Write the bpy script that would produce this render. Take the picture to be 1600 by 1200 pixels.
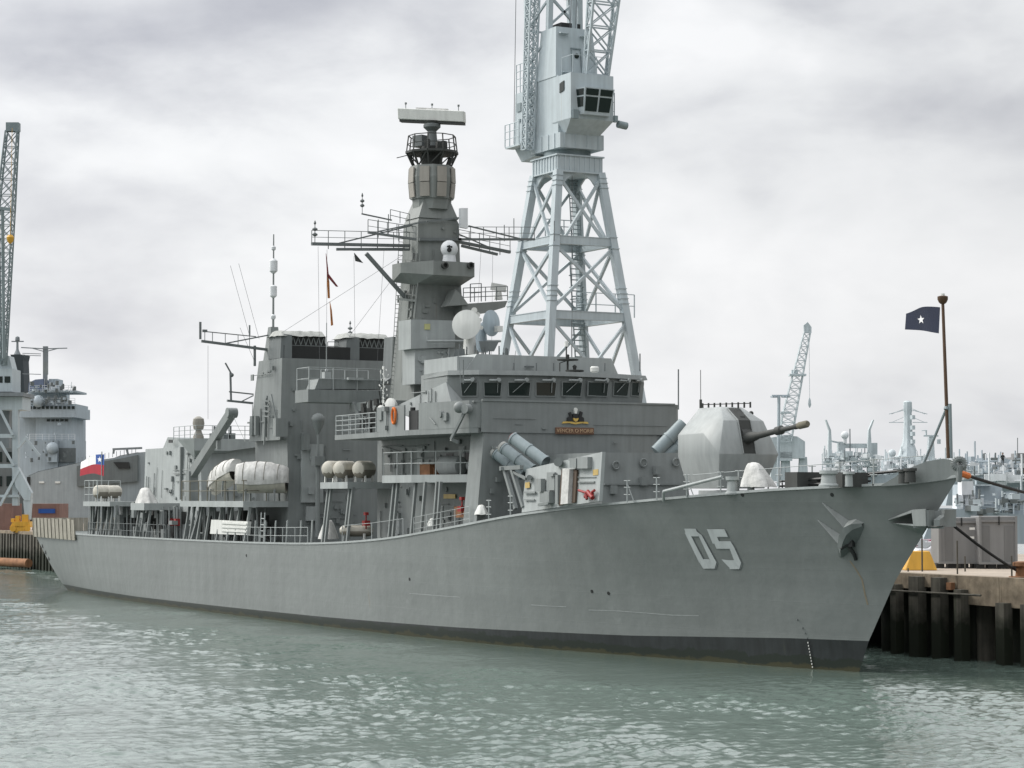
import bpy, bmesh, math, random
from mathutils import Vector as V
random.seed(7)
RAD = math.radians
for o in list(bpy.data.objects):
    bpy.data.objects.remove(o)
scene = bpy.context.scene
COL = scene.collection
PI = math.pi

# ------------------------------------------------------------------ camera
TH = RAD(28.3); FPX = 3520.0; CAMH = 9.0; VH = 777.0
S_, C_ = math.sin(TH), math.cos(TH)
LAT = (1497-800)/FPX*110.0
CAM = V((-(LAT*S_-110*C_), -(LAT*C_+110*S_), CAMH))
PIT = math.atan((VH-600)/FPX)
RT = V((S_, C_, 0)); FH = V((-C_, S_, 0))
FW = FH*math.cos(PIT)+V((0, 0, math.sin(PIT)))
UP = -FH*math.sin(PIT)+V((0, 0, math.cos(PIT)))
cd = bpy.data.cameras.new('camera'); cam = bpy.data.objects.new('camera', cd); COL.objects.link(cam)
cd.sensor_width = 36; cd.lens = FPX/1600*36; cd.clip_end = 20000; cd.clip_start = 0.5
m = cam.matrix_world.copy()
for i in range(3):
    m[i][0] = RT[i]; m[i][1] = UP[i]; m[i][2] = -FW[i]; m[i][3] = CAM[i]
cam.matrix_world = m
scene.camera = cam

def at(u, v, y=None, x=None, z=None, D=None):
    """world point seen at photo pixel (u, v) on a given plane"""
    r = FW+RT*((u-800)/FPX)+UP*((600-v)/FPX)
    if y is not None: t = (y-CAM.y)/r.y
    elif x is not None: t = (x-CAM.x)/r.x
    elif z is not None: t = (z-CAM.z)/r.z
    else: t = D
    return CAM+r*t

# ------------------------------------------------------------------ mesh builder
OFF = {}
class MB:
    def __init__(s): s.v = []; s.f = []; s.m = []; s.sm = []; s.mi = 0; s.smooth = False
    def add(s, vs, fs, smooth=None):
        b = len(s.v); s.v += [V(p) for p in vs]
        for f in fs:
            s.f.append([i+b for i in f]); s.m.append(s.mi); s.sm.append(s.smooth if smooth is None else smooth)
        return s
    def box(s, x0, x1, y0, y1, z0, z1):
        vs = [(x, y, z) for z in (z0, z1) for y in (y0, y1) for x in (x0, x1)]
        return s.add(vs, [(0,2,3,1),(4,5,7,6),(0,1,5,4),(2,6,7,3),(0,4,6,2),(1,3,7,5)], False)
    def cbox(s, c, dx, dy, dz, rz=0):
        c = V(c); a = V((math.cos(rz), math.sin(rz), 0)); b = V((-math.sin(rz), math.cos(rz), 0))
        vs = [c+a*(sx*dx/2)+b*(sy*dy/2)+V((0, 0, sz*dz/2)) for sz in (-1,1) for sy in (-1,1) for sx in (-1,1)]
        return s.add(vs, [(0,2,3,1),(4,5,7,6),(0,1,5,4),(2,6,7,3),(0,4,6,2),(1,3,7,5)], False)
    def hexa(s, lo, hi):
        n = len(lo); vs = list(lo)+list(hi)
        fs = [list(range(n))[::-1], list(range(n, 2*n))]+[(i, (i+1) % n, n+(i+1) % n, n+i) for i in range(n)]
        return s.add(vs, fs, False)
    def prism(s, pts, vec):
        vec = V(vec); return s.hexa([V(p) for p in pts], [V(p)+vec for p in pts])
    def bar(s, a, b, w, h=None, up=(0, 0, 1)):
        a = V(a); b = V(b); h = h or w; d = (b-a)
        if d.length < 1e-6: return s
        d.normalize(); u = V(up)
        if abs(d.dot(u)) > .95: u = V((1, 0, 0))
        r = d.cross(u).normalized(); u = r.cross(d)
        q = [(-1,-1),(1,-1),(1,1),(-1,1)]
        return s.hexa([a+r*(i*w/2)+u*(j*h/2) for i, j in q], [b+r*(i*w/2)+u*(j*h/2) for i, j in q])
    def ring(s, c, d, r, n, r2=None):
        d = V(d).normalized(); u = V((0, 0, 1)) if abs(d.z) < .9 else V((1, 0, 0))
        a = d.cross(u).normalized(); b = a.cross(d)
        return [V(c)+a*(r*math.cos(2*PI*i/n))+b*((r2 or r)*math.sin(2*PI*i/n)) for i in range(n)]
    def cyl(s, a, b, r, r2=None, n=8, cap=True):
        a = V(a); b = V(b); d = b-a
        if d.length < 1e-6: return s
        R1 = s.ring(a, d, r, n); R2 = s.ring(b, d, r if r2 is None else r2, n)
        fs = [(i, (i+1) % n, n+(i+1) % n, n+i) for i in range(n)]
        s.add(R1+R2, fs, True)
        if cap: s.add(R1, [list(range(n))[::-1]], False); s.add(R2, [list(range(n))], False)
        return s
    def tube(s, pts, r, n=6):
        for a, b in zip(pts[:-1], pts[1:]): s.cyl(a, b, r, n=n)
        return s
    def lathe(s, c, d, prof, n=16):
        c = V(c); d = V(d).normalized(); rs = []
        for h, r in prof: rs += s.ring(c+d*h, d, max(r, .001), n)
        fs = [(k*n+i, k*n+(i+1) % n, (k+1)*n+(i+1) % n, (k+1)*n+i) for k in range(len(prof)-1) for i in range(n)]
        s.add(rs, fs, True)
        k = len(prof)-1
        s.add(rs[:n], [list(range(n))[::-1]], False); s.add(rs[k*n:], [list(range(n))], False)
        return s
    def ball(s, c, r, n=14, k=8, sz=1.0):
        return s.lathe(V(c)-V((0, 0, r*sz)), (0, 0, 1), [(r*sz*(1-math.cos(PI*i/k)), r*math.sin(PI*i/k)) for i in range(k+1)], n)
    def loft(s, rings, closed=False, smooth=True):
        n = len(rings[0]); vs = [p for r in rings for p in r]; fs = []
        for k in range(len(rings)-1):
            for i in range(n if closed else n-1):
                fs.append((k*n+i, k*n+(i+1) % n, (k+1)*n+(i+1) % n, (k+1)*n+i))
        return s.add(vs, fs, smooth)
    def rail(s, pts, h=1.0, post=1.6, rows=3, r=.022, pr=.03, wires=True):
        """guard rail along a polyline: stanchions and wires"""
        pts = [V(p) for p in pts]
        for a, b in zip(pts[:-1], pts[1:]):
            L = (b-a).length; n = max(1, round(L/post))
            for i in range(n+1):
                p = a.lerp(b, i/n); s.cyl(p, p+V((0, 0, h)), pr, n=5)
            for j in range(rows):
                z = V((0, 0, h*(j+1)/rows)); s.cyl(a+z, b+z, r, n=5)
        return s
    def ladder(s, a, b, w=.4, step=.3, r=.025, side=(0, 1, 0)):
        a = V(a); b = V(b); sd = V(side).normalized()*w/2
        s.cyl(a-sd, b-sd, r, n=5); s.cyl(a+sd, b+sd, r, n=5)
        n = int((b-a).length/step)
        for i in range(1, n): p = a.lerp(b, i/n); s.cyl(p-sd, p+sd, r*.8, n=4)
        return s
    def lattice(s, A, B, n, r, rd=None, x=True):
        """lattice boom between two quads of corner points A and B"""
        rd = rd or r*.6
        A = [V(p) for p in A]; B = [V(p) for p in B]; k = len(A)
        for a, b in zip(A, B): s.bar(a, b, r*2)
        for i in range(n+1):
            R1 = [a.lerp(b, i/n) for a, b in zip(A, B)]
            for j in range(k): s.bar(R1[j], R1[(j+1) % k], rd*2)
            if i < n:
                R2 = [a.lerp(b, (i+1)/n) for a, b in zip(A, B)]
                for j in range(k):
                    if x or (i+j) % 2 == 0: s.bar(R1[j], R2[(j+1) % k], rd*2)
                    if x or (i+j) % 2 == 1: s.bar(R1[(j+1) % k], R2[j], rd*2)
        return s
    def pieces(s, pad=.03):
        """connected pieces of the mesh, merged where their boxes touch"""
        par = list(range(len(s.v)))
        def find(i):
            while par[i] != i: par[i] = par[par[i]]; i = par[i]
            return i
        for f in s.f:
            for i in f[1:]: par[find(i)] = find(f[0])
        comp = {}
        for i in range(len(s.v)): comp.setdefault(find(i), []).append(i)
        bx = [[min(s.v[i][k] for i in c)-pad for k in range(3)]+[max(s.v[i][k] for i in c)+pad for k in range(3)]+[c] for c in comp.values()]
        ch = True
        while ch:
            ch = False; out = []
            for b in bx:
                for o in out:
                    if all(b[k] <= o[k+3] and o[k] <= b[k+3] for k in range(3)):
                        for k in range(3): o[k] = min(o[k], b[k]); o[k+3] = max(o[k+3], b[k+3])
                        o[6] = o[6]+b[6]; ch = True; break
                else: out.append(b)
            bx = out
        return [set(b[6]) for b in bx]
    def build_each(s, name, mat, parent=None, pad=.03, **k):
        """one object for each separate piece"""
        res = []
        for st in s.pieces(pad):
            q = MB(); ix = {}
            for f, mi, sm in zip(s.f, s.m, s.sm):
                if f[0] in st:
                    for i in f:
                        if i not in ix: ix[i] = len(q.v); q.v.append(s.v[i])
                    q.f.append([ix[i] for i in f]); q.m.append(mi); q.sm.append(sm)
            res.append(q.build(name, mat, parent, **k))
        return res
    def build(s, name, mat, parent=None, label=None, cat=None, group=None, kind=None, bevel=0, sharp=38):
        me = bpy.data.meshes.new(name)
        me.from_pydata([tuple(p) for p in s.v], [], s.f)
        mats = mat if isinstance(mat, (list, tuple)) else [mat]
        for q in mats: me.materials.append(q)
        for p, i, k in zip(me.polygons, s.m, s.sm): p.material_index = i; p.use_smooth = k
        bm = bmesh.new(); bm.from_mesh(me)
        bmesh.ops.remove_doubles(bm, verts=bm.verts, dist=.0004)
        bmesh.ops.recalc_face_normals(bm, faces=bm.faces)
        if bevel:
            es = [e for e in bm.edges if len(e.link_faces) == 2 and e.calc_face_angle(0) > .5]
            bmesh.ops.bevel(bm, geom=es, offset=bevel, segments=1, affect='EDGES')
        bm.to_mesh(me); bm.free()
        if any(s.sm): me.set_sharp_from_angle(angle=RAD(sharp))
        o = bpy.data.objects.new(name, me); COL.objects.link(o)
        off = V((0, 0, 0))
        if parent is not None:
            off = OFF[parent.name]; o.parent = parent; me.transform(__import__('mathutils').Matrix.Translation(-off))
        OFF[o.name] = off
        return tag(o, label, cat, group, kind)

def tag(o, label=None, cat=None, group=None, kind=None):
    for k, v in (('label', label), ('category', cat), ('group', group), ('kind', kind)):
        if v: o[k] = v
    return o
def empty(name, loc, label, cat, group=None):
    o = bpy.data.objects.new(name, None); COL.objects.link(o); o.location = loc; o.empty_display_size = .5
    OFF[o.name] = V(loc)
    return tag(o, label, cat, group)

# ------------------------------------------------------------------ materials
def new_mat(name):
    m = bpy.data.materials.new(name); m.use_nodes = True; nt = m.node_tree
    return m, nt, nt.nodes['Principled BSDF']
def paint(name, col, rough=.55, var=.10, scale=.5, streak=.10, rust=0.0, metal=0.0, bump=0.0, spec=.4, grime=(.10,.085,.06)):
    m, nt, bs = new_mat(name); N = nt.nodes; L = nt.links
    tc = N.new('ShaderNodeTexCoord')
    n1 = N.new('ShaderNodeTexNoise'); n1.inputs['Scale'].default_value = scale; n1.inputs['Detail'].default_value = 6; n1.inputs['Roughness'].default_value = .6
    L.new(tc.outputs['Object'], n1.inputs['Vector'])
    mp = N.new('ShaderNodeMapping'); mp.inputs['Scale'].default_value = (2.2, 2.2, .12); L.new(tc.outputs['Object'], mp.inputs['Vector'])
    n2 = N.new('ShaderNodeTexNoise'); n2.inputs['Scale'].default_value = 1.3; n2.inputs['Detail'].default_value = 5; L.new(mp.outputs[0], n2.inputs['Vector'])
    def mr(src, lo, hi):
        q = N.new('ShaderNodeMapRange'); q.inputs[1].default_value = .3; q.inputs[2].default_value = .7
        q.inputs[3].default_value = lo; q.inputs[4].default_value = hi; L.new(src, q.inputs[0]); return q.outputs[0]
    mu = N.new('ShaderNodeMath'); mu.operation = 'MULTIPLY'
    L.new(mr(n1.outputs[0], 1-var, 1+var), mu.inputs[0]); L.new(mr(n2.outputs[0], 1-streak, 1+streak), mu.inputs[1])
    mx = N.new('ShaderNodeVectorMath'); mx.operation = 'SCALE'; mx.inputs[0].default_value = col[:3]; L.new(mu.outputs[0], mx.inputs['Scale'])
    out = mx.outputs[0]
    if rust > 0:
        q = N.new('ShaderNodeMapRange'); q.inputs[1].default_value = .64; q.inputs[2].default_value = .80; q.inputs[4].default_value = rust
        L.new(n2.outputs[0], q.inputs[0])
        mix = N.new('ShaderNodeMix'); mix.data_type = 'RGBA'; L.new(q.outputs[0], mix.inputs[0]); L.new(out, mix.inputs[6]); mix.inputs[7].default_value = (*grime, 1); out = mix.outputs[2]
    L.new(out, bs.inputs['Base Color'])
    bs.inputs['Roughness'].default_value = rough; bs.inputs['Metallic'].default_value = metal; bs.inputs['Specular IOR Level'].default_value = spec
    if bump > 0:
        b = N.new('ShaderNodeBump'); b.inputs['Strength'].default_value = bump; b.inputs['Distance'].default_value = .06 if bump < .9 else .14
        L.new(n1.outputs[0], b.inputs['Height']); L.new(b.outputs[0], bs.inputs['Normal'])
    return m

M = {}
M['grey'] = paint('ship grey paint', (.19, .208, .204), rust=.4, bump=.25, grime=(.12, .105, .085))
M['grey_dark'] = paint('dark grey paint', (.13, .145, .145), rust=.2)
M['grey_pale'] = paint('pale grey paint', (.31, .335, .33), rust=.25)
M['white'] = paint('off white paint', (.62, .63, .60), var=.06, rust=.2)
M['deck'] = paint('deck paint', (.10, .115, .11), rough=.8)
M['black'] = paint('black paint', (.018, .02, .02), rough=.5)
M['soot'] = paint('sooty mast paint', (.045, .048, .045), rough=.7)
M['mast'] = paint('mast grey paint', (.185, .20, .19), rust=.4, grime=(.12, .10, .075), bump=.2)
M['panel'] = paint('fawn array panel', (.27, .255, .225), var=.08)
M['canvas'] = paint('white canvas', (.50, .50, .48), rough=.9, var=.16, scale=1.1, streak=.2, bump=.95)
M['canvas_grey'] = paint('grey canvas', (.34, .35, .33), rough=.9, var=.15, scale=2.0, bump=.6)
M['net'] = paint('beige netting', (.29, .275, .23), rough=.9, var=.18, scale=2.0, streak=.25)
M['crane'] = paint('pale blue grey crane paint', (.41, .465, .485), rough=.5, var=.07, rust=.4, grime=(.24, .21, .16))
M['crane_dark'] = paint('darker blue grey steel', (.20, .245, .255), rough=.6, rust=.3)  # one even, darker blue grey for crane parts
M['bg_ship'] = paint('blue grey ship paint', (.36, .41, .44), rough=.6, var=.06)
M['bg_dark'] = paint('haze lightened dark fittings', (.19, .21, .22), rough=.7)  # dark fittings lightened, putting distance haze into the colour
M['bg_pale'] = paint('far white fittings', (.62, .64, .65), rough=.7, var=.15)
M['yellow'] = paint('yellow paint', (.60, .33, .04), rough=.5)
M['orange'] = paint('orange cloth', (.62, .16, .03), rough=.8)
M['red'] = paint('red paint', (.25, .022, .02), rough=.5)
M['rust'] = paint('rusty steel', (.22, .11, .055), rough=.9, var=.3, scale=1.2)
M['wood'] = paint('varnished wood', (.075, .042, .022), rough=.6, var=.2, scale=3)
M['rope'] = paint('black rope', (.012, .012, .012), rough=.9)
M['concrete'] = paint('weathered concrete', (.20, .165, .12), rough=.95, var=.45, scale=1.3, streak=.12, rust=.9, grime=(.05, .045, .03), bump=.6)
M['quay_top'] = paint('quay surface', (.34, .29, .235), rough=.95, var=.15, scale=.5)
M['pile'] = paint('weathered pile', (.085, .08, .065), rough=.9, var=.3, scale=.8, streak=.4, rust=.9, grime=(.03, .04, .02))
M['pile_dark'] = paint('near black pile', (.012, .015, .009), rough=.7, var=.4, scale=1.5, streak=.4)  # near black over the full height of rear piles and back wall
M['raft'] = paint('raft canister shell', (.46, .44, .38), rough=.5, var=.1, scale=1)
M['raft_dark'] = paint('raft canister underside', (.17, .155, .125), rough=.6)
M['missile_tube'] = paint('blue grey canister', (.21, .255, .265), rough=.45, var=.06)
M['wire'] = paint('grey wire', (.12, .125, .13), rough=.6)
M['stone'] = paint('brown brick', (.20, .12, .10), rough=.9, var=.15, scale=.6)
M['navy'] = paint('navy cloth', (.010, .015, .034), rough=.9)
M['blue'] = paint('blue cloth', (.02, .07, .26), rough=.9)
M['flag_red'] = paint('red cloth', (.30, .012, .025), rough=.9)
M['flag_white'] = paint('white cloth', (.72, .72, .72), rough=.9, var=.04)
M['gold'] = paint('gold paint', (.55, .38, .10), rough=.4)
M['pale_yellow'] = paint('pale yellow paint', (.42, .42, .20))
M['plaque'] = paint('plaque lettering paint', (.46, .32, .20)); M['ladder'] = paint('dark brown timber', (.085, .062, .045), rough=.8)
M['skin'] = paint('skin', (.45, .28, .2), rough=.6, var=.03)
M['hazed_steel'] = paint('haze lightened steel', (.46, .51, .525), rough=.6, var=.08)  # steel made paler to paint in the haze of distance
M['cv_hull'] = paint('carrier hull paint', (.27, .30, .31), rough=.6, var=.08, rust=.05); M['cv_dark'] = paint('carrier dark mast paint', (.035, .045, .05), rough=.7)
M['cover_blue'] = paint('dull blue canvas', (.14, .17, .24), rough=.9)
g, nt, bs = new_mat('dark glass'); bs.inputs['Base Color'].default_value = (.012, .02, .018, 1); bs.inputs['Roughness'].default_value = .06; bs.inputs['Specular IOR Level'].default_value = .35
M['glass'] = g

def hull_mat():
    m, nt, bs = new_mat('hull paint'); N = nt.nodes; L = nt.links
    tc = N.new('ShaderNodeTexCoord')
    def noise(sc, mscale, det=5, rough=.6):
        mp = N.new('ShaderNodeMapping'); mp.inputs['Scale'].default_value = mscale; L.new(tc.outputs['Object'], mp.inputs['Vector'])
        n = N.new('ShaderNodeTexNoise'); n.inputs['Scale'].default_value = sc; n.inputs['Detail'].default_value = det; n.inputs['Roughness'].default_value = rough
        L.new(mp.outputs[0], n.inputs['Vector']); return n.outputs[0]
    def mr(src, a, b, lo, hi):
        q = N.new('ShaderNodeMapRange'); q.inputs[1].default_value = a; q.inputs[2].default_value = b; q.inputs[3].default_value = lo; q.inputs[4].default_value = hi
        L.new(src, q.inputs[0]); return q.outputs[0]
    def mul(a, b):
        q = N.new('ShaderNodeMath'); q.operation = 'MULTIPLY'; L.new(a, q.inputs[0]); L.new(b, q.inputs[1]); return q.outputs[0]
    big = noise(.10, (1, 1, 1)); streak = noise(1.0, (1.1, 1.1, .07)); band = noise(1.0, (.03, .03, 1.6), 3); fine = noise(2.5, (1, 1, .5), 8, .7)
    k = mul(mul(mr(big, .3, .7, .92, 1.08), mr(streak, .3, .75, .94, 1.05)), mul(mr(band, .3, .7, .95, 1.05), mr(fine, .3, .7, .97, 1.03)))
    sc = N.new('ShaderNodeVectorMath'); sc.operation = 'SCALE'; sc.inputs[0].default_value = (.166, .182, .177); L.new(k, sc.inputs['Scale'])
    # touched-up paler patches and thin rust runs
    patch = mr(noise(.32, (1, 1, 1.3), 4), .66, .72, 0, .16)
    mx = N.new('ShaderNodeMix'); mx.data_type = 'RGBA'; L.new(patch, mx.inputs[0]); L.new(sc.outputs[0], mx.inputs[6]); mx.inputs[7].default_value = (.33, .35, .345, 1)
    rr = mul(mr(noise(1.6, (1, 1, .05), 4), .66, .74, 0, 1), mr(noise(.2, (1, 1, 1)), .52, .62, 0, .35))
    m2 = N.new('ShaderNodeMix'); m2.data_type = 'RGBA'; L.new(rr, m2.inputs[0]); L.new(mx.outputs[2], m2.inputs[6]); m2.inputs[7].default_value = (.17, .13, .085, 1)
    L.new(m2.outputs[2], bs.inputs['Base Color']); bs.inputs['Roughness'].default_value = .42; bs.inputs['Specular IOR Level'].default_value = .45
    sx = N.new('ShaderNodeSeparateXYZ'); L.new(tc.outputs['Object'], sx.inputs[0]); cb = N.new('ShaderNodeCombineXYZ'); L.new(sx.outputs[0], cb.inputs[0]); L.new(sx.outputs[2], cb.inputs[1])
    br = N.new('ShaderNodeTexBrick'); L.new(cb.outputs[0], br.inputs['Vector']); br.inputs['Scale'].default_value = 1.0; br.inputs['Brick Width'].default_value = 7.0; br.inputs['Row Height'].default_value = 1.75
    br.inputs['Mortar Size'].default_value = .02; br.inputs['Mortar Smooth'].default_value = .6; br.inputs['Color1'].default_value = (.45, .45, .45, 1); br.inputs['Color2'].default_value = (.55, .55, .55, 1); br.inputs['Mortar'].default_value = (.95, .95, .95, 1)
    wv = N.new('ShaderNodeTexWave'); wv.inputs['Scale'].default_value = .16; wv.inputs['Distortion'].default_value = 1.5; L.new(cb.outputs[0], wv.inputs['Vector'])
    def add(a_, b_, k_):
        q = N.new('ShaderNodeMath'); q.operation = 'MULTIPLY_ADD'; L.new(b_, q.inputs[0]); q.inputs[1].default_value = k_; L.new(a_, q.inputs[2]); return q.outputs[0]
    b = N.new('ShaderNodeBump'); b.inputs['Strength'].default_value = .4; b.inputs['Distance'].default_value = .14
    hh = add(add(noise(.55, (1, 1, 1), 3), br.outputs[0], .09), wv.outputs[1], .12)
    L.new(hh, b.inputs['Height']); L.new(b.outputs[0], bs.inputs['Normal'])
    return m
M['hull'] = hull_mat()
def pile_mat():
    m = paint('tide marked pile', (.085, .08, .065), rough=.9, var=.3, scale=.8, streak=.4, rust=.9, grime=(.03, .04, .02)); nt = m.node_tree; N = nt.nodes; L = nt.links; bs = N['Principled BSDF']
    old = bs.inputs['Base Color'].links[0].from_socket
    tc = N.new('ShaderNodeTexCoord'); sp = N.new('ShaderNodeSeparateXYZ'); L.new(tc.outputs['Object'], sp.inputs[0])
    n = N.new('ShaderNodeTexNoise'); n.inputs['Scale'].default_value = 1.4; n.inputs['Detail'].default_value = 6; L.new(tc.outputs['Object'], n.inputs['Vector'])
    q = N.new('ShaderNodeMath'); q.operation = 'MULTIPLY_ADD'; L.new(n.outputs[0], q.inputs[0]); q.inputs[1].default_value = -2.4; L.new(sp.outputs[2], q.inputs[2])
    r1 = N.new('ShaderNodeMapRange'); r1.inputs[1].default_value = .6; r1.inputs[2].default_value = 1.7; r1.inputs[3].default_value = 1; r1.inputs[4].default_value = 0; L.new(q.outputs[0], r1.inputs[0])
    m1 = N.new('ShaderNodeMix'); m1.data_type = 'RGBA'; L.new(r1.outputs[0], m1.inputs[0]); L.new(old, m1.inputs[6]); m1.inputs[7].default_value = (.012, .016, .008, 1)
    L.new(m1.outputs[2], bs.inputs['Base Color']); return m
def boot_mat():
    m = paint('boot topping', (.019, .023, .024), rough=.45, var=.25, scale=.7, streak=.25, rust=.8, grime=(.05, .055, .03)); nt = m.node_tree; N = nt.nodes; L = nt.links; bs = N['Principled BSDF']
    old = bs.inputs['Base Color'].links[0].from_socket
    tc = N.new('ShaderNodeTexCoord'); sp = N.new('ShaderNodeSeparateXYZ'); L.new(tc.outputs['Object'], sp.inputs[0])
    n = N.new('ShaderNodeTexNoise'); n.inputs['Scale'].default_value = .6; n.inputs['Detail'].default_value = 8; n.inputs['Roughness'].default_value = .7; L.new(tc.outputs['Object'], n.inputs['Vector'])
    q = N.new('ShaderNodeMath'); q.operation = 'MULTIPLY_ADD'; L.new(n.outputs[0], q.inputs[0]); q.inputs[1].default_value = -1.3; L.new(sp.outputs[2], q.inputs[2])
    r1 = N.new('ShaderNodeMapRange'); r1.inputs[1].default_value = -.10; r1.inputs[2].default_value = -.02; r1.inputs[3].default_value = 1; r1.inputs[4].default_value = 0; L.new(q.outputs[0], r1.inputs[0])
    m1 = N.new('ShaderNodeMix'); m1.data_type = 'RGBA'; L.new(r1.outputs[0], m1.inputs[0]); L.new(old, m1.inputs[6]); m1.inputs[7].default_value = (.010, .016, .011, 1)
    r2 = N.new('ShaderNodeMapRange'); r2.inputs[1].default_value = -.56; r2.inputs[2].default_value = -.46; r2.inputs[3].default_value = .8; r2.inputs[4].default_value = 0; L.new(q.outputs[0], r2.inputs[0])
    m2 = N.new('ShaderNodeMix'); m2.data_type = 'RGBA'; L.new(r2.outputs[0], m2.inputs[0]); L.new(m1.outputs[2], m2.inputs[6]); m2.inputs[7].default_value = (.045, .042, .018, 1)
    L.new(m2.outputs[2], bs.inputs['Base Color']); return m
M['boot'] = boot_mat(); M['tide_pile'] = pile_mat()

# ------------------------------------------------------------------ world: overcast sky
SUN_EL = RAD(40); SUN_DIR = V((-.76*math.cos(SUN_EL), -.65*math.cos(SUN_EL), math.sin(SUN_EL))).normalized()
w = bpy.data.worlds.new('World'); scene.world = w; w.use_nodes = True
nt = w.node_tree; N = nt.nodes; L = nt.links
bg = N['Background']
sky = N.new('ShaderNodeTexSky'); sky.sky_type = 'NISHITA'; sky.sun_disc = False; sky.sun_elevation = SUN_EL
sky.sun_rotation = math.atan2(SUN_DIR.x, SUN_DIR.y); sky.air_density = 1.5; sky.dust_density = 4.0
tc = N.new('ShaderNodeTexCoord'); sep = N.new('ShaderNodeSeparateXYZ'); L.new(tc.outputs['Generated'], sep.inputs[0])
def math_(op, a, b=None):
    q = N.new('ShaderNodeMath'); q.operation = op
    for i, s in enumerate((a, b)):
        if s is None: continue
        if isinstance(s, (int, float)): q.inputs[i].default_value = s
        else: L.new(s, q.inputs[i])
    return q.outputs[0]
zz = math_('MAXIMUM', sep.outputs[2], 0.0)
den = math_('ADD', zz, .16)
cx = math_('DIVIDE', sep.outputs[0], den); cy = math_('DIVIDE', sep.outputs[1], den)
cmb = N.new('ShaderNodeCombineXYZ'); L.new(cx, cmb.inputs[0]); L.new(cy, cmb.inputs[1]); L.new(math_('MULTIPLY', sep.outputs[2], 5.0), cmb.inputs[2])
def cn(scale, det, rough, off, dist=0.0):
    mp = N.new('ShaderNodeMapping'); mp.inputs['Location'].default_value = off; L.new(cmb.outputs[0], mp.inputs[0])
    n = N.new('ShaderNodeTexNoise'); n.inputs['Scale'].default_value = scale; n.inputs['Detail'].default_value = det; n.inputs['Roughness'].default_value = rough; n.inputs['Distortion'].default_value = dist
    L.new(mp.outputs[0], n.inputs['Vector']); return n.outputs[0]
AZ0 = math.atan2(FH.y, FH.x)
az = math_('SUBTRACT', math_('ARCTAN2', sep.outputs[1], sep.outputs[0]), AZ0)
c2 = N.new('ShaderNodeCombineXYZ'); L.new(math_('MULTIPLY', az, 5.0), c2.inputs[0]); L.new(math_('MULTIPLY', sep.outputs[2], 10.0), c2.inputs[1])
def cn2(scale, det, rough, off, dist=0.0):
    mp = N.new('ShaderNodeMapping'); mp.inputs['Location'].default_value = off; L.new(c2.outputs[0], mp.inputs[0])
    n = N.new('ShaderNodeTexNoise'); n.inputs['Scale'].default_value = scale; n.inputs['Detail'].default_value = det; n.inputs['Roughness'].default_value = rough; n.inputs['Distortion'].default_value = dist
    L.new(mp.outputs[0], n.inputs['Vector']); return n.outputs[0]
big = cn2(1.3, 4, .5, (3.1, 1.7, .4), .5); mid = cn2(2.8, 7, .54, (7, 2, 5), .15)
val = math_('ADD', math_('MULTIPLY', big, .66), math_('MULTIPLY', mid, .34))
# broad cloud banks: (azimuth, elevation, half widths, weight) in world directions
wob = cn2(2.2, 7, .6, (1, 9, 2), .3); wob2 = cn2(2.2, 7, .6, (8, 3, 6), .3)
azw = math_('ADD', az, math_('MULTIPLY', math_('SUBTRACT', wob, .5), .16)); elw = math_('ADD', sep.outputs[2], math_('MULTIPLY', math_('SUBTRACT', wob2, .5), .055))
for a0, e0, sa, se, wt in ((.170, .205, .15, .030, -.20), (.03, .225, .11, .024, -.16), (-.12, .160, .20, .018, -.05), (-.215, .20, .06, .03, -.10), (-.094, .190, .035, .022, .12), (.14, .150, .10, .014, .08),
                          (.05, .135, .05, .04, .10), (-.06, .107, .06, .03, .07), (.18, .10, .07, .02, -.04), (.0, .05, .4, .03, .015), (-.2, .11, .08, .02, -.03)):
    d1 = math_('DIVIDE', math_('SUBTRACT', azw, a0), sa); d2 = math_('DIVIDE', math_('SUBTRACT', elw, e0), se)
    g_ = math_('POWER', 2.718, math_('MULTIPLY', math_('ADD', math_('MULTIPLY', d1, d1), math_('MULTIPLY', d2, d2)), -1.0))
    val = math_('ADD', val, math_('MULTIPLY', g_, wt))
val = math_('ADD', math_('MULTIPLY', math_('SUBTRACT', val, .5), .85), .505)
ramp = N.new('ShaderNodeValToRGB'); L.new(val, ramp.inputs[0])
e = ramp.color_ramp.elements
e[0].position = .24; e[0].color = (.43, .44, .49, 1); e[1].position = .62; e[1].color = (.885, .89, .905, 1)
q = ramp.color_ramp.elements.new(.36); q.color = (.60, .61, .645, 1)
q = ramp.color_ramp.elements.new(.48); q.color = (.77, .78, .80, 1)
# an overcast sky is brighter overhead than near the horizon
ze = N.new('ShaderNodeMapRange'); ze.interpolation_type = 'SMOOTHSTEP'; ze.inputs[1].default_value = .21; ze.inputs[2].default_value = .50; ze.inputs[3].default_value = 1.0; ze.inputs[4].default_value = 2.2; L.new(sep.outputs[2], ze.inputs[0])
skm = N.new('ShaderNodeVectorMath'); skm.operation = 'SCALE'; L.new(sky.outputs[0], skm.inputs[0]); skm.inputs['Scale'].default_value = .10
mix = N.new('ShaderNodeMix'); mix.data_type = 'RGBA'; mix.inputs[0].default_value = .92
L.new(skm.outputs[0], mix.inputs[6]); L.new(ramp.outputs[0], mix.inputs[7])
L.new(mix.outputs[2], bg.inputs[0]); 
# the side of the sky towards the hidden sun (left) is brighter than the side behind the viewer's right
sd_ = math_('ADD', math_('MULTIPLY', sep.outputs[0], SUN_DIR.x), math_('MULTIPLY', sep.outputs[1], SUN_DIR.y))
L.new(math_('MULTIPLY', ze.outputs[0], math_('MAXIMUM', math_('ADD', math_('MULTIPLY', sd_, .66), .98), .3)), bg.inputs[1])


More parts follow.
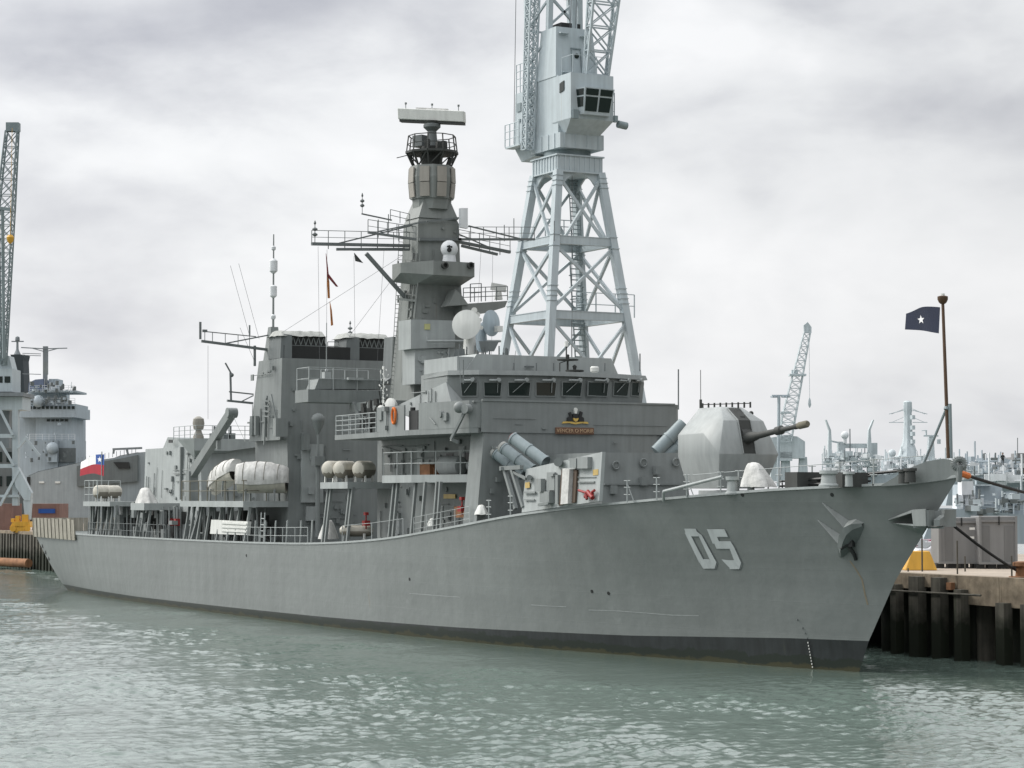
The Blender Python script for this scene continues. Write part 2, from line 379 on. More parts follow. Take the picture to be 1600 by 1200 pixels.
ld = bpy.data.lights.new('sun', 'SUN'); lo = bpy.data.objects.new('sun', ld); COL.objects.link(lo)
ld.energy = 2.3; ld.angle = RAD(18); ld.color = (1, .97, .92)
lo.rotation_euler = SUN_DIR.to_track_quat('Z', 'Y').to_euler(); lo.location = SUN_DIR*200
scene.view_settings.view_transform = 'Standard'; scene.view_settings.look = 'None'
scene.view_settings.exposure = 0; scene.view_settings.gamma = 1
scene.cycles.use_denoising = True if hasattr(scene, 'cycles') else False

# ------------------------------------------------------------------ water
def water():
    m, nt, bs = new_mat('harbour water'); N = nt.nodes; L = nt.links
    tc = N.new('ShaderNodeTexCoord')
    def noise(sc, ms, det, rough, dist=0):
        mp = N.new('ShaderNodeMapping'); mp.inputs['Scale'].default_value = ms; mp.inputs['Rotation'].default_value = (0, 0, RAD(28)); L.new(tc.outputs['Object'], mp.inputs[0])
        n = N.new('ShaderNodeTexNoise'); n.inputs['Scale'].default_value = sc; n.inputs['Detail'].default_value = det; n.inputs['Roughness'].default_value = rough; n.inputs['Distortion'].default_value = dist
        L.new(mp.outputs[0], n.inputs['Vector']); return n.outputs[0]
    a = noise(.55, (1, 1.5, 1), 6, .62, .6); b = noise(2.2, (1, 1.4, 1), 5, .6, .4); c = noise(.05, (1, 2.2, 1), 4, .55)
    def mth(op, x, y):
        q = N.new('ShaderNodeMath'); q.operation = op
        for i, s in enumerate((x, y)):
            if isinstance(s, (int, float)): q.inputs[i].default_value = s
            else: L.new(s, q.inputs[i])
        return q.outputs[0]
    h = mth('ADD', mth('MULTIPLY', b, .5), mth('MULTIPLY', noise(5.0, (1, 1.3, 1), 3, .6), .2))
    bp = N.new('ShaderNodeBump'); bp.inputs['Strength'].default_value = 1.0; bp.inputs['Distance'].default_value = .05
    L.new(h, bp.inputs['Height']); L.new(bp.outputs[0], bs.inputs['Normal'])
    bs.inputs['Base Color'].default_value = (.100, .138, .118, 1); bs.inputs['Roughness'].default_value = .07; bs.inputs['IOR'].default_value = 1.4
    return m
M['water'] = water()
import numpy as np
def water_sheet():
    """one sheet: a rippled fan of real waves across the basin, flat water beyond it to the horizon"""
    rg = np.random.default_rng(4)
    ds = [58.0]
    while ds[-1] < 420: ds.append(ds[-1]*1.0019)
    ds = np.array(ds); ss = np.linspace(-.29, .29, 560)
    Dg, Sg = np.meshgrid(ds, ss, indexing='ij')
    X = CAM.x+FH.x*Dg+RT.x*Dg*Sg; Y = CAM.y+FH.y*Dg+RT.y*Dg*Sg
    Z = np.zeros_like(X); G1 = np.zeros_like(X); wind = RAD(200)
    for i in range(96):
        lam = .32*(5.5/.32)**(rg.random()**1.5); th = wind+rg.normal(0, .75); k = 2*PI/lam
        sl = .040*rg.uniform(.6, 1.3)*(1.1 if lam < 1 else .75 if lam < 2 else .32)
        ph = (X*math.cos(th)+Y*math.sin(th))*k+rg.uniform(0, 6.28)
        Z += sl/k*(np.sin(ph)+.25*np.cos(2*ph))
    for i in range(10):
        lam = rg.uniform(8, 45); th = rg.uniform(0, 6.28); G1 += np.sin((X*math.cos(th)+Y*math.sin(th)*1.6)*2*PI/lam+rg.uniform(0, 6.28))
    G1 /= 10**.5
    # wind ripples: sheltered in a strip close under the ship's side, rougher in the open
    edge = -15.5+2.2*G1
    t = np.clip((Y-edge+2.5)/5.0, 0, 1); lee = 1-(t*t*(3-2*t))*.82*((X < 6) & (Y < 2))
    lee = np.where(X > -8, lee+(1-lee)*np.clip((X+8)/14, 0, 1), lee)
    amp = lee*np.clip(.85+.35*G1, .35, 1.5)
    fade = np.clip((420-Dg)/120, 0, 1)
    Z = Z*amp*fade*WAVE-.02
    n, m_ = X.shape; co = np.stack([X, Y, Z], -1).reshape(-1, 3)
    idx = np.arange(n*m_).reshape(n, m_)
    f = np.stack([idx[:-1, :-1], idx[:-1, 1:], idx[1:, 1:], idx[1:, :-1]], -1).reshape(-1, 4)
    # surrounding flat water
    P = lambda d, s: (CAM.x+FH.x*d+RT.x*d*s, CAM.y+FH.y*d+RT.y*d*s, -.02)
    B = n*m_; far = [P(9000, -.3), P(9000, .3), P(420, -6), P(9000, -6), P(420, 6), P(9000, 6), P(58, -45), P(58, 45), P(-4000, -1), P(-4000, 1)]
    ex = np.array([(-9000, 58)])
    extra = [(idx[-1, 0], idx[-1, -1], B+1, B+0), (idx[-1, 0], B+0, B+3, B+2), (idx[-1, -1], B+4, B+5, B+1), (idx[0, 0], idx[-1, 0], B+2, B+6), (idx[0, -1], B+7, B+4, idx[-1, -1]), (idx[0, 0], B+6, B+8, B+9), (idx[0, 0], B+9, B+7, idx[0, -1])]
    co = np.concatenate([co, np.array(far)])
    me = bpy.data.meshes.new('water'); me.vertices.add(len(co)); me.vertices.foreach_set('co', co.astype(np.float32).ravel())
    sub = [tuple(int(k) for k in q) for q in extra]
    nq = len(f)+sum(len(q) == 4 for q in sub); nt_ = sum(len(q) == 3 for q in sub)
    loops = np.concatenate([f.ravel(), np.array([k for q in sub for k in q])]); tot = np.concatenate([np.full(len(f), 4), np.array([len(q) for q in sub])])
    me.loops.add(len(loops)); me.loops.foreach_set('vertex_index', loops.astype(np.int32)); me.polygons.add(len(tot))
    st_ = np.concatenate([[0], np.cumsum(tot)[:-1]]); me.polygons.foreach_set('loop_start', st_.astype(np.int32)); me.polygons.foreach_set('loop_total', tot.astype(np.int32))
    me.polygons.foreach_set('use_smooth', np.ones(len(tot), dtype=bool)); me.materials.append(M['water']); me.update(calc_edges=True); me.validate()
    if me.polygons[0].normal.z < 0: me.flip_normals()
    o = bpy.data.objects.new('water', me); COL.objects.link(o); o['kind'] = 'structure'
WAVE = .95
water_sheet()
# ------------------------------------------------------------------ the frigate: hull
def lerpt(tab, x):
    if x >= tab[0][0]: return tab[0][1]
    for (a, fa), (b, fb) in zip(tab[:-1], tab[1:]):
        if a >= x >= b: return fa+(fb-fa)*(a-x)/(a-b)
    return tab[-1][1]
def smooth_tab(tab):
    # Catmull-Rom resampling of a table so that the hull lines are fair
    out = []
    for i in range(len(tab)-1):
        p0 = tab[max(i-1, 0)]; p1 = tab[i]; p2 = tab[i+1]; p3 = tab[min(i+2, len(tab)-1)]
        for k in range(8):
            t = k/8
            m1 = (p2[1]-p0[1])/(p2[0]-p0[0])*(p2[0]-p1[0]); m2 = (p3[1]-p1[1])/(p3[0]-p1[0])*(p2[0]-p1[0])
            h = (2*t**3-3*t*t+1)*p1[1]+(t**3-2*t*t+t)*m1+(-2*t**3+3*t*t)*p2[1]+(t**3-t*t)*m2
            out.append((p1[0]+(p2[0]-p1[0])*t, h))
    return out+[tab[-1]]
YD = smooth_tab([(0, 0.0), (-2, .92), (-5, 2.05), (-10, 3.65), (-15, 4.95), (-20, 5.95), (-25, 6.65), (-30, 7.1), (-37, 7.55), (-45, 7.85), (-60, 8.0), (-80, 8.0), (-100, 7.9), (-115, 7.55), (-134, 6.6)])
YW = smooth_tab([(-8.0, 0.0), (-12, 1.35), (-18, 2.75), (-24, 4.1), (-28, 5.0), (-34, 6.1), (-40, 6.9), (-50, 7.5), (-60, 7.75), (-80, 7.8), (-100, 7.35), (-115, 6.5), (-127, 5.2)])
DECK_PX = [(1497, 745), (1450, 752), (1400, 757), (1300, 762), (1200, 767), (1100, 775), (1000, 784), (900, 794), (800, 807), (700, 826), (600, 843), (500, 850), (400, 849), (300, 845), (200, 840), (130, 836), (55, 830)]
ZD = []
for u, v in DECK_PX:
    x = -60.0
    for _ in range(60):
        p = at(u, v, y=-lerpt(YD, x)); x = x*.5+p.x*.5
    ZD.append((x, p.z))
ZD[0] = (0.0, ZD[0][1])
ZD = smooth_tab(ZD)
def yd(x): return lerpt(YD, x)
def zd(x): return lerpt(ZD, x)
ZB = [(-7, 1.62), (-12, 1.55), (-24, 1.12), (-40, .84), (-50, .72), (-60, .62), (-80, .52), (-100, .45), (-127, .55)]
STEM = [(-3, -10.2), (0, -8.05), (1.57, -7.27), (4.86, -4.95), (8.59, -1.36), (10.0, 0.0)]
def stem_x(z):
    for (a, fa), (b, fb) in zip(STEM[:-1], STEM[1:]):
        if a <= z <= b: return fa+(fb-fa)*(z-a)/(b-a)
    return STEM[-1][1] if z > 0 else STEM[0][1]
def stern_x(z): return -134.3+(5.6-z)*1.25 if z < 5.6 else -134.3
def hull_y(x, z):
    """half breadth of the hull at station x, height z"""
    t = min(1, max(0, z/zd(x)))
    sx = stem_x(z); d = max(0, sx-x)
    wl = lerpt(YW, -8.0-d*1.0) if d < 60 else lerpt(YW, x)
    b = min(1, d/60); wl = lerpt(YW, -8.0-d)*(1-b)+lerpt(YW, x)*b
    dk = lerpt(YD, 0-d)*(1-b)+lerpt(YD, x)*b
    fw = max(0, min(1, 1+(x+5)/55))            # 1 at the bow, 0 amidships
    w = t**(1.0+.75*fw) if x > -95 else t**(.75)
    return max(.0, wl+(dk-wl)*w)
LEV = [-3.0, -1.2, 0.0]
def stations():
    s = []
    for i in range(90): s.append((i/89)**1.5)
    return s
def level_pt(j, s, side):
    """levels: 3 below water, boot-top edge, then up to the deck edge"""
    nl = 14
    def zat(x):
        zb = lerpt(ZB, x)
        if j < 3: return LEV[j]
        if j == 3: return zb
        return zb+(zd(x)-zb)*((j-3)/(nl-4))
    x = -60
    z = zat(x)
    for _ in range(40):
        xs, xe = stem_x(z), stern_x(z)
        x = xs+(xe-xs)*s; z = z*.4+zat(x)*.6
    y = hull_y(x, max(z, 0))
    if z < 0: y *= 1-.06*(-z)
    return V((x, side*y, z))
SHIP = empty('warship', (-66, 0, 0), 'large grey frigate numbered 05 moored alongside the quay, gun and bow to the right', 'warship')
mb = MB(); NL = 14; ST = stations()
grid = {}
for side in (-1, 1):
    rings = [[level_pt(j, s, side) for j in range(NL)] for s in ST]
    grid[side] = rings
    mb.smooth = True
    mb.mi = 1; mb.loft([r[:4] for r in rings])
    mb.mi = 0; mb.loft([r[3:] for r in rings])
mb.smooth = False
tr = grid[-1][-1]; tp = grid[1][-1]
mb.mi = 1; mb.add(tr[:4]+tp[:4], [(i, i+1, 5+i, 4+i) for i in range(3)])
mb.mi = 0; k = NL-3; mb.add(tr[3:]+tp[3:], [(i, i+1, k+i+1, k+i) for i in range(k-1)])
HULL = mb.build('hull', [M['hull'], M['boot']], SHIP, sharp=50)
# weather deck
mb = MB()
dk = [[r[-1]-V((0, 0, .03)) for r in grid[-1]], [r[-1]-V((0, 0, .03)) for r in grid[1]]]
mb.loft(dk, smooth=False); mb.build('weather_deck', M['deck'], SHIP)
# gunwale strip all round the deck edge
mb = MB()
for side in (-1, 1):
    pts = [r[-1] for r in grid[side]]
    for a, b in zip(pts[:-1], pts[1:]):
        mb.bar(a+V((0, side*.0, .05)), b+V((0, side*.0, .05)), .12, .13)
mb.build('gunwale', M['grey_pale'], SHIP)

def side_pt(x, z, out=0.0):
    y = hull_y(x, z); dy = (hull_y(x+.3, z)-hull_y(x-.3, z))/.6; dz = (hull_y(x, z+.3)-hull_y(x, z-.3))/.6
    n = V((-dy, -1, -dz*-1)).normalized()
    # outward normal of y = -hull_y : gradient of (-y - hull_y)
    n = V((-dy, -1, -dz)).normalized()
    return V((x, -y, z))+n*out
def on_hull(u, v, out=0.0):
    lo, hi = 60, 400
    r = FW+RT*((u-800)/FPX)+UP*((600-v)/FPX)
    def inside(t):
        p = CAM+r*t
        return p.y > -hull_y(p.x, p.z) if p.x < stem_x(p.z) else False
    t = lo
    while t < hi and not inside(t): t += .5
    a, b = t-.5, t
    for _ in range(30):
        mdl = (a+b)/2
        if inside(mdl): b = mdl
        else: a = mdl
    p = CAM+r*b
    return side_pt(p.x, p.z, out)

# pennant number: shadowed block digits laid on the plating
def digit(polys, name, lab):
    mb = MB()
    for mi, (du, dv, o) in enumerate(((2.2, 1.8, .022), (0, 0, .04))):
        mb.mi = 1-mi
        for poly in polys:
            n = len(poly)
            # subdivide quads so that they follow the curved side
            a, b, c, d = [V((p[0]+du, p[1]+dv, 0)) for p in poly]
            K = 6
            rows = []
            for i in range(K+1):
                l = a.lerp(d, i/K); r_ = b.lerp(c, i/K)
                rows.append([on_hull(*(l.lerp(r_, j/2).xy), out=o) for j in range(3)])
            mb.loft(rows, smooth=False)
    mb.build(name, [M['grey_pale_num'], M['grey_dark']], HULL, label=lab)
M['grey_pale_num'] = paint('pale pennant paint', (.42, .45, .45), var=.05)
def zq(*p): return [(1040+x/5, 780+y/5) for x, y in p]
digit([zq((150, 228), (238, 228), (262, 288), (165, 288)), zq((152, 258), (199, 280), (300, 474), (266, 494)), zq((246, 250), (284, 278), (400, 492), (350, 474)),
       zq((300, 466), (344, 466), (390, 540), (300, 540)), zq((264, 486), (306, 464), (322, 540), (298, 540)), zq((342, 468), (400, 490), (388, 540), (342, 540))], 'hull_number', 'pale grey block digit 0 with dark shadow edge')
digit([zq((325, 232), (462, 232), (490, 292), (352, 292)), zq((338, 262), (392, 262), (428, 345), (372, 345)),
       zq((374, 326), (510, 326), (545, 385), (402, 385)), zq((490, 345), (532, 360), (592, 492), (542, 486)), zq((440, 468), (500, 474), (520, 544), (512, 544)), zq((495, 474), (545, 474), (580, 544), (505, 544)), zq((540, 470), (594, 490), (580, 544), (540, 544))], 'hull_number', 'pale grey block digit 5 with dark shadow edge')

# draught marks at the stem
mb = MB()
for i in range(9):
    t = i/8; u = 1263+t*7; v = 1004+t*38
    a = on_hull(u, v, .03); mb.cbox(a, .13, .03, .075, RAD(-25))
mb.build_each('draught_mark', M['white'], HULL)
mb = MB()
for u, v in ((1246, 968), (1254, 981), (1258, 989), (1261, 997)): mb.cbox(on_hull(u, v, .03), .12, .03, .07, RAD(-25))
mb.build_each('draught_mark', M['grey_dark'], HULL)
# scuttles and small discharge openings
mb = MB()
for u, v in ((925, 924), (951, 927), (1160, 773), (1300, 773), (385, 868), (640, 905)):
    mb.cyl(on_hull(u, v, -.05), on_hull(u, v, .02), .11, n=10)
mb.build_each('hull_discharge', M['black'], HULL)

# bow bulwark / stemhead
mb = MB()
prof = [(-3.9, .02), (-3.2, .35), (-2.4, .75), (-1.5, .98), (-.7, 1.0), (-.15, .8), (0.12, .45)]
for side in (-1, 1):
    outer = []; inner = []
    for x, h in prof:
        y = yd(x)+.02 if x < 0 else .10
        outer.append((V((x, side*y, zd(x)-.05)), V((x+.10*h, side*(y+.10*h), zd(x)+h))))
    mb.loft([[a for a, b in outer], [b for a, b in outer]], smooth=True)
    mb.loft([[a-V((0, side*.09, 0)) for a, b in outer], [b-V((0, side*.09, 0)) for a, b in outer]], smooth=True)
    mb.loft([[b for a, b in outer], [b-V((0, side*.09, 0)) for a, b in outer]], smooth=False)
mb.cyl((.02, 0, zd(0)-.25), (.14, 0, zd(0)+.55), .13, n=10)
BOW = mb.build('bow_bulwark', M['grey'], SHIP)
mb = MB()
c = V((.05, .05, zd(0)+.75))
pts = [c+V((-.05, 0, -.12))+RT*(.27*math.cos(a))+V((0, 0, .24*math.sin(a))) for a in [2*PI*i/20 for i in range(21)]]
mb.tube(pts, .15, 8); mb.build('bullring', M['grey'], SHIP)

# anchor bolster: two long blades running into a curved plate with a dark recess below
mb = MB()
def blade(p0, p1, w0, w1, o0=.05, o1=.75):
    a0 = on_hull(p0[0], p0[1]-w0, .01); a1 = on_hull(p0[0], p0[1]+w0, .01); at_ = on_hull(*p0, o0)
    b0 = on_hull(p1[0], p1[1]-w1, .01); b1 = on_hull(p1[0], p1[1]+w1, .01); bt = on_hull(*p1, o1)
    mb.add([a0, a1, at_, b0, b1, bt], [(0, 2, 5, 3), (1, 4, 5, 2), (3, 5, 4), (0, 1, 2)], False)
blade((1285, 786), (1328, 821), 1, 7, .03, .5)
blade((1278, 813), (1319, 846), 1, 7, .03, .5)
outc = [(1348, 818), (1337, 814), (1328, 818), (1321, 830), (1317, 848), (1313, 870)]
innc = [(1349, 821), (1339, 823), (1332, 830), (1327, 841), (1321, 857), (1315, 870)]
base = [(1350, 817), (1338, 811), (1325, 814), (1316, 828), (1312, 848), (1311, 868)]
flr = [(1350, 824), (1347, 832), (1343, 841), (1337, 851), (1329, 861), (1318, 870)]
oo = [.1, .45, .62, .62, .5, .08]
mb.loft([[on_hull(u, v, .0) for u, v in base], [on_hull(u, v, o) for (u, v), o in zip(outc, oo)], [on_hull(u, v, o*.97) for (u, v), o in zip(innc, oo)]], smooth=False)
ANC = mb.build('anchor_bolster', M['grey'], SHIP)
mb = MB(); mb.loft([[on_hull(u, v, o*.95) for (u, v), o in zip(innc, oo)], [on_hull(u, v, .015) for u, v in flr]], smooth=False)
mb.build('recess', M['grey_dark'], ANC)  # darker grey paints in the shade of the cavity
mb = MB(); mb.tube([on_hull(1322, 852, .5), on_hull(1330, 848, .3), on_hull(1337, 866, .12), on_hull(1338, 874, .06)], .10, 6)
mb.cbox(on_hull(1331, 846, .2), .5, .25, .4, .3)
mb.build('anchor', M['black'], ANC)
# rust run below the anchor
mb = MB()
run = [(1328, 876), (1338, 890), (1347, 905), (1352, 930), (1356, 945)]
mb.loft([[on_hull(u-1.2, v, .012) for u, v in run], [on_hull(u+1.2, v, .012) for u, v in run]], smooth=False)
M['stain'] = paint('rust stain', (.20, .17, .12), var=.2, scale=2)
mb.build('rust_stain', M['stain'], HULL)

# bow fairlead: pocketed casting wrapped round the stem
mb = MB()
def fp(u, v, y): return at(u, v, y=y)
h0 = on_hull(1388, 811, .01); h1 = on_hull(1392, 817, .01); h2 = on_hull(1436, 834, .02); h3 = on_hull(1452, 836, .02)
c = [fp(1424, 797, -2.0), fp(1446, 795, -1.95), fp(1447, 822, -1.95), fp(1427, 822, -2.0)]
inn = [on_hull(1428, 797, -.1), on_hull(1447, 796, -.1), on_hull(1448, 822, -.1), on_hull(1428, 822, -.1)]
mb.hexa(c, inn)                                                     # pocket
mb.add([h0, c[0], c[0]-V((0, 0, .14)), h0-V((0, 0, .06)), inn[0]], [(0, 1, 2, 3), (0, 4, 1), (3, 2, 4)], False)
mb.add([h1, c[3]+V((0, 0, .1)), c[3], h2, h3, c[2]], [(0, 1, 2, 3), (3, 2, 5, 4)], False)
lo_, lo2 = fp(1427, 822, -2.0), fp(1475, 823, -.9)
mb.hexa([lo_, lo2, on_hull(1452, 824, -.2), on_hull(1430, 824, -.2)], [lo_-V((0, 0, .09)), lo2-V((0, 0, .09)), on_hull(1452, 827, -.2), on_hull(1430, 827, -.2)])
mb.hexa([fp(1447, 797, -1.9), fp(1451, 797, -1.8), fp(1451, 822, -1.8), fp(1447, 822, -1.9)], [p_+V((-.3, .6, 0)) for p_ in (fp(1447, 797, -1.9), fp(1451, 797, -1.8), fp(1451, 822, -1.8), fp(1447, 822, -1.9))])
mb.hexa([fp(1459, 812, -1.5), fp(1468, 812, -1.3), fp(1468, 822, -1.3), fp(1459, 822, -1.5)], [p_+V((-.4, .7, 0)) for p_ in (fp(1459, 805, -1.5), fp(1468, 805, -1.3), fp(1468, 822, -1.3), fp(1459, 822, -1.5))])
r_ = [fp(1476, 796, -.8), fp(1494, 796, .4), fp(1494, 823, .4), fp(1474, 823, -.8)]
mb.hexa(r_, [p_+V((-1.1, .5, 0)) for p_ in r_])
mb.hexa([fp(1452, 799, -1.0), fp(1476, 797, -.4), fp(1476, 822, -.4), fp(1452, 822, -1.0)], [p_+V((-.9, .9, 0)) for p_ in (fp(1452, 799, -1.0), fp(1476, 797, -.4), fp(1476, 822, -.4), fp(1452, 822, -1.0))])
mb.build('bow_fairlead', M['grey'], SHIP)
# scuffs and touched-up paint on the plating
def stroke(pts, w, o=.012):
    mb_ = MB(); mb_.loft([[on_hull(u, v-w, o) for u, v in pts], [on_hull(u, v+w, o) for u, v in pts]], smooth=False); return mb_
M['scuff'] = paint('scuffed paint', (.27, .29, .285), var=.12, scale=2)
stroke([(920, 953), (960, 954), (1000, 957), (1050, 961), (1092, 962)], .7).build('scuff_mark', M['scuff'], HULL)
stroke([(830, 945), (860, 947), (885, 948)], .6).build('scuff_mark', M['scuff'], HULL)
stroke([(640, 927), (690, 931), (720, 933)], .5).build('scuff_mark', M['scuff'], HULL)
# ------------------------------------------------------------------ superstructure
def wall_fit(mb, face, spec):
    """small fittings on a flat wall. face = (origin, along, up, out)"""
    o, a, u, n = [V(q) for q in face]
    for kind, s, t, *r in spec:
        p = o+a*s+u*t
        if kind == 'box':
            w, h, d = r; q = [p+a*(i*w/2)+u*(j*h/2)+n*.004 for i, j in ((-1,-1),(1,-1),(1,1),(-1,1))]; mb.prism(q, n*d)
        elif kind == 'pipe':
            L, ang, rad = r; d = a*math.cos(ang)+u*math.sin(ang); mb.cyl(p+n*(rad+.03), p+d*L+n*(rad+.03), rad, n=6)
        elif kind == 'disc':
            rad, d = r; mb.cyl(p, p+n*d, rad, n=12)
def random_fit(mb, face, S, T, n, seed, big=.5):
    rn = random.Random(seed); spec = []
    for i in range(n):
        k = rn.random(); s = rn.uniform(*S); t = rn.uniform(*T)
        if k < .45: spec.append(('box', s, t, rn.uniform(.12, big), rn.uniform(.12, big), rn.uniform(.06, .22)))
        elif k < .9:
            if rn.random() < .65: spec.append(('pipe', s, T[0]+rn.random()*.3, min(T[1]-T[0], rn.uniform(.6, 3))*.9, PI/2, rn.uniform(.02, .05)))
            else: spec.append(('pipe', s, t, min(rn.uniform(.5, 3), S[1]-s), 0, rn.uniform(.02, .04)))
        else: spec.append(('disc', s, t, rn.uniform(.08, .18), rn.uniform(.05, .15)))
    wall_fit(mb, face, spec)
def door(parent, face, s, t, w=.75, h=1.75, mat='grey_pale'):
    mb = MB(); o, a, u, n = [V(q) for q in face]; p = o+a*s+u*(t+h/2)
    def rect(W, H, d0, d1): mb.prism([p+a*(i*W/2)+u*(j*H/2)+n*d0 for i, j in ((-1,-1),(1,-1),(1,1),(-1,1))], n*(d1-d0))
    rect(w+.16, h+.16, .003, .05); rect(w, h, .05, .09)
    for k in (-.3, 0, .3): mb.cyl(p+a*(w*.42)+u*(h*k)+n*.1, p+a*(w*.2)+u*(h*k+.05)+n*.12, .025, n=5)
    return mb.build('door', M[mat], parent)

# bridge block: front wall slab + recessed body
mb = MB()
front = [(-37, -7.35, zd(-37)-.3), (-37, -6.78, 13.0), (-37, -7.72, 13.05), (-37, -7.75, 15.0), (-37, 7.85, 14.95), (-37, 7.8, 13.0), (-37, 6.9, 12.95), (-37, 7.35, zd(-37)-.3)]
slab_lo = [(-37, -7.35, 7.0), (-37, 7.35, 7.0), (-38.6, 7.45, 7.0), (-38.6, -7.45, 7.0)]
slab_hi = [(-37, -6.78, 13.0), (-37, 6.85, 13.0), (-38.6, 6.9, 13.0), (-38.6, -6.85, 13.0)]
mb.hexa(slab_lo, slab_hi)
mb.box(-58.2, -38.6, -4.2, 4.2, 5.3, 13.0)              # recessed body
mb.hexa([(-53.5, -4.0, 13.0), (-38.7, -4.2, 13.0), (-38.7, 4.2, 13.0), (-53.5, 4.0, 13.0)], [(-53.5, -3.6, 15.3), (-38.7, -5.2, 15.0), (-38.7, 5.2, 15.0), (-53.5, 3.6, 15.3)])
BRIDGE = mb.build('bridge_block', M['grey'], SHIP)
# bridge wing deck with solid bulwark
plan = [(-37.02, -7.2), (-37.35, -7.62), (-38.2, -7.8), (-44.6, -8.55), (-57.6, -7.75), (-57.6, -4.0), (-38.6, -4.0)]
mb = MB()
mb.prism([(x, y, 12.98) for x, y in plan], (0, 0, .34))
mb.prism([(x, -y, 12.98) for x, y in plan], (0, 0, .34))
WING = mb.build('bridge_wing', M['grey'], SHIP)
def wallstrip(mb, pts, z0, z1, th=.10, inward=(0, 1)):
    for a, b in zip(pts[:-1], pts[1:]):
        d = (V((b[0]-a[0], b[1]-a[1], 0))).normalized(); n = V((-d.y, d.x, 0))
        if n.dot(V((inward[0], inward[1], 0))) < 0: n = -n
        mb.prism([V((*a, z0)), V((*b, z0)), V((*b, z1)), V((*a, z1))], n*th)
mb = MB()
bul = [(-37.0, -7.0), (-37.02, -7.25), (-37.35, -7.64), (-38.2, -7.82), (-42.9, -8.36)]
wallstrip(mb, bul, 13.3, 15.0); wallstrip(mb, [(x, -y) for x, y in bul], 13.3, 15.0, inward=(0, -1))
wallstrip(mb, [(-44.8, -8.53), (-49.6, -8.25)], 13.3, 14.95); wallstrip(mb, [(-44.8, 8.53), (-57, 7.8)], 13.3, 14.6, inward=(0, -1))
wallstrip(mb, [(-42.9, -8.36), (-43.0, -7.0)], 13.3, 15.0, inward=(-1, 0))
mb.box(-37.0, -36.9, -7.0, 7.2, 13.02, 15.0)
mb.box(-37.02, -36.84, -6.95, 7.1, 14.95, 15.06)
for s in (-1, 1): mb.box(-38.7, -37.0, min(s*5.1, s*7.5), max(s*5.1, s*7.5), 14.86, 14.98)
mb.build('wing_bulwark', M['grey'], SHIP)
mb = MB()
mb.rail([(-49.8, -8.2, 13.3), (-57.5, -7.7, 13.3), (-57.5, -4.4, 13.3)], 1.35, 1.2, 4, .03, .04)
mb.build('wing_rail', M['grey_pale'], WING)
# gear inside the opening of the wing
mb = MB(); mb.cbox((-44.0, -7.9, 13.95), 1.3, .7, 1.25); mb.cbox((-43.5, -7.5, 14.4), .5, .6, .8); mb.cyl((-44.6, -8.0, 13.3), (-44.6, -8.0, 14.8), .18); mb.cbox((-44.0, -7.0, 14.2), 2.2, .1, 1.6)
mb.build('lookout_position', M['black'], WING)
mb = MB()
c = V((-46.3, -8.56, 14.3)); a = V((1, -.03, 0))
mb.tube([c+a*(.28*math.cos(t))+V((0, 0, .5*math.sin(t))) for t in [2*PI*i/20 for i in range(21)]], .09, 6)
mb.build('lifebuoy', M['orange'], WING)
mb = MB(); face = ((-49.6, -8.26, 13.3), (1, -.058, 0), (0, 0, 1), (-.06, -1, 0))
wall_fit(mb, face, [('box', .8, 1.15, .6, .7, .1), ('pipe', 2.0, .2, 1.3, PI/2, .05), ('box', 1.9, 1.5, .5, .3, .3), ('box', 1.9, .25, .25, .3, .2)])
face = ((-37.6, -7.76, 13.3), (-.99, -.12, 0), (0, 0, 1), (.12, -.99, 0))
wall_fit(mb, face, [('disc', 2.6, .9, .22, .25), ('box', 2.2, .75, .5, .5, .14), ('pipe', 3.3, .3, .8, .6, .04)])
mb.cyl((-37.15, -7.75, 14.45), (-37.0, -8.15, 14.45), .3, n=14); mb.ball((-37.6, -8.2, 14.55), .36); mb.bar((-37.4, -7.95, 14.2), (-38.4, -8.35, 12.6), .16); mb.bar((-38.4, -8.35, 12.6), (-38.4, -7.9, 12.4), .2)
mb.build_each('wing_fitting', M['grey'], WING, pad=0.15)
mb = MB()
random_fit(mb, ((-58.0, -4.2, 10.4), (1, 0, 0), (0, 0, 1), (0, -1, 0)), (.4, 18.5), (.1, 2.4), 34, 3)
random_fit(mb, ((-58.0, -4.2, 5.6), (1, 0, 0), (0, 0, 1), (0, -1, 0)), (.4, 18.5), (.2, 4.4), 46, 4)
wall_fit(mb, ((-58.0, -4.2, 10.4), (1, 0, 0), (0, 0, 1), (0, -1, 0)), [('pipe', .6, 2.2, 3.6, -.15, .04), ('pipe', 4.2, 1.7, 1.6, -PI/2, .06), ('pipe', 5, 1.2, 6, .02, .04)])
mb.build_each('wall_fitting', M['grey'], BRIDGE, pad=0.12)
fc = ((-58.0, -4.2, 0), (1, 0, 0), (0, 0, 1), (0, -1, 0))
door(BRIDGE, fc, 3.2, 6.0); door(BRIDGE, fc, 9.8, 6.6); door(BRIDGE, fc, 14.6, 7.1); door(BRIDGE, fc, 6.8, 10.5); door(BRIDGE, fc, 13.0, 10.5)
mb = MB()
for s, t in ((11.2, 11.3), (13.9, 11.3)): wall_fit(mb, fc, [('box', s, t, 1.0, 1.2, .03)])
mb.build_each('dark_opening', M['black'], BRIDGE)
